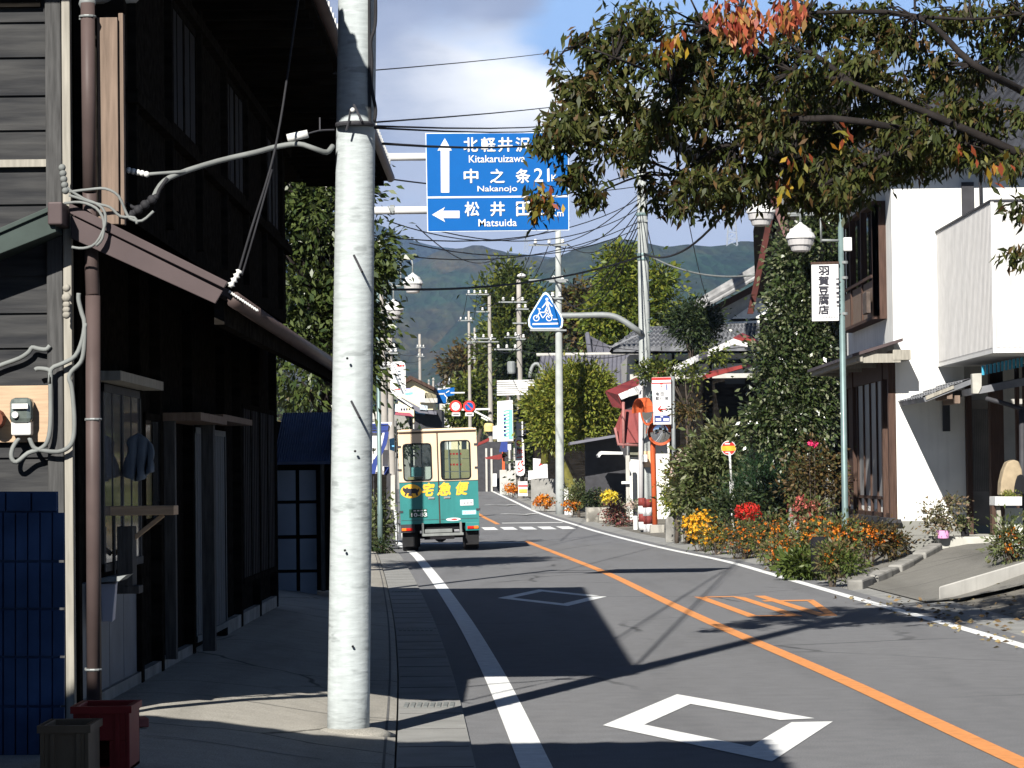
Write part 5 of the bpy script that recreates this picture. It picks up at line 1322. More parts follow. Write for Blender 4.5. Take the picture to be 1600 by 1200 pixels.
# ------------------------------------------------------------------ roadside cherry overhead
Yc = 25.2
CH = [  # pixel centre, radii, weight, depth offset : sprays that make up the visible part of the crown
 (905, 130, 30, 34, .8, 0), (960, 90, 52, 40, 1.8, .6), (900, 170, 36, 30, .9, -.4), (950, 150, 60, 34, 2.0, 0), (1000, 40, 60, 40, 2.0, .8), (930, 60, 34, 24, .7, .3),
 (880, 210, 40, 26, 1.1, -.8), (850, 225, 20, 18, .5, -.8), (940, 205, 44, 22, 1.2, .2), (985, 235, 44, 26, 1.3, -.3), (905, 265, 34, 20, .9, -.6), (925, 300, 24, 18, .6, -.7),
 (850, 312, 18, 18, .5, -1.0), (1060, 100, 70, 46, 2.6, .4), (1120, 60, 70, 50, 2.4, .9), (1050, 180, 66, 36, 2.2, -.2), (1130, 160, 66, 44, 2.4, .4), (1120, 235, 60, 26, 1.6, .7), (1300, 270, 60, 22, 1.4, .8), (1240, 300, 40, 16, .8, .3), (1380, 270, 50, 16, 1.0, .9), (1440, 250, 50, 18, 1.0, .9), (1010, 200, 50, 40, 1.4, .9), (1090, 130, 60, 50, 1.8, 1.2), (1180, 160, 60, 50, 1.6, 1.2),
 (1080, 285, 40, 22, 1.0, -.4), (1058, 318, 22, 16, .6, -.5), (1100, 300, 34, 22, .9, .2), (1140, 315, 40, 18, .8, .4), (1290, 312, 30, 14, .7, .6), (1560, 30, 60, 30, 1.0, .9), (1480, 30, 50, 26, 1.0, .8), (1330, 310, 30, 16, .6, .8), (1020, 290, 26, 14, .5, 0), (880, 130, 14, 12, .25, -.2), (865, 185, 16, 10, .25, -.5), (870, 100, 10, 8, .15, -.2), (1150, 280, 50, 24, 1.2, .1), (1200, 110, 60, 60, 2.6, .8), (1200, 200, 60, 40, 2.0, -.2), (1190, 262, 50, 22, 1.2, .6),
 (1260, 40, 60, 44, 2.0, 1.0), (1270, 130, 60, 46, 2.2, .2), (1270, 210, 60, 34, 1.7, 1.0), (1255, 275, 56, 22, 1.2, .2), (1340, 30, 60, 30, 1.5, 1.2), (1340, 110, 60, 40, 2.0, .5),
 (1350, 190, 60, 36, 1.7, .9), (1340, 255, 60, 22, 1.2, .2), (1400, 60, 50, 34, 1.3, .9), (1405, 150, 46, 34, 1.4, 1.1), (1420, 215, 60, 28, 1.5, .2), (1470, 110, 46, 30, 1.0, 1.0),
 (1490, 170, 50, 26, 1.2, .4), (1500, 235, 60, 18, 1.0, .6), (1540, 100, 46, 34, .9, 1.1), (1560, 190, 50, 30, 1.0, .5), (1580, 60, 40, 24, .6, 1.0), (1575, 250, 40, 16, .6, .2), (1590, 395, 9, 10, .2, -1), (1595, 322, 10, 10, .2, -1),
 (1310, 300, 30, 14, .5, -.2), (1700, 150, 90, 90, 1.2, .5), (1800, 60, 90, 80, .8, .5), (1700, 0, 90, 60, .8, .5), (1450, -60, 200, 60, 1.4, 1.2), (1150, -50, 160, 50, 1.8, 1.0)]
cb = (6.0, 25.7, gz(6.0, 25.7))
ch = thing('cherry_tree', 'cherry tree with reddening leaves reaching over the road from the verge', 'tree', cb)
Pp, Dd, Cc = [], [], []
for px, py, rx, rz, wt, dy in CH:
    Y = Yc + dy; wt *= 1.45 if 1290 < px < 1660 else 1; c = np.array(P(px, py, Y)); s = Y / F
    k = max(3, int(wt * 21)); dv = RNG.normal(size=(k, 3)); dv /= np.linalg.norm(dv, axis=1, keepdims=True)
    cc = c + dv * (RNG.random((k, 1)) ** .45) * np.array((rx * s, .5, rz * s)); Cc.append(cc)
    nl = 14
    # each clump is the end of a twig: long leaves hang along it
    tw = RNG.normal(size=(k, 3)); tw[:, 0] -= .7; tw[:, 2] -= .1; tw /= np.linalg.norm(tw, axis=1, keepdims=True)
    tt = RNG.uniform(-.145, .145, (k, nl, 1)); pp = cc[:, None, :] + tw[:, None, :] * tt + RNG.normal(size=(k, nl, 3)) * .025
    dd = tw[:, None, :] * .4 + RNG.normal(size=pp.shape) * .5; dd[:, :, 2] -= .75
    Pp.append(pp.reshape(-1, 3)); Dd.append(dd.reshape(-1, 3))
Pp, Dd, Cc = np.concatenate(Pp), np.concatenate(Dd), np.concatenate(Cc)
leaf_mesh('crown', Pp, Dd, .11 * RNG.uniform(.65, 1.25, len(Pp)), .32, LM['cherry'], ch, fold=.09)
def spray(px, py, rx, rz, k, lm, Y):
    c = np.array(P(px, py, Y)); s = Y / F; cc = c + RNG.normal(size=(k, 3)) * np.array((rx * s, .15, rz * s)) * .55
    pp = np.repeat(cc, 11, 0) + RNG.normal(size=(k * 11, 3)) * .06; dd = RNG.normal(size=pp.shape) * .4; dd[:, 2] -= 1
    leaf_mesh('turning_leaves', pp, dd, .115 * RNG.uniform(.7, 1.2, len(pp)), .42, lm, ch, fold=.09)
spray(1160, 28, 44, 28, 22, LM['cherry_red'], 24.2); spray(1235, 18, 22, 14, 8, LM['cherry_red'], 24.4); spray(845, 312, 12, 10, 4, LM['cherry_yellow'], 24.0)
spray(1350, 205, 44, 18, 1, LM['cherry_yellow'], 24.6); spray(1480, 240, 60, 24, 1, LM['cherry_yellow'], 25.2); spray(1260, 250, 110, 40, 2, LM['cherry_yellow'], 24.4); spray(1555, 258, 26, 6, 2, LM['cherry_yellow'], 24.4); spray(1042, 70, 30, 14, 4, LM['cherry_yellow'], 24.5)
mb = MB(); cbv = Vector(cb)
f0 = Vector((5.9, 25.6, 2.9))
mb.tube([cbv - Vector((0, 0, .1)), cbv + Vector((.05, 0, 1.2)), f0], [.26, .21, .18], 12)
LIMB = [([(1760, 330), (1640, 262), (1500, 222), (1400, 236), (1280, 292)], .09), ([(1760, 300), (1640, 170), (1520, 100), (1430, 25), (1260, 20)], .09), ([(1640, 262), (1480, 190), (1330, 130), (1240, 110), (1100, 40)], .07),
        ([(1500, 222), (1300, 185), (1120, 200), (1000, 170), (900, 190)], .06), ([(1330, 130), (1250, 80), (1245, 200), (1240, 250)], .05), ([(1280, 292), (1150, 225), (1060, 270), (1000, 275), (925, 305)], .035),
        ([(1120, 200), (1050, 130), (960, 90), (905, 70)], .03), ([(1060, 270), (980, 240), (880, 215)], .025), ([(1060, 275), (1000, 270), (900, 300), (850, 310)], .014), ([(1430, 25), (1520, 30), (1600, 20)], .03), ([(1240, 110), (1180, 60), (1160, 20)], .03)]
for pts, r in LIMB:
    ps = [P(px, py, 25.4 + .5 * math.sin(px * .01 + py * .02)) for px, py in pts]
    if pts[0][0] == 1760: ps = [f0] + ps
    sm = []
    for i in range(len(ps) - 1):
        p0 = ps[max(0, i - 1)]; p1 = ps[i]; p2 = ps[i + 1]; p3 = ps[min(len(ps) - 1, i + 2)]
        for k in range(4):
            t = k / 4; sm.append(.5 * ((2 * p1) + (p2 - p0) * t + (2 * p0 - 5 * p1 + 4 * p2 - p3) * t * t + (3 * p1 - p0 - 3 * p2 + p3) * t ** 3))
    sm.append(ps[-1]); n = len(sm); mb.tube(sm, [.62 * r * (1 - .75 * i / n) for i in range(n)], 7)
lp = [P(px, py, 25.4) for pts, r in LIMB for px, py in pts]
for c in Cc[RNG.choice(len(Cc), 420, replace=False)]:
    c = Vector(c); q = min(lp, key=lambda a: (a - c).length)
    if (q - c).length < 1.4: mb.tube([q.lerp(c, .1), q.lerp(c, .55) + Vector((0, 0, .05)), c], [.012, .008, .004], 4)
mb.build('trunk', M['bark_dark'], ch, smooth=True)
# ------------------------------------------------------------------ parcel delivery van seen from behind
VY = 62.0
vc = P(689, 859, VY); vx = vc.x; K = VY / F
van = thing('delivery_van', 'boxy cream and teal parcel delivery van driving away up the road', 'van', (vx, VY, hp(VY)))
HW, ZT, ZB, ZS, LEN = .845, 2.64, .60, 1.50, 4.6
x0, x1 = vx - HW, vx + HW
mb = MB()   # hollow box: sides, roof, floor, front; material 0 cream, 1 teal
def side(x, s):
    n = .03
    mb.box(min(x, x + s * n), max(x, x + s * n), VY + .02, VY + LEN, ZS, ZT - .12, 0)
    mb.box(min(x, x + s * n), max(x, x + s * n), VY + .02, VY + LEN, ZB + .12, ZS, 1)
side(x0, 1); side(x1, -1)
rp = [(x0, ZT - .12), (x0 + .02, ZT - .05), (x0 + .08, ZT), (x1 - .08, ZT), (x1 - .02, ZT - .05), (x1, ZT - .12), (x1 - .03, ZT - .12), (x0 + .03, ZT - .12)]
mb.prism([(x, VY + .02, z) for x, z in rp], (0, LEN, 0), 0)
mb.box(x0 + .03, x1 - .03, VY + .05, VY + LEN, ZB, ZB + .05, 1)
mb.box(x0 + .03, x1 - .03, VY + LEN - .03, VY + LEN, 1.3, 1.45, 1)
mb.box(x0, x1, VY + LEN, VY + LEN + .9, .55, 1.45, 1)
mb.build('body', [M['van_cream'], M['van_teal']], van)
# rear doors with window openings
wl = (vx - .74, vx - .145, 1.54, 2.32); wr = (vx + .07, vx + .69, 1.54, 2.36)
for (dx0, dx1), wn_, nm in (((x0, vx - .015), wl, 'a'), ((vx + .015, x1), wr, 'b')):
    mb = MB(); y0, y1 = VY - .02, VY + .02
    mb.box(dx0, dx1, y0, y1, ZB, ZS, 1)
    mb.box(dx0, dx1, y0, y1, ZS + .0, wn_[2], 0).box(dx0, dx1, y0, y1, wn_[3], ZT - .10, 0).box(dx0, wn_[0], y0, y1, wn_[2], wn_[3], 0).box(wn_[1], dx1, y0, y1, wn_[2], wn_[3], 0)
    dr_ = mb.build('rear_door', [M['van_cream'], M['van_teal']], van)
    # rounded rubber seal and glass
    rad = .07; pts = []
    for cx, cz, a0 in ((wn_[1] - rad, wn_[3] - rad, 0), (wn_[0] + rad, wn_[3] - rad, 90), (wn_[0] + rad, wn_[2] + rad, 180), (wn_[1] - rad, wn_[2] + rad, 270)):
        for k in range(5): a = R(a0 + k * 22.5); pts.append(Vector((cx + rad * math.cos(a), VY - .024, cz + rad * math.sin(a))))
    MB().tube(pts + [pts[0], pts[1]], .018, 6, cap=False).build('seal', M['rubber'], dr_, smooth=True)
    MB().prism([p + Vector((0, .02, 0)) for p in pts], (0, .006, 0)).build('window', M['glass_clear'], dr_)
    mb = MB()
    hx = vx - .17 if nm == 'a' else vx + .17
    mb.box(hx - .07, hx + .07, VY - .032, VY - .02, 1.12, 1.17).box(hx - .05, hx + .07, VY - .045, VY - .032, 1.135, 1.155); mb.build('handle', M['steel'], dr_, bevel=.004)
    mb = MB()
    for z in (.85, 1.75, 2.25): xh = dx0 + .0 if nm == 'a' else dx1; mb.box(xh - .03 if nm == 'a' else xh - .06, xh + .06 if nm == 'a' else xh + .03, VY - .035, VY - .02, z, z + .045)
    mb.build('hinge', M['dark_steel'], dr_)
    if nm == 'b':
        mb = MB()
        for k in (.27, .62): xx = wn_[0] + (wn_[1] - wn_[0]) * k; mb.box(xx - .012, xx + .012, VY + .045, VY + .06, wn_[2], wn_[3])
        mb.build('guard_bar', M['steel'], dr_)
    else:
        xx = wn_[0] + (wn_[1] - wn_[0]) * .66; MB().box(xx - .012, xx + .012, VY + .045, VY + .06, wn_[2], wn_[3]).build('guard_bar', M['steel'], dr_)
MB().box(x0 + .02, x1 - .02, VY - .035, VY + .02, ZT - .09, ZT - .065).box(vx - .012, vx + .012, VY - .01, VY + .01, ZB, ZT - .1).build('door_trim', M['wood_brown'], van)
MB().box(x0 - .005, x1 + .005, VY - .03, VY + .05, ZT - .062, ZT - .01).build('roof_edge', M['van_cream'], van, bevel=.02)
# lettering, cat emblem, labels, plate
Yt = VY - .024
for ch_, px, w_ in (('宅', 672, 17), ('急', 698.5, 20), ('便', 725, 18)):
    text(ch_, (vx + (px - 689) * K, Yt, 1.335), (1, 0, 0), (0, 0, 1), w_ * K, .27, M['van_yellow'], van, fat=.012, shear=.22)
ec = Vector((vx - .60, Yt - .002, 1.31))
MB().poly([ec + Vector((.225 * math.cos(a), 0, .15 * math.sin(a))) for a in [2 * math.pi * k / 28 for k in range(28)]][::-1]).build('emblem_disc', M['van_yellow'], van)
cat_ = [(-.15, -.02), (-.19, .03), (-.17, .09), (-.13, .06), (-.10, .07), (-.09, .10), (-.06, .06), (.02, .05), (.10, .06), (.15, .03), (.19, .07), (.185, .0), (.15, -.04), (.16, -.10), (.12, -.10), (.10, -.05), (.02, -.045), (.0, -.10), (-.04, -.10), (-.05, -.045), (-.09, -.04), (-.12, -.10), (-.155, -.09), (-.13, -.04)]
MB().poly([ec + Vector((a * .95, -.003, b)) for a, b in cat_]).build('emblem_cat', M['sign_ink'], van)
MB().poly([ec + Vector((a * .28 - .02, -.003, b * .32 - .085)) for a, b in cat_]).build('emblem_kitten', M['sign_ink'], van)
def lab(nm, px0, px1, z0, z1, m, d=.004):
    return MB().box(vx + (px0 - 689) * K, vx + (px1 - 689) * K, Yt - d, Yt + .002, z0, z1).build(nm, m, van)
lab('number_plate', 641.5, 669.5, .74, .92, M['plate_green'], .006)
text('10-83', (vx + (657 - 689) * K, Yt - .007, .80), (1, 0, 0), (0, 0, 1), .34, .085, M['sign_white'], van, bold=.02)
mb = MB()
for i in range(4): mb.box(vx - .56 + i * .075, vx - .51 + i * .075, Yt - .008, Yt - .006, .875, .90)
mb.build('plate_region', M['sign_white'], van)
lab('label_sticker', 721.5, 742, .965, 1.09, M['sign_white'])
mb = MB(); q = Yt - .0045
for i in range(3): mb.box(vx + .52 + i * .07, vx + .565 + i * .07, q - .001, q, 1.0, 1.03)
mb.box(vx + .48, vx + .72, q - .001, q, 1.045, 1.055); mb.build('label_print', mat('label_ink', (.2, .2, .22), .6), van)
lab('number_sticker', 724, 746, .765, .86, M['teal_box'])
text('52803', (vx + (735 - 689) * K, Yt - .005, .813), (1, 0, 0), (0, 0, 1), .27, .07, M['sign_white'], van, bold=.03)
MB().poly([Vector((vx + .29 + .16 * math.cos(a), Yt - .003, .675 + .035 * math.sin(a))) for a in [2 * math.pi * k / 20 for k in range(20)]][::-1]).build('oval_badge', M['sign_white'], van)
MB().poly([Vector((vx + .31 + .07 * math.cos(a), Yt - .005, .675 + .018 * math.sin(a))) for a in [2 * math.pi * k / 14 for k in range(14)]][::-1]).build('oval_badge_centre', M['sign_red'], van)
MB().box(x0 - .004, x1 + .004, VY - .026, VY - .0201, ZS - .006, ZS + .006).box(x0 + .02, vx - .03, VY - .024, VY - .0201, ZB + .08, ZB + .088).box(vx + .03, x1 - .02, VY - .024, VY - .0201, ZB + .08, ZB + .088).build('panel_seam', M['dark_steel'], van)
# lights, bumper, underside, wheels
for s in (-1, 1):
    xa, xb = (x0, x0 + .30) if s < 0 else (x1 - .30, x1)
    tl = MB(); tl.box(xa, xb, VY - .02, VY + .25, .42, ZB + .0); tl = tl.build('lamp_bracket', M['van_teal'] if s > 0 else M['dark_steel'], van, bevel=.01)
    xo = (xa + .02, xa + .12) if s < 0 else (xb - .12, xb - .02); xi = (xa + .12, xa + .26) if s < 0 else (xb - .26, xb - .12)
    MB().box(xo[0], xo[1], VY - .05, VY - .021, .46, .52).build('turn_light', M['lamp_amber'], tl, bevel=.008)
    MB().box(xi[0], xi[1], VY - .05, VY - .021, .46, .52).build('tail_light', M['lamp_red'], tl, bevel=.008)
mb = MB(); mb.box(x0 + .31, x1 - .31, VY + .1, VY + 3.0, .45, ZB - .005).box(vx - .35, vx + .3, VY + .3, VY + 1.2, .25, .45)
mb.tube([(vx - .6, VY + .55, .33), (vx + .6, VY + .55, .33)], .06, 8); mb.lathe((vx, VY + .55, .33), [(.05, -.14), (.15, -.06), (.15, .06), (.05, .14)], 12, axis=(0, 1, 0)); mb.build('chassis', M['dark'], van)
mb = MB(); mb.box(vx - .39, vx + .5, VY - .14, VY - .06, .33, .39).box(vx - .33, vx + .26, VY - .12, VY - .04, .40, .48).box(vx - .4, vx - .35, VY - .08, VY + .2, .34, .62).box(vx + .42, vx + .47, VY - .08, VY + .2, .34, .62); mb.build('rear_step', M['grey_cable'], van, bevel=.01)
for s in (-1, 1):
    for yy in (VY + .62, VY + 3.9):
        xw = vx + s * (HW - .19)
        wm = MB(); wm.lathe((xw - .17, yy, .345), [(.20, 0), (.31, .0), (.34, .03), (.345, .06), (.345, .29), (.34, .31), (.31, .34), (.20, .34)], 24, axis=(1, 0, 0)); wm = wm.build('wheel', M['rubber'], van, smooth=False)
        MB().lathe((xw + (s * .16), yy, .345), [(.19, -.02), (.17, .015), (.08, .01), (.06, .03), (.0, .03)], 18, axis=(s, 0, 0)).build('rim', M['white_metal'], wm)
    MB().box(vx + s * (HW - .16) - .14, vx + s * (HW - .16) + .14, VY + .12, VY + .14, .12, .4).build('mud_flap', M['rubber'], van)
van.rotation_euler = (0, R(-1.3), R(1.2))
# cargo seen through the windows
def cbox(x, z, w_, h, m, label, y=None, group=None):
    y = y or VY + .12; o = MB().box(vx + x, vx + x + w_, y, y + .5, z, z + h).build('cardboard_box', m, None, bevel=.006)
    return tag(o, label, 'box', group)
cbox(.10, 1.42, .56, .28, M['cardboard'], 'lowest cardboard box of the stack behind the van window'); b2 = cbox(.10, 1.715, .56, .26, M['cardboard'], 'middle cardboard box with red printing behind the van window'); b3 = cbox(.10, 1.985, .56, .20, M['cardboard'], 'topmost cardboard box with red printing behind the van window')
for b_, z in ((b2, 1.86), (b3, 2.09)):
    mb = MB()
    for i in range(4): mb.box(vx + .2 + i * .07, vx + .25 + i * .07, VY + .116, VY + .119, z - .02, z + .02)
    mb.build('print', M['sign_red'], b_)
cbox(-.70, 1.40, .3, .20, M['cardboard'], 'low brown carton beside the teal box in the van'); cbox(-.33, 1.40, .2, .42, M['box_white'], 'white carton with red stripes behind the van window')
cbox(-.62, 1.61, .26, .2, M['teal_box'], 'pale teal box on the low carton in the van')
MB().box(vx - .80, vx - .1, VY + .12, VY + .7, .66, 1.395).box(vx + .05, vx + .8, VY + .12, VY + .7, .66, 1.415).build('cargo_shelf', M['dark'], van)
# ------------------------------------------------------------------ poles with cross-arms
def crossarm(mb, mi, c, dirv, L, h=.07, w_=.07):
    a = Vector(c) - dirv * L[0]; b = Vector(c) + dirv * L[1]; mb.bar(a, b, w_, h, mi); return a, b
def upole(px_b, py_top, Y, r0, r1, arms, label, px_t=None, m=None, X=None, group='utility poles along the road', z0=None):
    x = P(px_b, 700, Y).x; xt = P(px_t if px_t else px_b, py_top, Y); z0 = gz(x, Y) if z0 is None else z0
    t = thing('utility_pole', label, 'pole', (x, Y, z0), group)
    mb = MB(); k = 8; b0 = Vector((x, Y, z0 - .2)); b1 = Vector((xt.x, Y, xt.z)); mb.tube([b0.lerp(b1, i / k) for i in range(k + 1)], [r0 + (r1 - r0) * i / k for i in range(k + 1)], 14)
    mb.build('shaft', m or M['pole_far'], t, smooth=True)
    for (px0, px1, py, nins, dy) in arms:
        a, b = P(px0, py, Y - .14), P(px1, py, Y - .14 + dy)
        am = MB().bar(a, b, .06, .06).build('cross_arm', M['steel'], t)
        if nins:
            for i in range(nins): q = a.lerp(b, (i + .5) / nins if nins > 1 else .5); MB().lathe(q + Vector((0, 0, .05)), [(.03, 0), (.07, .04), (.04, .09), (.065, .12), (.03, .17)], 8).build('insulator', M['ceramic'], am)
    return t
p2 = upole(1010, 150, 81, .195, .13, [(995, 1016, 300, 0, 0), (997, 1012, 345, 0, 0)], 'tall pale concrete pole carrying the triangular blue crossing sign', px_t=1001, m=M['pole_clean'])
mb = MB()
for py in (335, 398, 405): c = P(1003 + (py - 335) * .03, py, 81); mb.lathe(c, [(.17, -.04), (.175, 0), (.17, .04)], 14)
for py in (440, 470, 520, 560, 597, 500, 620): c = P(1012, py, 80.8); mb.tube([c, c + Vector((.12, -.1, .05))], .018, 5)
mb.build('band', M['steel_green'], p2)
mb = MB()
mb.tube([P(1001.5, 600, 80.75), P(1001.5, 829, 80.75)], .07, 10); mb.build('conduit', M['lamp_bowl'], p2, smooth=True)
def stripes(px0, px1, py0, py1, Y, r, parent):
    k = 4; 
    for i in range(k):
        a = P(px0 + (px1 - px0) * i / k, py0 + (py1 - py0) * i / k, Y); b = P(px0 + (px1 - px0) * (i + 1) / k, py0 + (py1 - py0) * (i + 1) / k, Y)
        MB().tube([a, b], r, 12).build('guard_stripe', M['sign_white'] if i % 2 == 1 else M['maroon'], parent, smooth=True)
stripes(1003, 1004, 778, 828, 80.6, .11, p2); stripes(1010, 1013, 780, 832, 80.55, .14, p2)
MB().lathe(P(1010, 705, 81), [(.225, -.45), (.225, -.2), (.226, .0)], 16).build('yellow_guard', mat('guard_yellow', (.75, .5, .3), .6), p2)
MB().bar(P(1003, 716, 80.5), P(1011, 716, 80.5), .25, .2).build('clamp', M['white_metal'], p2)
# triangular crossing sign on its bent arm
cs = thing('crossing_sign', 'blue pointed pedestrian and bicycle crossing sign on a bent grey arm', 'road sign', P(1000, 520, 80.8))
Yc_ = 80.6
mb = MB(); q, r = pxtube([(1003, 522, 80.8), (990, 512), (972, 500), (958, 494), (940, 492), (905, 493), (870, 493)], Yc_, .085); mb.tube(q, r, 10); mb.build('arm', M['steel'], cs, smooth=True)
outer = [(852.5, 456), (857, 459), (877, 492), (880, 500), (879, 510), (875, 514), (830, 514), (826, 510), (825, 500), (828, 492), (848, 459)]
def csp(px, py, d=0.0): return P(px, py, Yc_ - .12 - d)
MB().prism([csp(*p) for p in outer][::-1], (0, .05, 0)).build('rim', mat('sign_rim', (.55, .66, .78), .5), cs)
c0 = (852.5, 490)
MB().poly([csp(c0[0] + (p[0] - c0[0]) * .9, c0[1] + (p[1] - c0[1]) * .9 + .5, .006) for p in outer]).build('panel', M['sign_blue'], cs)
mb = MB()
def ring(cx, cy, r, t, d=.012, n=18):
    for k in range(n):
        a0, a1 = 2 * math.pi * k / n, 2 * math.pi * (k + 1) / n
        mb.poly([csp(cx + (r + t) * math.cos(a0), cy + (r + t) * math.sin(a0), d), csp(cx + (r + t) * math.cos(a1), cy + (r + t) * math.sin(a1), d), csp(cx + r * math.cos(a1), cy + r * math.sin(a1), d), csp(cx + r * math.cos(a0), cy + r * math.sin(a0), d)])
def seg(a, b, w_, d=.012):
    dx, dy = b[0] - a[0], b[1] - a[1]; L = math.hypot(dx, dy); nx_, ny = -dy / L * w_ / 2, dx / L * w_ / 2
    mb.poly([csp(a[0] + nx_, a[1] + ny, d), csp(b[0] + nx_, b[1] + ny, d), csp(b[0] - nx_, b[1] - ny, d), csp(a[0] - nx_, a[1] - ny, d)])
ring(838, 497, 3.6, 1.4); ring(858, 497, 3.6, 1.4); ring(854.5, 467.5, 0.1, 2.2)
seg((838, 497), (843, 488), 1.6); seg((843, 488), (856, 488), 1.6); seg((848, 497), (843, 488), 1.4); seg((848, 497), (856, 487), 1.4); seg((858, 497), (855, 484), 1.4); seg((840, 482), (845, 483), 1.6); seg((843, 488), (842, 482), 1.3)
seg((854.5, 471), (856, 480), 4.5); seg((855, 479), (851, 489), 2.2); seg((857, 479), (860, 490), 2.4); seg((853, 473), (847, 481), 1.6); seg((857, 472), (863, 479), 1.8); seg((860, 490), (863, 494), 2); seg((864, 499), (871, 499), 1.5)
seg((832, 506.5), (872, 505.5), 2.6)
mb.build('symbol', M['sign_white'], cs)
# mirrors, post office sign
mr = thing('traffic_mirror', 'pair of orange-hooded round traffic mirrors on an orange post', 'traffic mirror', P(1021, 836, 79.5))
mb = MB(); mb.tube([P(1023.5, 826, 79.6), P(1020, 692, 79.6), P(1018, 640, 79.6)], .075, 12); mb.build('post', M['orange_metal'], mr, smooth=True)
a, b = P(1016, 838, 79.3), P(1038, 820, 79.3); MB().box(a.x, b.x, 79.2, 79.7, a.z, b.z).build('footing', M['concrete'], mr, bevel=.02)
def mirror(px, py, rpx, nrm, Y):
    c = P(px, py, Y); r = rpx * Y / F; n = Vector(nrm).normalized()
    h = MB(); h.lathe(c - n * .05, [(.05, -.14), (r * .7, -.1), (r, 0), (r * 1.07, .0), (r * 1.07, .06), (r, .06), (r * .98, .02)], 24, axis=n); h = h.build('mirror_shell', M['orange_metal'], mr, smooth=True)
    MB().lathe(c, [(r * .97, -.02), (r * .8, .02), (r * .5, .045), (r * .2, .055), (.0, .057)], 24, axis=n).build('mirror_face', M['mirror'], h, smooth=True)
    mb = MB(); pr = [];  up = Vector((0, 0, 1)); s_ = n.cross(up).normalized()
    for k in range(9): a = math.pi * k / 8; pr.append(c + s_ * (r * 1.12 * math.cos(a)) + up * (r * 1.12 * math.sin(a)))
    for k in range(8): mb.add([pr[k], pr[k + 1], pr[k + 1] + n * .26, pr[k] + n * .26], [(0, 1, 2, 3)])
    hd = mb.build('hood', M['orange_metal'], h); m_ = hd.modifiers.new('t', 'SOLIDIFY'); m_.thickness = .012
mirror(1032, 676, 19, (-.12, -1, -.12), 79.3); mirror(1010.5, 644, 20, (-.93, -.42, -.1), 79.4)
ps = thing('post_office_sign', 'white post office sign with red bars and red arrow on a grey post', 'sign', P(1054, 800, 77.6))
MB().tube([P(1051, 588, 77.7), P(1054, 790, 77.7)], .055, 10).build('post', M['steel'], ps, smooth=True)
Yp_ = 77.5
def psp(px, py, d=0.0): return P(px, py, Yp_ - d)
MB().prism([psp(1021, 663.5), psp(1049, 663), psp(1048.5, 589), psp(1018.5, 590)], (0, .08, 0)).build('panel', M['sign_white'], ps, bevel=.005)
mb = MB()
mb.poly([psp(1018.5, 594.2, .004), psp(1048.3, 593.3, .004), psp(1048.3, 589.5, .004), psp(1018.5, 590.3, .004)]); mb.poly([psp(1018.5, 600, .004), psp(1048.3, 599.3, .004), psp(1048.3, 597.5, .004), psp(1018.5, 598.2, .004)])
mb.poly([psp(1027, 639.3, .004), psp(1032, 634, .004), psp(1033.4, 635.2, .004), psp(1030.6, 638.4, .004), psp(1041, 638.4, .004), psp(1041, 640.3, .004), psp(1030.6, 640.3, .004), psp(1033.4, 643, .004), psp(1032, 644.3, .004)]); mb.build('red_marks', M['sign_red'], ps)
text('〒', psp(1033.5, 604.5, .004), (1, 0, 0), (0, 0, 1), 4 * Yp_ / F, 10 * Yp_ / F, M['sign_red'], ps); MB().box(psp(1032.7, 0).x, psp(1034.3, 0).x, Yp_ - .012, Yp_ - .008, psp(1033, 609.5).z, psp(1033, 600.5).z).build('stem_mark', M['navy'], ps)
for s_, px, py, w_ in (('権', 1027, 615.5, 5), ('田', 1034.5, 615.5, 5), ('郵', 1027, 622.5, 5.6), ('便', 1034, 622.5, 5.6), ('局', 1041.5, 622.5, 5.6)): text(s_, psp(px, py, .004), (1, 0, 0), (0, 0, 1), w_ * Yp_ / F, 5.6 * Yp_ / F, M['sign_ink'], ps, bold=.01)
MB().poly([psp(1023, 659.5, .004), psp(1046.5, 659, .004), psp(1046.5, 649, .004), psp(1023, 649.4, .004)]).build('blue_block', M['navy'], ps)
mb = MB(); mb.poly([psp(1032, 652, .008), psp(1036, 652, .008), psp(1036, 650.4, .008), psp(1032, 650.4, .008)])
for k in range(2): mb.poly([psp(1024.5 + k * 12, 657.5, .008), psp(1033 + k * 12, 657.5, .008), psp(1033 + k * 12, 653.5, .008), psp(1024.5 + k * 12, 653.5, .008)])
mb.build('block_print', M['sign_white'], ps)

# ------------------------------------------------------------------ farther poles
p3 = upole(874, 360, 103, .17, .10, [(826, 890, 383, 3, 0), (858, 886, 440, 2, 0), (826, 888, 437.5, 0, 0), (858, 880, 466, 2, 0), (828, 885, 516, 3, 0)], 'grey concrete pole behind the blue crossing sign with wide cross-arms', px_t=872, m=M['pole_clean'])
p4 = upole(813, 437, 128, .17, .10, [(779, 824, 472, 3, 0), (801, 823, 505, 0, 0), (788, 812, 527, 2, 0), (772, 812, 546, 3, 0), (806, 826, 483, 2, 0), (806, 822, 530, 2, 0)], 'weathered pole with a transformer drum above the white shop signs', px_t=810.5)
mb = MB(); a = P(799, 584, 127.6); mb.lathe(a, [(.17, 0), (.19, .05), (.19, .5), (.15, .55)], 12); mb.build('transformer', M['steel'], p4)
MB().lathe(P(815, 434, 127.8), [(.10, 0), (.2, .06), (.2, .12), (.06, .2)], 12).build('cap_lamp', M['white_metal'], p4)
p5 = upole(767, 462, 147, .15, .08, [(728, 764, 460, 4, 0), (744, 764, 487, 1, 0), (736, 775, 529, 3, 0), (730, 779, 534, 2, 0)], 'slim pole carrying the pair of round prohibition signs', px_t=764.5)
p6 = upole(735, 486, 172, .13, .07, [(716, 740, 501, 3, 0), (729, 742, 536, 2, 0)], 'slender far pole standing before the wooded hillside', px_t=732.5)
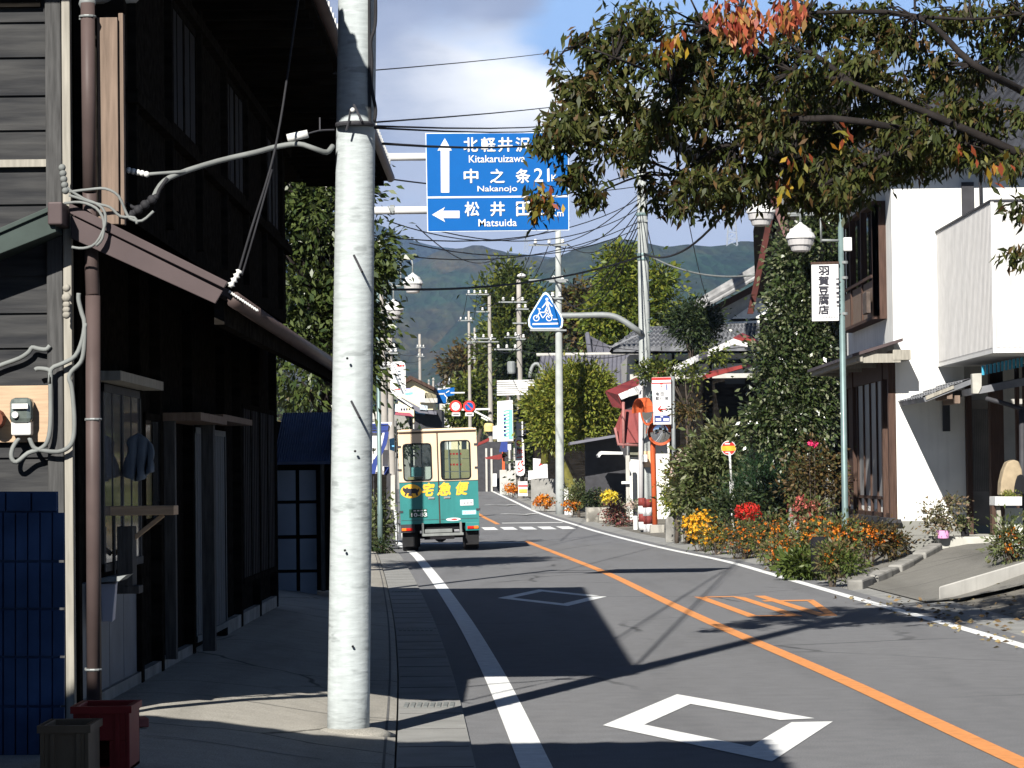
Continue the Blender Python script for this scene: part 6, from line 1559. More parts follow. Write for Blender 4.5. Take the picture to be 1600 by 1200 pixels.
p7 = upole(743, 512, 198, .13, .07, [(736, 752, 560, 2, 0)], 'thin distant pole beside the tall yellow-green conifer', px_t=741.5)
p8 = upole(604, 430, 92, .14, .09, [(594, 612, 575, 2, 0)], 'brownish concrete pole close behind the twin lamp by the evergreen tree', px_t=594)
p9 = upole(612.5, 528, 122, .17, .10, [(602, 620, 545, 2, 0), (600, 622, 552, 3, 0)], 'thick pole beside the tall white rounded shop sign', px_t=609)
p10 = upole(657.5, 522, 230, .16, .10, [(650, 664, 543, 3, 0), (651, 663, 557, 2, 0)], 'lone distant pole above the cream gabled house', px_t=655.5)
for i, (px, py, Y) in enumerate(((677, 590, 260), (670, 593, 300), (696, 576, 330))): upole(px, py, Y, .12, .09, [(px - 2, px + 2, py + 3, 0, 0)], ['short stubby pole beyond the cream house roof', 'faint short pole nearest the cream house ridge', 'faint far pole above the second blue sign'][i], z0=hp(Y))

# round prohibition signs on pole p5
Y5 = 146.5
for px, lab_, mside in ((712, 'round red-rimmed speed sign with white centre on a white arm', 'w'), (733, 'round blue no-parking sign with red rim and slash on a white arm', 'b')):
    t = thing('round_sign', lab_, 'road sign', P(px, 635, Y5)); c = P(px, 635, Y5); n_ = Vector((0, -1, 0)); r = 9.4 * Y5 / F
    MB().lathe(c, [(r, -.02), (r, .01)], 24, axis=n_).build('rim', M['sign_red'], t)
    MB().lathe(c, [(r * .68, .0), (r * .68, .016)], 24, axis=n_).build('face', M['sign_white'] if mside == 'w' else M['sign_blue'], t)
    if mside == 'w':
        text('40', c + n_ * .02, (1, 0, 0), (0, 0, 1), r * .8, r * .55, M['sky_blue'], t)
    else:
        MB().obox(c + n_ * .02, Vector((.65 * r, 0, -.65 * r)), Vector((0, .004, 0)), Vector((.06 * r, 0, .06 * r))).build('slash', M['sign_red'], t)
    MB().prism([P(px - 6, 650, Y5), P(px + 7, 650, Y5), P(px + 7, 644.5, Y5), P(px - 6, 644.5, Y5)], (0, .03, 0)).build('plate', M['sign_white'], t)
    MB().bar(P(px - 4, 647, Y5 - .01), P(px + 5, 647, Y5 - .01), .01, .05).build('plate_print', M['sign_ink'], t)
a_ = MB(); a_.bar(P(721, 640, Y5 + .1), P(765, 639, Y5 + .1), .08, .09).bar(P(741, 642, Y5 + .1), P(766, 655, Y5 + .1), .08, .09).bar(P(752, 652, Y5 + .1), P(762, 657, Y5 + .1), .08, .07)
a_.build('sign_arm', M['white_metal'], p5); MB().lathe(P(764, 665, Y5 + .3), [(.26, -.3), (.26, .0), (.2, .12)], 12).build('yellow_sleeve', mat('sleeve_yellow', (.62, .48, .2), .6), p5)

# ------------------------------------------------------------------ houses across the road, middle distance
def house_box(name, label, px0, px1, pyt, pyb, Y, depth, wm, cat='house'):
    a, b = P(px0, pyb, Y), P(px1, pyt, Y); t = thing(name, label, cat, (a.x, Y, gz(a.x, Y)))
    MB().box(a.x, b.x, Y, Y + depth, gz(a.x, Y) - .1, b.z).build('wall', wm, t); return t
# farmhouse: long lower roof, upper gable
Yf = 112
fh = house_box('farmhouse', 'large traditional farmhouse with grey wave-tiled roofs and white gable', 985, 1185, 552, 640, Yf, 10, M['plaster_old'])
mb = MB(); mb.roofsheet(P(1000, 512, Yf + 4), P(1200, 505, Yf + 4), P(1200, 541, Yf - 1.2), P(958, 543, Yf - 1.2), 34, 5, .05, .12, .05)
mb.roofsheet(P(950, 541, Yf - 1.3), P(1000, 520, Yf - 1.1), P(1000, 523, Yf - 1.3), P(953, 545, Yf - 1.3), 4, 1, .04, .1); mb.build('lower_roof', M['tile'], fh)
MB().prism([P(960, 548, Yf - 1.0), P(1190, 547, Yf - 1.0), P(1190, 543, Yf - 1.0), P(956, 544, Yf - 1.0)], (0, 3, 0)).build('eave_board', M['wood_black'], fh)
mb = MB()
for px in (1017, 1042, 1070, 1100): mb.box(P(px, 0, Yf).x, P(px + 4, 0, Yf).x, Yf - .05, Yf - .005, zat(600, Yf), zat(550, Yf))
mb.box(P(985, 0, Yf).x, P(1185, 0, Yf).x, Yf - .06, Yf - .006, zat(572, Yf), zat(566, Yf)); mb.build('timbers', M['wood_black'], fh)
MB().prism([P(1085, 512, Yf + 5), P(1300, 512, Yf + 5), P(1300, 410, Yf + 5), P(1185, 440, Yf + 5), P(1090, 497, Yf + 5)], (0, 4, 0)).build('gable', M['plaster_old'], fh)
MB().prism([P(1136, 503, Yf + 4.9), P(1200, 500, Yf + 4.9), P(1200, 470, Yf + 4.9), P(1172, 478, Yf + 4.9)], (0, .05, 0)).prism([P(1112, 506, Yf + 4.9), P(1200, 504, Yf + 4.9), P(1200, 497, Yf + 4.9), P(1116, 499, Yf + 4.9)], (0, .05, 0)).build('gable_white', M['plaster'], fh)
mb = MB(); mb.roofsheet(P(1178, 421, Yf + 3.6), P(1178, 421, Yf + 9), P(1083, 476, Yf + 9), P(1083, 476, Yf + 3.6), 8, 6, .05, .14, .06); mb.build('upper_roof', M['tile'], fh)
mb = MB()
for i in range(11): a, b = P(1083 + i * 9, 476 - i * 5.3, Yf + 3.5), P(1092 + i * 9, 470.7 - i * 5.3, Yf + 3.5); mb.bar(a, b, .25, .22)
mb.tube([P(1088, 478, Yf + 3.3), P(1180, 426, Yf + 3.3)], .13, 8).tube([P(1090, 485, Yf + 3.3), P(1180, 434, Yf + 3.3)], .1, 8); mb.build('verge_tiles', mat('verge_tile', (.23, .23, .23), .7, .35, 3), fh)
MB().bar(P(1095, 494, Yf + 4.6), P(1185, 447, Yf + 4.6), .3, .25).build('barge', M['wood_brown'], fh)
# ridge ornament house further left
rh = house_box('tiled_house', 'low house with dark slate-blue hipped roof behind the farmhouse', 925, 975, 556, 640, 135, 8, M['wood_black'])
mb = MB(); mb.roofsheet(P(918, 526, 138), P(922, 526, 138), P(975, 553, 134), P(918, 553, 134), 8, 1, .04, .1); mb.tube([P(918, 522, 137), P(922, 552, 134)], .12, 6); mb.build('roof', M['slate_roof'], rh)
# long ribbed grey roof
lb_ = house_box('long_house', 'long low building under a ribbed grey metal roof', 835, 1000, 606, 700, 118, 8, M['wood_black'])
mb = MB(); mb.roofsheet(P(845, 556, 123), P(1003, 554, 123), P(1003, 622, 117.3), P(833, 622, 117.3), 24, 1, .05, .1, kind='rib'); mb.build('roof', M['slate_roof'], lb_)
MB().tube([P(838, 554.5, 123), P(1003, 552.5, 123)], .075, 8).build('ridge', M['plaster_old'], lb_, smooth=True)
mb = MB(); q = [P(838 + 10 * math.cos(R(a)), 590 - 22 * math.sin(R(a)), 117.0) for a in range(0, 181, 20)]; mb.tube(q, .08, 6); mb.build('arched_rail', M['steel'], lb_, smooth=True)
# red roofed house at the crossing
Yr = 95
rr = thing('red_roofed_house', 'small house with bright red metal roof and white bargeboard at the crossing', 'house', (P(968, 790, Yr).x, Yr, gz(4, Yr)))
x0_, x1_ = P(974, 0, Yr).x, P(1036, 0, Yr).x
MB().box(x0_, x1_, Yr, Yr + 6, gz(4, Yr) - .1, zat(690, Yr)).build('wall', M['plaster'], rr)
MB().prism([P(946, 611, Yr + 3), P(993, 590, Yr + 3), P(1040, 570, Yr + 3), P(1040, 590, Yr - .4), P(998, 602, Yr - .4), P(966, 617, Yr - .4), P(973, 636, Yr - .4), P(957, 633, Yr + 1.5)], (0, .0, -.06)).build('roof', M['red_roof'], rr)
MB().prism([P(966, 616, Yr - .45), P(1005, 599, Yr - .45), P(1005, 611, Yr - .45), P(971, 624.5, Yr - .45)], (0, .06, 0)).build('bargeboard', M['white_metal'], rr)
MB().prism([P(972, 640, Yr - .1), P(1037, 640, Yr - .1), P(1037, 692, Yr - .5), P(966, 692, Yr - .5), P(961, 668, Yr - .4)], (0, .1, 0)).build('red_cladding', mat('red_clad', (.20, .05, .048), .7, .1, 3), rr)
MB().prism([P(974, 622, Yr), P(1037, 606, Yr), P(1037, 641, Yr), P(975, 641, Yr)], (0, .08, 0)).build('gable_recess', M['dark_steel'], rr)
mb = MB(); mb.tube([P(974, 628, Yr - .6), P(974.5, 700, Yr - .6)], .05, 7).tube([P(961, 668, Yr - .6), P(966, 694, Yr - .6), P(1000, 696, Yr - .6)], .05, 7); mb.build('gutter', mat('gutter_pink', (.3, .13, .12), .6), rr, smooth=True)
MB().box(P(984, 0, Yr).x, P(1000, 0, Yr).x, Yr - .08, Yr - .02, zat(640, Yr), zat(630, Yr)).build('air_vent', M['steel_green'], rr)
MB().box(P(974, 0, Yr).x, P(1001, 0, Yr).x, Yr - .06, Yr - .004, zat(716, Yr), zat(692, Yr)).build('upper_panel', mat('panel_olive', (.16, .16, .12), .8), rr)
MB().prism([P(934, 711, Yr - 1), P(939, 705, Yr - 1), P(973, 706, Yr - 1), P(973, 710, Yr - 1), P(940, 710, Yr - 1), P(936, 715, Yr - 1)], (0, 2, 0)).build('flat_canopy', M['white_metal'], rr)
MB().box(P(968, 0, Yr - .8).x, P(974, 0, Yr - .8).x, Yr - .9, Yr - .78, gz(3, Yr), zat(714, Yr)).build('canopy_post', M['plaster_old'], rr)
MB().prism([P(890, 691, Yr + .5), P(962, 679, Yr + .5), P(962, 683, Yr + .5), P(891, 695, Yr + .5)], (0, 3, 0)).build('lean_to_roof', M['slate_roof'], rr)
MB().box(P(905, 0, Yr + 2).x, P(972, 0, Yr + 2).x, Yr + 2, Yr + 2.1, gz(3, Yr), zat(684, Yr)).build('shed_wall', M['dark_steel'], rr)
MB().box(P(961, 0, Yr - 1).x, P(975, 0, Yr - 1).x, Yr - 1.05, Yr - 1.0, zat(758, Yr), zat(754, Yr)).build('meter_box', M['ceramic'], rr)
# white bargeboard house further in, with red roof bits
Yg = 88
gb = house_box('gabled_house', 'house with a broad white bargeboard and red roof behind the garden trees', 1062, 1190, 590, 640, Yg, 6, M['wood_black'])
MB().prism([P(1040, 577, Yg - .5), P(1146, 529, Yg - .5), P(1168, 536, Yg - .5), P(1168, 542, Yg - .5), P(1146, 538, Yg - .5), P(1050, 584, Yg - .5)], (0, .1, 0)).build('bargeboard', M['white_metal'], gb)
MB().prism([P(1146, 527, Yg - .45), P(1180, 530, Yg - .45), P(1210, 545, Yg + 3), P(1160, 520, Yg + 5)], (0, .0, -.08)).prism([P(1097, 588, Yg - 2.5), P(1160, 570, Yg - 2.5), P(1180, 566, Yg - .5), P(1110, 580, Yg - .5)], (0, 0, -.1)).build('roof', M['red_roof'], gb)
MB().box(P(1120, 0, Yg).x, P(1150, 0, Yg).x, Yg - 1.2, Yg - 1.1, zat(606, Yg), zat(598, Yg)).build('window', M['glass_dark'], gb)
# dark red steep house behind camellia
Yd = 60
dh = house_box('dark_house', 'tall dark timber house with maroon bargeboard rising behind the camellia tree', 1230, 1330, 470, 800, Yd, 6, M['wood_black'])
MB().prism([P(1212, 440, Yd), P(1330, 470, Yd), P(1330, 150, Yd), P(1240, 150, Yd), P(1208, 330, Yd)], (0, 5, 0)).build('gable', M['wood_black'], dh)
MB().prism([P(1168, 490, Yd - .3), P(1203, 320, Yd - .3), P(1213, 270, Yd - .3), P(1221, 275, Yd - .3), P(1210, 330, Yd - .3), P(1177, 490, Yd - .3)], (0, .12, 0)).build('bargeboard', M['maroon_dark'], dh)
MB().prism([P(1204, 315, Yd - .28), P(1213, 280, Yd - .28), P(1235, 370, Yd - .28), P(1226, 372, Yd - .28)], (0, .1, 0)).build('barge_return', mat('maroon_pale', (.15, .085, .08), .7), dh)

# ------------------------------------------------------------------ trees of the middle distance
def ptree(name, label, base_px, Y, blobs_px, lm, leaf, nclump, nleaf, crad, W=.5, trunk=.15, limbs=14, droop=.2, depth=.8, top=None, lean=0):
    e = [(P(b[0], b[1], Y + (b[5] if len(b) > 5 else 0)), (b[2] * Y / F, depth * b[2] * Y / F, b[3] * Y / F), b[4]) for b in blobs_px]
    e = [(c, tuple(max(.45 * q, q - .9 * crad) for q in r), w_) for c, r, w_ in e]
    x = P(base_px, 700, Y).x; return tree(name, label, (x, Y, gz(x, Y)), e, lm, M['bark'], leaf, W, nclump, nleaf, (crad, crad, crad * .85), trunk=trunk, limbs=limbs, droop=droop, top=top)
ptree('ginkgo_tree', 'big rounded yellow-green tree behind the pale pole with the crossing sign', 985, 140, [(985, 510, 60, 70, 4), (975, 440, 44, 44, 2), (1022, 490, 34, 60, 1.6), (940, 500, 24, 40, 1), (970, 405, 16, 16, .4), (1030, 440, 18, 22, .4)], LM['ginkgo'], .30, 330, 40, .40, trunk=.3)
ptree('conifer_tree', 'tall ragged yellow-green conifer among the far poles', 795, 165, [(795, 520, 40, 30, 2), (800, 470, 30, 36, 1.6), (798, 430, 11, 22, .6), (775, 545, 34, 20, 1), (765, 455, 8, 14, .25), (815, 450, 10, 14, .3), (782, 470, 12, 20, .5), (830, 480, 16, 30, .6)], LM['conifer'], .34, 210, 34, .42, W=.4, trunk=.2, droop=-.1)
ptree('topiary_pine', 'dense olive topiary pine with a leaning trunk by the low wall', 903, 106.5, [(893, 622, 62, 44, 3), (908, 606, 44, 38, 2), (854, 640, 34, 38, 1.6), (936, 642, 32, 38, 1.6), (886, 676, 62, 28, 2.0), (878, 598, 32, 26, .9), (930, 608, 28, 30, .9)], LM['olive'], .2, 520, 46, .22, W=.36, trunk=.0, limbs=0, droop=-.1, depth=.9)
tk = [o for o in bpy.data.objects if o.name.startswith('topiary_pine')][0]
for c in list(tk.children):
    if c.name.startswith('trunk'): bpy.data.objects.remove(c)
MB().tube([P(907, 795, 106.5), P(897, 770, 106.5), P(882, 735, 106.5), P(868, 705, 106.5), P(858, 690, 106.5), P(852, 650, 106.5)], [.28, .2, .18, .17, .15, .09], 10).tube([P(868, 705, 106.5), P(885, 670, 106.5), P(905, 640, 106.5)], [.14, .1, .05], 8).tube([P(851, 725, 106.5), P(852, 690, 106.5), P(856, 650, 106.5)], [.16, .14, .08], 8).build('trunk', mat('bark_moss', (.13, .12, .03), .9, .3, 6, .4), tk, smooth=True)
ptree('garden_pine', 'small dark layered tree before the farmhouse roof', 1082, 90, [(1082, 510, 30, 26, 2), (1065, 495, 24, 14, .9), (1105, 500, 26, 20, 1), (1085, 485, 16, 14, .6), (1095, 535, 24, 12, .6)], LM['dark'], .16, 150, 34, .2, W=.3, trunk=.08, top=tuple(P(1082, 490, 90)))
ptree('maple_tree', 'thin yellowing maple spreading before the gabled house', 1075, 80.4, [(1040, 580, 30, 8, 1), (1010, 580, 16, 7, .5), (1120, 556, 26, 8, .5), (1085, 590, 14, 18, .4)], LM['conifer'], .12, 60, 24, .15, trunk=.05, limbs=10, top=tuple(P(1072, 572, 80.4)))
ptree('red_maple', 'small reddish maple low behind the orange mirror', 1080, 75, [(1078, 642, 22, 14, 1)], LM['brown'], .11, 24, 20, .14, trunk=.05, limbs=5)
ptree('roadside_tree', 'round mid-green tree behind the round prohibition signs', 735, 185, [(735, 620, 32, 26, 2), (722, 650, 26, 24, 1.2), (757, 640, 22, 30, 1.2), (745, 600, 18, 12, .6)], LM['conifer'], .32, 160, 34, .42, trunk=.15)
ptree('dark_tree', 'dark leafy tree behind the white shop signs', 848, 128, [(840, 680, 22, 30, 1), (835, 720, 24, 26, 1), (830, 640, 16, 24, .7), (848, 690, 12, 40, .8)], LM['dark'], .22, 130, 34, .3, trunk=.1)
ptree('brown_tree', 'brown autumn thicket tree right of the far poles', 745, 230, [(740, 560, 34, 22, 1.5), (715, 575, 22, 20, 1), (770, 575, 26, 22, 1.2), (800, 560, 24, 30, 1)], LM['brown'], .4, 150, 30, .55, trunk=.2)
ptree('brown_tree', 'brown-leaved tree beneath the crossing sign arm', 900, 165, [(905, 470, 34, 20, 1.4), (890, 505, 40, 24, 1.6), (930, 530, 34, 18, 1), (850, 520, 26, 20, 1), (880, 540, 40, 16, 1)], LM['brown'], .36, 200, 30, .42, trunk=.2)
ptree('hedge_tree', 'dark green tree mass left of the ribbed grey roof', 835, 150, [(830, 570, 22, 26, 1), (815, 590, 16, 24, .7), (845, 545, 20, 16, .7), (870, 560, 22, 14, .7), (795, 560, 20, 24, .7)], LM['dark'], .3, 150, 30, .4, trunk=.15)
ptree('small_tree', 'dark spreading tree low beneath the distant cream house', 590, 140, [(588, 560, 14, 26, 1), (585, 600, 14, 30, 1), (582, 510, 10, 30, .6), (625, 690, 10, 24, .4)], LM['dark'], .28, 120, 30, .35, trunk=.12)
bush('roadside_shrub', 'clipped round brownish-green shrub under the leaning pine', [(908, 768, 22, 16, 1), (900, 775, 14, 14, .5)], 99, LM['shrub'], .1, 44, 30, crad=.14)
bush('roadside_shrub', 'dark green shrub beside the bright yellow flowers at the crossing', [(928, 778, 16, 14, 1)], 97, LM['dark'], .1, 34, 30, crad=.13)
bush('red_shrub', 'dark red round shrub on the corner by the striped pole guards', [(958, 802, 12, 16, 1), (972, 818, 14, 9, .6)], 88, leafmat('leaf_redshrub', [(.16, .05, .05), (.22, .07, .06), (.12, .06, .04), (.10, .09, .05)], .2), .1, 40, 26, crad=.12)
flowers('yellow_flowers', 'bright lemon-yellow flower clump beside the canopy of the red-roofed house', 953, 779, 95, 13, 10, LM['flower_leaf'], LM['lemon'], 80, .09, ncl=14)
flowers('orange_flowers', 'orange flower clump at the foot of the grey far pole', 893, 790, 99, 13, 8, LM['flower_leaf'], LM['orange'], 60, .07, ncl=14)
flowers('orange_flowers', 'orange flower clump before the low block wall', 850, 784, 106, 15, 9, LM['flower_leaf'], LM['orange'], 70, .08, ncl=14)
flowers('orange_flowers', 'distant orange flowers beside the little stand-up sign', 800, 764, 128, 11, 7, LM['flower_leaf'], LM['orange'], 50, .09, ncl=12)
flowers('white_flowers', 'little white and red flowers at the foot of the striped pole guards', 985, 790, 90, 14, 6, LM['shrub'], LM['pale'], 26, .06, ncl=10)
# low walls, curb planter
def wallbox(name, label, px0, px1, py0, py1, Y, dp_, m, cat='wall'):
    a, b = P(px0, py1, Y), P(px1, py0, Y); o = MB().box(a.x, b.x, Y, Y + dp_, min(a.z, gz(a.x, Y)) - .1, b.z).build(name, m, None, bevel=.02); return tag(o, label, cat)
wallbox('block_wall', 'grey concrete block wall behind the far orange flowers', 830, 872, 748, 790, 108, .2, M['block'])
wallbox('block_wall', 'pale stepped concrete wall beneath the red post', 781, 803, 734, 768, 136, .3, M['plaster_old'])
wallbox('planter_wall', 'low pale concrete planter under the yellow flowers', 916, 957, 793, 808, 93.5, 1.2, M['concrete'])
wallbox('marker_stone', 'stubby white marker post at the crossing corner', 990, 996, 806, 822, 84, .12, M['plaster'], 'post')
for i, px in enumerate((882, 889)): wallbox('white_stake', ['taller pale board leaning at the foot of the leaning pine', 'shorter pale board at the foot of the leaning pine'][i], px, px + 6, 762 + i * 10, 792, 102.4, .05, M['ceramic'], 'board')
# shop signs etc on the far side
Ysg = 126
def flat(name, label, pts, Y, m, cat='sign', th=.08, g=None):
    o = MB().prism([P(px, py, Y) for px, py in pts], (0, th, 0)).build(name, m, None); return tag(o, label, cat, g)
bbd = thing('billboard_frame', 'slatted white billboard frame beside the far transformer pole', 'billboard', P(805, 620, Ysg))
for i in range(7): MB().prism([P(776.5, 594.5 + i * 3.5, Ysg), P(835 - (i > 2) * 10, 593 + i * 3.5, Ysg), P(835 - (i > 2) * 10, 595.8 + i * 3.5, Ysg), P(776.5, 597 + i * 3.5, Ysg)], (0, .1, 0)).build('slat', M['white_metal'], bbd)
MB().box(P(788, 0, Ysg).x, P(790, 0, Ysg).x, Ysg + .11, Ysg + .2, zat(640, Ysg), zat(593, Ysg)).box(P(820, 0, Ysg).x, P(822, 0, Ysg).x, Ysg + .11, Ysg + .2, zat(640, Ysg), zat(593, Ysg)).build('frame', M['steel'], bbd)
vb = thing('vertical_banner', 'tall white and mint green shop sign by the transformer pole', 'sign', P(790, 690, Ysg))
MB().prism([P(777, 690, Ysg), P(802, 689, Ysg), P(801, 625, Ysg), P(777, 627, Ysg)], (0, .1, 0)).build('panel', M['sign_white'], vb)
MB().prism([P(795, 686, Ysg - .02), P(801, 686, Ysg - .02), P(800, 640, Ysg - .02), P(795, 640, Ysg - .02)], (0, .015, 0)).build('green_band', M['mint'], vb)
mb = MB()
for i in range(9): mb.prism([P(786 + (i % 3), 642 + i * 5, Ysg - .02), P(796, 639.5 + i * 5, Ysg - .02), P(796, 641 + i * 5, Ysg - .02), P(787 + (i % 2) * 2, 643.5 + i * 5, Ysg - .02)], (0, .012, 0))
mb.build('green_marks', M['mint'], vb)
mb = MB()
for i in range(6): mb.box(P(779, 0, Ysg).x, P(782 + i % 2, 0, Ysg).x, Ysg - .02, Ysg - .005, zat(650 + i * 6.2, Ysg), zat(646.5 + i * 6.2, Ysg))
mb.build('side_print', M['navy'], vb)
hs = thing('oval_sign', 'long white rounded sign with red characters below a ring', 'sign', P(812, 744, 127))
Yo = 127.2; ov = [(804, 690), (806, 685), (811, 682.5), (816, 684), (818.5, 689), (820, 738), (818, 742.5), (813, 744), (808, 742), (806, 737)]
MB().prism([P(*p, Yo) for p in ov], (0, .1, 0)).build('panel', M['sign_white'], hs)
for ch_, py, px in (('ホ', 705, 812), ('ー', 714.5, 812.3), ('パ', 723.5, 812.8), ('ン', 734, 813)):
    if ch_ == 'ー': MB().prism([P(807.5, 715.8, Yo - .03), P(817, 714.2, Yo - .03), P(817, 712.8, Yo - .03), P(807.5, 714.2, Yo - .03)], (0, .01, 0)).build('lettering', M['sign_red'], hs)
    else: text(ch_, P(px, py, Yo - .02), (1, 0, 0), (0, 0, 1), 10 * Yo / F, 8 * Yo / F, M['sign_red'], hs, bold=.03)
MB().tube([P(811 + 3.6 * math.cos(R(a)), 692 - 3.8 * math.sin(R(a)), Yo - .02) for a in range(0, 361, 30)], .025, 5).build('ring', M['sign_red'], hs)
ws_ = thing('narrow_sign', 'narrow white sign with four dark dots on the transformer pole', 'sign', P(812, 681, 127)); MB().prism([P(807, 681.5, Yo), P(817.5, 681, Yo), P(817, 657, Yo), P(806.5, 657.5, Yo)], (0, .08, 0)).build('panel', M['sign_white'], ws_)
mb = MB()
for i in range(4): mb.box(P(810.4, 0, Yo).x, P(813.8, 0, Yo).x, Yo - .02, Yo - .004, zat(664 + i * 5.2, Yo), zat(661 + i * 5.2, Yo))
mb.build('characters', M['sign_ink'], ws_)
sb = thing('stand_sign', 'small red and orange stand-up sign at the roadside', 'sign', P(817, 777, 124)); MB().prism([P(810, 775, 124), P(824.5, 775, 124), P(824, 752, 124), P(809.5, 752.5, 124)], (0, .1, 0)).build('board', M['sign_white'], sb)
MB().prism([P(810, 760, 123.97), P(824, 760, 123.97), P(824, 757.8, 123.97), P(810, 758, 123.97)], (0, .02, 0)).build('red_band', M['sign_red'], sb); MB().prism([P(811, 770, 123.97), P(823.5, 770, 123.97), P(823.5, 764, 123.97), P(811, 764.5, 123.97)], (0, .02, 0)).build('orange_band', mat('amber', (.75, .38, .08), .5), sb)
flat('white_board', 'white board with a red and brown stroke above the block wall', [(833, 748), (856, 747), (855, 718), (833, 716)], 112, M['sign_white'])
flat('white_board', 'blank white board to the side of the one with the red stroke', [(825.5, 750), (833, 748.8), (833, 735), (825.5, 735.5)], 112.3, M['plaster'])
bbx = bpy.data.objects['white_board']; MB().prism([P(841, 728, 111.97), P(855, 722, 111.97), P(857, 720, 111.97), P(846, 721, 111.97)], (0, .02, 0)).build('stroke', M['sign_red'], bbx)
rp_ = thing('red_post', 'red-orange wayside post with a little red canopy roof', 'post', P(778, 762, 139)); MB().box(P(776, 0, 139).x, P(780, 0, 139).x, 139, 139.15, gz(-1, 139), zat(705, 139)).build('post', M['orange_metal'], rp_)
MB().prism([P(745, 693, 139), P(764, 684, 139), P(764, 689, 139), P(745, 697, 139)], (0, 1.5, 0)).prism([P(757, 715, 139), P(790, 708, 139), P(793, 712, 139), P(780, 718, 139), P(760, 717, 139)], (0, 1.5, 0)).build('canopy', M['red_roof'], rp_)
shp = house_box('roadside_shop', 'dim low shop front beyond the red post', 746, 800, 690, 765, 143, 6, M['dark_steel'], 'shop')
mb = MB()
for px in (750, 758, 786, 794): mb.box(P(px, 0, 142.9).x, P(px + 3, 0, 142.9).x, 142.9, 142.99, hp(143), zat(700, 143))
mb.build('posts', M['plaster_old'], shp)
flat('blue_white_sign', 'small blue sign with white figure by the red post', [(780, 706), (793, 706), (793, 690), (783, 690)], 137, M['navy']); MB().box(P(785, 0, 136.9).x, P(790, 0, 136.9).x, 136.9, 136.99, zat(703, 137), zat(694, 137)).build('figure', M['sign_white'], bpy.data.objects['blue_white_sign'])
flat('vending_sign', 'small pale blue and white panel above the red canopy', [(770, 686), (780, 686), (780, 664), (770, 666)], 137.5, M['sign_white'])
flat('white_post', 'short white post box at the roadside below the red post', [(770, 760), (776, 760), (776, 740), (770, 740)], 138, M['box_white'], 'post')

# ------------------------------------------------------------------ far left of the road
Ywp = 119
wsg = thing('rounded_shop_sign', 'tall white rounded shop sign on the thick pole', 'sign', P(620, 620, Ywp))
sg = [(610.5, 569), (613, 565.5), (627, 564.5), (632, 567), (633.5, 572), (634, 612), (630, 617.5), (617, 619.5), (612, 617), (610, 610)]
MB().prism([P(*p, Ywp) for p in sg], (0, .15, 0)).build('panel', M['sign_white'], wsg)
mb = MB()
for i in range(3): mb.box(P(614.5 + i * 4, 0, Ywp).x, P(617.5 + i * 4, 0, Ywp).x, Ywp - .02, Ywp - .004, zat(570.5, Ywp), zat(568, Ywp))
mb.bar(P(616, 609, Ywp - .01), P(626, 608, Ywp - .01), .012, .03); mb.build('red_print', M['sign_red'], wsg)
mb = MB()
for py, w_ in ((577, 4), (582, 5), (589, 5), (599, 5), (603, 3)): mb.box(P(615.5, 0, Ywp).x, P(615.5 + w_, 0, Ywp).x, Ywp - .02, Ywp - .004, zat(py + 2.2, Ywp), zat(py, Ywp))
mb.prism([P(616, 587, Ywp - .02), P(619, 586, Ywp - .02), P(631, 614, Ywp - .02), P(629, 616, Ywp - .02)], (0, .015, 0)); mb.build('dark_print', mat('ink_grey', (.12, .14, .16), .6), wsg)
mb = MB()
for i in range(4): mb.box(P(623.5, 0, Ywp).x, P(626, 0, Ywp).x, Ywp - .02, Ywp - .004, zat(577.5 + i * 6, Ywp), zat(575 + i * 6, Ywp))
mb.build('pale_print', M['lamp_bowl'], wsg)
yh = thing('cream_house', 'cream gabled house with a dark roof far up the road', 'house', (P(655, 660, 172).x, 172, hp(172)))
MB().prism([P(622, 660, 172), P(677, 660, 172), P(676, 611, 172), P(644, 594, 172), P(622, 606, 172)], (0, 7, 0)).build('wall', M['cream_wall'], yh)
MB().prism([P(641, 586.5, 171.5), P(679, 605, 171.5), P(678, 610, 171.5), P(643, 593, 171.5)], (0, 8, 0)).prism([P(641, 586.5, 171.5), P(643, 593, 171.5), P(620, 606, 171.5), P(620, 600, 171.5)], (0, 8, 0)).build('roof', M['wood_brown'], yh)
MB().box(P(657, 0, 172).x, P(675, 0, 172).x, 171.9, 171.99, zat(627, 172), zat(612, 172)).build('balcony_shade_panel', mat('recess_shade', (.2, .18, .12), .8), yh)  # flat panel in darkened wall cream, painting the shade of the balcony recess
MB().box(P(656, 0, 171).x, P(676, 0, 171).x, 171.5, 171.8, zat(628, 172), zat(621, 172)).build('balcony_rail', M['plaster_old'], yh)
MB().box(P(648, 0, 171).x, P(656, 0, 171).x, 171.6, 171.9, zat(627, 172), zat(613, 172)).build('curtain', M['plaster'], yh)
flat('shop_sign', 'small lilac and green sign before the cream house', [(633.5, 614), (646, 612.5), (646, 606.5), (633.5, 607)], 150, mat('lilac', (.42, .40, .72), .6)); MB().prism([P(633, 618, 149.97), P(645, 616.5, 149.97), P(645, 612.8, 149.97), P(633, 614.3, 149.97)], (0, .1, 0)).build('green_strip', M['mint'], bpy.data.objects['shop_sign.001'] if 'shop_sign.001' in bpy.data.objects else bpy.data.objects['shop_sign'])
ds = house_box('dark_shop', 'dark shop with sloping roof and pale blue awning on the far side of the van', 648, 690, 640, 740, 150, 6, M['dark_steel'], 'shop')
MB().prism([P(618, 624, 149), P(628, 621, 149), P(662, 640, 149), P(682, 643, 149), P(682, 648, 149), P(655, 645, 149)], (0, 3, 0)).build('roof', M['slate_roof'], ds)
MB().prism([P(649, 645.5, 149.4), P(664, 647.5, 149.4), P(664, 644, 149.4), P(649, 641.5, 149.4)], (0, .3, 0)).build('awning', M['sky_blue'], ds)
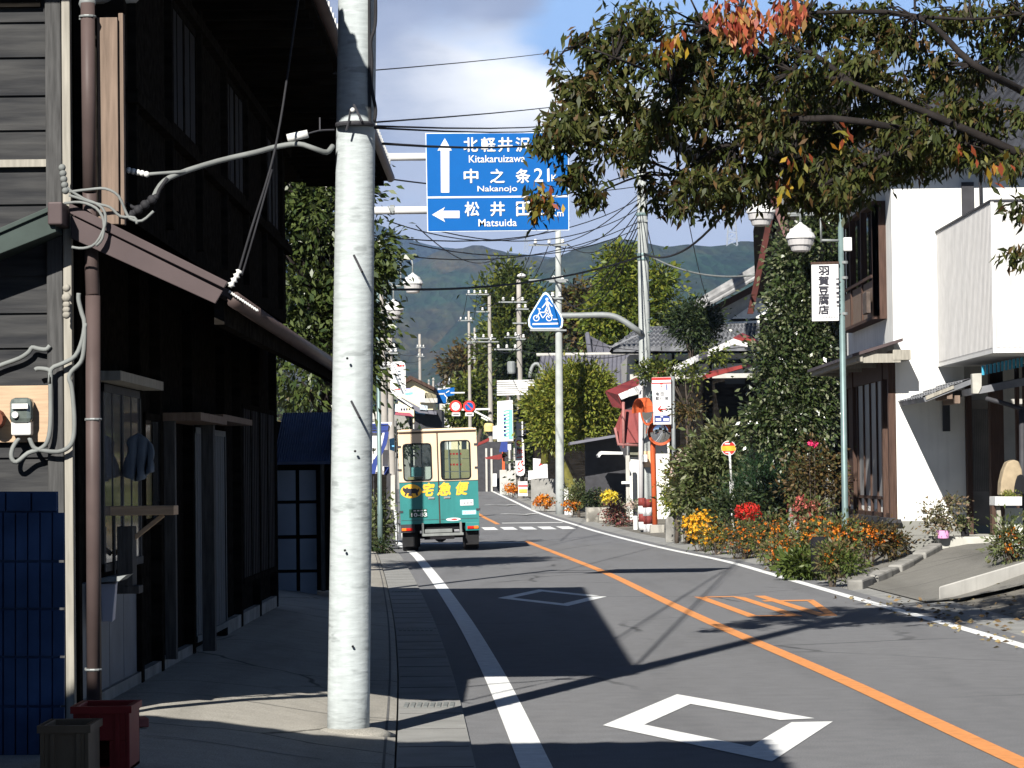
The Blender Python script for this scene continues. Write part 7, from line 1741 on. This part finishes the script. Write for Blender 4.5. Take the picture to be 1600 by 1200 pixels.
MB().prism([P(656, 640, 148.9), P(668, 641, 148.9), P(668, 634, 148.9), P(656, 632, 148.9)], (0, .1, 0)).build('pale_panel', mat('pale_grey_blue', (.42, .5, .55), .5), ds)
MB().prism([P(618, 619, 148.8), P(626, 622, 148.8), P(645, 634.5, 148.8), P(643, 636.5, 148.8)], (0, .2, 0)).build('white_verge', M['plaster'], ds)
flat('shop_board', 'white shop board with dark strokes above the maroon awning', [(617, 643), (636, 643.5), (636, 634), (632, 632), (618, 631)], 135, M['sign_white'])
so = bpy.data.objects['shop_board']; mb = MB()
for i in range(4): mb.box(P(619 + i * 4.2, 0, 134.9).x, P(621.5 + i * 4.2, 0, 134.9).x, 134.97, 134.99, zat(639, 135), zat(636, 135))
mb.build('strokes', M['sign_ink'], so)
flat('awning', 'maroon shop awning far up the road beside the poles', [(617, 648), (640, 650), (646, 651), (640, 645), (618, 644)], 134, mat('awning_red', (.32, .08, .11), .7), 'awning', 1.2)
us = house_box('far_shop', 'grey low shop wall behind the thick pole', 575, 640, 648, 740, 152, 5, M['block'], 'shop')
flat('leaning_board', 'weathered white panel leaning behind the poles', [(579, 655), (592, 655), (592, 643), (580, 644)], 128, M['plaster_old'])
# second blue route sign
r2s = thing('route_sign', 'small distant blue direction sign above the van on a white post', 'road sign', (P(678, 700, 178).x, 178, hp(178)))
MB().prism([P(679, 631.5, 178), P(697, 630, 178), P(697, 608.5, 178), P(679, 609.5, 178)], (0, .05, 0)).build('panel', M['sign_blue'], r2s)
MB().prism([P(697, 620, 181), P(710, 617, 181), P(710, 605, 181), P(697, 607.5, 181)], (0, .05, 0)).build('second_panel', M['sign_blue'], r2s)
mb = MB()
for py, a, b in ((615, 682, 695), (616.3, 684, 693)): mb.bar(P(a, py, 177.97), P(b, py - .4, 177.97), .01, .035)
mb.bar(P(694, 616, 177.97), P(697, 620, 177.97), .01, .06).bar(P(697, 613.5, 180.97), P(702, 610.5, 180.97), .01, .06); mb.build('marks', M['sign_white'], r2s)
MB().box(P(677, 0, 178).x, P(679.5, 0, 178).x, 178.1, 178.3, hp(178), zat(605, 178)).box(P(697, 0, 178).x, P(719, 0, 178).x, 178.1, 178.2, zat(613.5, 178), zat(611.5, 178)).build('post', M['white_metal'], r2s)
# blue and white shop curtain, white panels, gate posts left of the van
cl = thing('shop_banner', 'blue and white striped shop banner hanging beside the van', 'banner', P(595, 740, 66))
def drape(nm, pts, Y, m):
    o = MB().prism([P(px, py, Y) for px, py in pts], (0, .05, 0)).build(nm, m, cl); return o
drape('white_cloth', [(576, 700), (598, 700), (612, 662), (612, 659.5), (575, 660)], 66.2, M['sign_white'])
for pts in ([(575, 665), (607, 664), (607, 661.5), (575, 662)], [(592, 673), (606, 673), (607, 665.5), (592, 665.5)], [(575, 676), (607, 676.5), (607, 674), (575, 674)], [(579, 668), (592, 668), (592, 666.5), (579, 666.5)], [(575, 671.5), (592, 671.5), (592, 670), (575, 670)]): drape('blue_stripe', pts, 66.1, M['navy'])
drape('blue_fold', [(601, 676), (607.5, 676), (604, 694), (596, 712), (590, 722), (586, 740), (577, 741), (583, 720), (596, 700)], 66.0, M['navy'])
drape('white_fold', [(598, 676), (601.5, 676), (596, 698), (582, 720), (576, 735), (576, 722), (588, 702)], 66.05, M['sign_white'])
MB().box(P(575, 0, 66.3).x, P(576.5, 0, 66.3).x, 66.3, 66.4, .05, zat(655, 66)).box(P(611, 0, 66.3).x, P(612.5, 0, 66.3).x, 66.3, 66.4, .05, zat(655, 66)).build('pole', M['dark_steel'], cl)
flat('white_notice', 'white notice panel behind the striped banner', [(578, 705), (596, 705), (596, 738), (578, 736)], 67, M['box_white']); flat('blue_notice', 'pale blue notice sheet at the edge of the striped banner', [(608, 686), (616, 684), (616, 705), (609, 703)], 66.5, M['sky_blue'])
flat('white_notice', 'narrow white notice with green marks beside the banner', [(598, 703), (607, 703), (606, 735), (598, 735)], 66.8, M['plaster']); flat('blue_bin', 'low blue bin beneath the narrow white notice', [(600, 742), (607, 742), (607, 729), (600, 729)], 66.6, M['navy'], 'bin', .4)
flat('gate_post', 'pale square gate post just beside the van', [(610.5, 797), (617.5, 797), (617, 742), (610.5, 743)], 65, M['plaster_old'], 'post', .3)
flat('dark_gate', 'dark timber gate behind the pale gate post', [(603, 850), (618, 850), (611, 740), (604, 740)], 66.5, M['dark_steel'], 'gate', .2)
flat('dark_wall', 'dim timber side wall between the concrete pole and the gate', [(540, 860), (604, 860), (604, 742), (540, 735)], 70, M['wood_black'], 'wall', .3)
bush('verge_plants', 'rough green and yellow plants at the foot of the dark gate', [(588, 790, 14, 22, 1), (595, 820, 16, 22, 1), (583, 840, 12, 14, .7)], 64, LM['shrub'], .1, 44, 26, crad=.13)
bush('verge_plants', 'dark potted greenery before the timber side wall', [(596, 855, 12, 14, 1)], 61, LM['dark'], .08, 20, 22, crad=.1)
# distant houses in the valley below the hills
for i, (px, py, w_, h, Y) in enumerate(((640, 640, 20, 10, 260), (700, 600, 14, 8, 420), (712, 604, 16, 9, 380), (722, 596, 12, 7, 460), (705, 588, 18, 6, 520), (735, 603, 14, 8, 400), (690, 603, 12, 8, 450))):
    a = P(px, py, Y); wx_, hz_ = w_ * Y / F / 2, h * Y / F; t = thing('distant_house', ['pale distant house low behind the cream house', 'tiny white house among trees below the hills', 'small grey-roofed house above the round signs', 'farthest pale house under the hillside', 'wide low distant house under the hillside', 'small house beside the far brown trees', 'little dark-roofed house above the second blue sign'][i], 'house', (a.x, Y, hp(Y)))
    MB().box(a.x - wx_, a.x + wx_, Y, Y + 6, hp(Y), a.z).build('wall', [M['plaster_old'], M['plaster'], M['cream_wall']][i % 3], t)
    mb = MB(); mb.prism([(a.x - wx_ - .4, Y - .5, a.z), (a.x + wx_ + .4, Y - .5, a.z), (a.x + wx_ * .7, Y + 3, a.z + hz_ * .7), (a.x - wx_ * .7, Y + 3, a.z + hz_ * .7)], (0, .0, .1)); mb.build('roof', [M['slate_roof'], M['tile'], M['wood_brown']][i % 3], t)
# woods below the hills: countless trees reading as one belt
e = []
for i in range(120):
    Y = RNG.uniform(420, 1000); px = RNG.uniform(380, 1350); zt_ = RNG.uniform(6, 13); x = P(px, 600, Y).x
    e.append(((x, Y, hp(Y) + zt_ * .45), (RNG.uniform(3, 6), 4, zt_ * .6), 1))
p, d, cc = blobs(e, 1700, 12, (1.3, 1.3, 1.2), shell=.3); o = leaf_mesh('valley_woods', p, d, 1.5 * RNG.uniform(.7, 1.3, len(p)), .6, leafmat('leaf_woods', [(.04, .06, .02), (.06, .075, .022), (.10, .08, .03), (.035, .05, .02)], .1), None); tag(o, 'belt of mixed woods filling the valley before the hills', 'woods', kind='stuff')

# ------------------------------------------------------------------ transmission tower on the ridge
def pylon(px, pyb, pyt, Y, label):
    b, tp = P(px, pyb, Y), P(px, pyt, Y); H = tp.z - b.z; t = thing('transmission_tower', label, 'pylon', b); mb = MB(); r = .55; prev = None
    for k in range(9):
        f = k / 8; wd = H * .085 * (1 - f) ** .8 + H * .012; z = b.z + H * f; c = [Vector((b.x + sx * wd, Y + sy * wd, z)) for sx, sy in ((-1, -1), (1, -1), (1, 1), (-1, 1))]
        if prev:
            for i in range(4): mb.bar(prev[i], c[i], r, r); mb.bar(prev[i], c[(i + 1) % 4], r * .6, r * .6); mb.bar(c[i], c[(i + 1) % 4], r * .6, r * .6)
        prev = c
    mb.build('lattice', mat('pylon_steel' + label[:4], (.3, .32, .35), .6), t); mb = MB()
    for f in (.6, .74, .88): z = b.z + H * f; mb.bar((b.x - H * .14, Y, z), (b.x + H * .14, Y, z), r, r).bar((b.x - H * .14, Y, z), (b.x, Y, z + H * .05), r * .6, r * .6).bar((b.x + H * .14, Y, z), (b.x, Y, z + H * .05), r * .6, r * .6)
    mb.build('cross_arm', M['steel'], t)
pylon(1144, 384, 300, 2500, 'faint lattice transmission tower on the wooded ridge'); pylon(822, 396, 362, 4200, 'tiny lattice tower on the farthest ridge')
# ------------------------------------------------------------------ overhead wires
W1 = 'thin black overhead wire rising from the near pole towards the cherry tree'
def wpx(a, b, sag, r=.012, label=None, m=None):
    return wire(P(*a), P(*b), sag, r, m or M['cable'], label or 'thin black overhead wire crossing above the road')
wpx((586, 191, 17.9), (1003, 140, 81), .10, .006, 'uppermost of the three thin wires leaving the near pole band')
wpx((586, 197, 17.9), (1003, 158, 81), .25, .007, 'middle one of the three thin wires leaving the near pole band')
wpx((586, 200, 17.9), (1003, 163, 81), .28, .007, 'lowest of the three thin wires leaving the near pole band')
wpx((520, 115, 20), (1003, 55, 81), .1, .005, 'single thin wire high above the blue direction sign')
wpx((598, 224.5, 22), (1003, 180, 60), .25, .011, 'thick wire passing in front of the top of the blue direction sign')
wpx((588, 277, 40), (1003, 290, 81), .2, .012, 'thin wire passing behind the blue direction sign between its arms')
# telephone cable to the pale pole, then on to the near left
wpx((600, 452, 60), (1003, 400, 81), .28, .026, 'thick telephone cable sagging to the pale pole above the crossing sign')
wpx((1006, 396, 81), (1150, 308, 55), .5, .028, 'thick cable climbing from the pale pole towards the lamps')
wpx((1008, 396, 81), (1178, 430, 70), .25, .025, 'pale service wire dropping from the pole to the farmhouse roof', M['grey_cable'])
# bundle from the far poles up to the pale pole
k = 0
far = [(872, 383, 103), (842, 383, 103), (886, 383, 103), (866, 440, 103), (880, 466, 103), (830, 516, 103)]
for i, (b, a) in enumerate((((1001, 300, 81), (834, 381, 103)), ((1001, 312, 81), (858, 381, 103)), ((1001, 322, 81), (886, 381, 103)), ((1000, 331, 81), (866, 438, 103)), ((1000, 336, 81), (884, 438, 103)), ((1000, 346, 81), (862, 465, 103)), ((1001, 352, 81), (880, 465, 103)))):
    wpx(a, b, .5 + .12 * i, .016, 'black wire of the fan between the pale pole and the next pole')
for i, (a, b) in enumerate((((690, 362, 60), (1001, 325, 81)), ((580, 368, 50), (1001, 310, 81)), ((600, 396, 60), (1001, 345, 81)), ((640, 380, 60), (1001, 355, 81)), ((605, 345, 55), (890, 345, 90)), ((650, 352, 60), (780, 400, 110)))):
    wpx(a, b, .5, .013, ['wire grazing the lower edge of the blue sign', 'wire just above the hill crest from the evergreen tree', 'wire crossing the hillside under the blue sign', 'wire crossing the bare hill shoulder', 'faint wire behind the lower sign arm', 'faint wire slanting down across the hill'][i])
for i, (a, b) in enumerate((((834, 381, 103), (781, 470, 128)), ((858, 381, 103), (801, 470, 128)), ((886, 381, 103), (822, 470, 128)), ((866, 465, 103), (790, 526, 128)), ((884, 515, 103), (812, 545, 128)), ((832, 515, 103), (775, 545, 128)),
     ((781, 470, 128), (730, 459, 147)), ((801, 470, 128), (745, 459, 147)), ((790, 526, 128), (740, 528, 147)), ((775, 545, 128), (735, 533, 147)), ((730, 459, 147), (717, 500, 172)), ((745, 459, 147), (738, 500, 172)))):
    wpx(a, b, .45, .015, 'dark wire strung between the far poles')
for i, (a, b) in enumerate((((1180, 540, 90), (880, 530, 103)), ((900, 600, 100), (940, 515, 140)), ((596, 545, 92), (610, 555, 122)), ((622, 552, 122), (660, 545, 230)), ((612, 560, 122), (664, 558, 230)), ((880, 545, 103), (1003, 545, 81)), ((1075, 340, 82), (1110, 480, 100)))):
    wpx(a, b, .3, .013, ['low wire running in front of the farmhouse', 'slack wire slanting across the ribbed grey roof', 'short wire between the two near-by left poles', 'upper wire to the lone distant pole', 'lower wire to the lone distant pole', 'low wire from the pale pole behind the crossing sign', 'faint wire slanting down towards the garden pine'][i])
wpx((1006, 180, 81), (1330, 410, 2400), 6, .25, 'long faint power line running off towards the ridge tower')
wpx((1006, 330, 81), (1042, 420, 140), .8, .015, 'faint wire slanting down past the ginkgo crown')
wpx((1130, 280, 60), (1250, 350, 60), .2, .012, 'faint wire between the lamps before the maroon bargeboard')
wpx((1540, 318, 44.5), (1660, 320, 40), .08, .01, 'short dark wire above the pale balcony')
wpx((1005, 262, 81), (1130, 275, 50), .5, .014, 'black wire lost among the lower cherry twigs')

# ------------------------------------------------------------------ air
hz = MB().box(-4500, 4500, -60, 7200, -6, 560).build('haze', M['dark'], None)
hm = bpy.data.materials.new('haze'); hm.use_nodes = True; t = hm.node_tree; t.nodes.clear()
ho = t.nodes.new('ShaderNodeOutputMaterial'); pv = t.nodes.new('ShaderNodeVolumePrincipled')
pv.inputs['Color'].default_value = (.42, .63, 1.0, 1); pv.inputs['Density'].default_value = 0.000075; pv.inputs['Anisotropy'].default_value = 0.0
t.links.new(pv.outputs[0], ho.inputs['Volume'])
hz.data.materials.clear(); hz.data.materials.append(hm); hz['kind'] = 'stuff'; tag(hz, 'pale blue air between the road and the hills', 'haze')
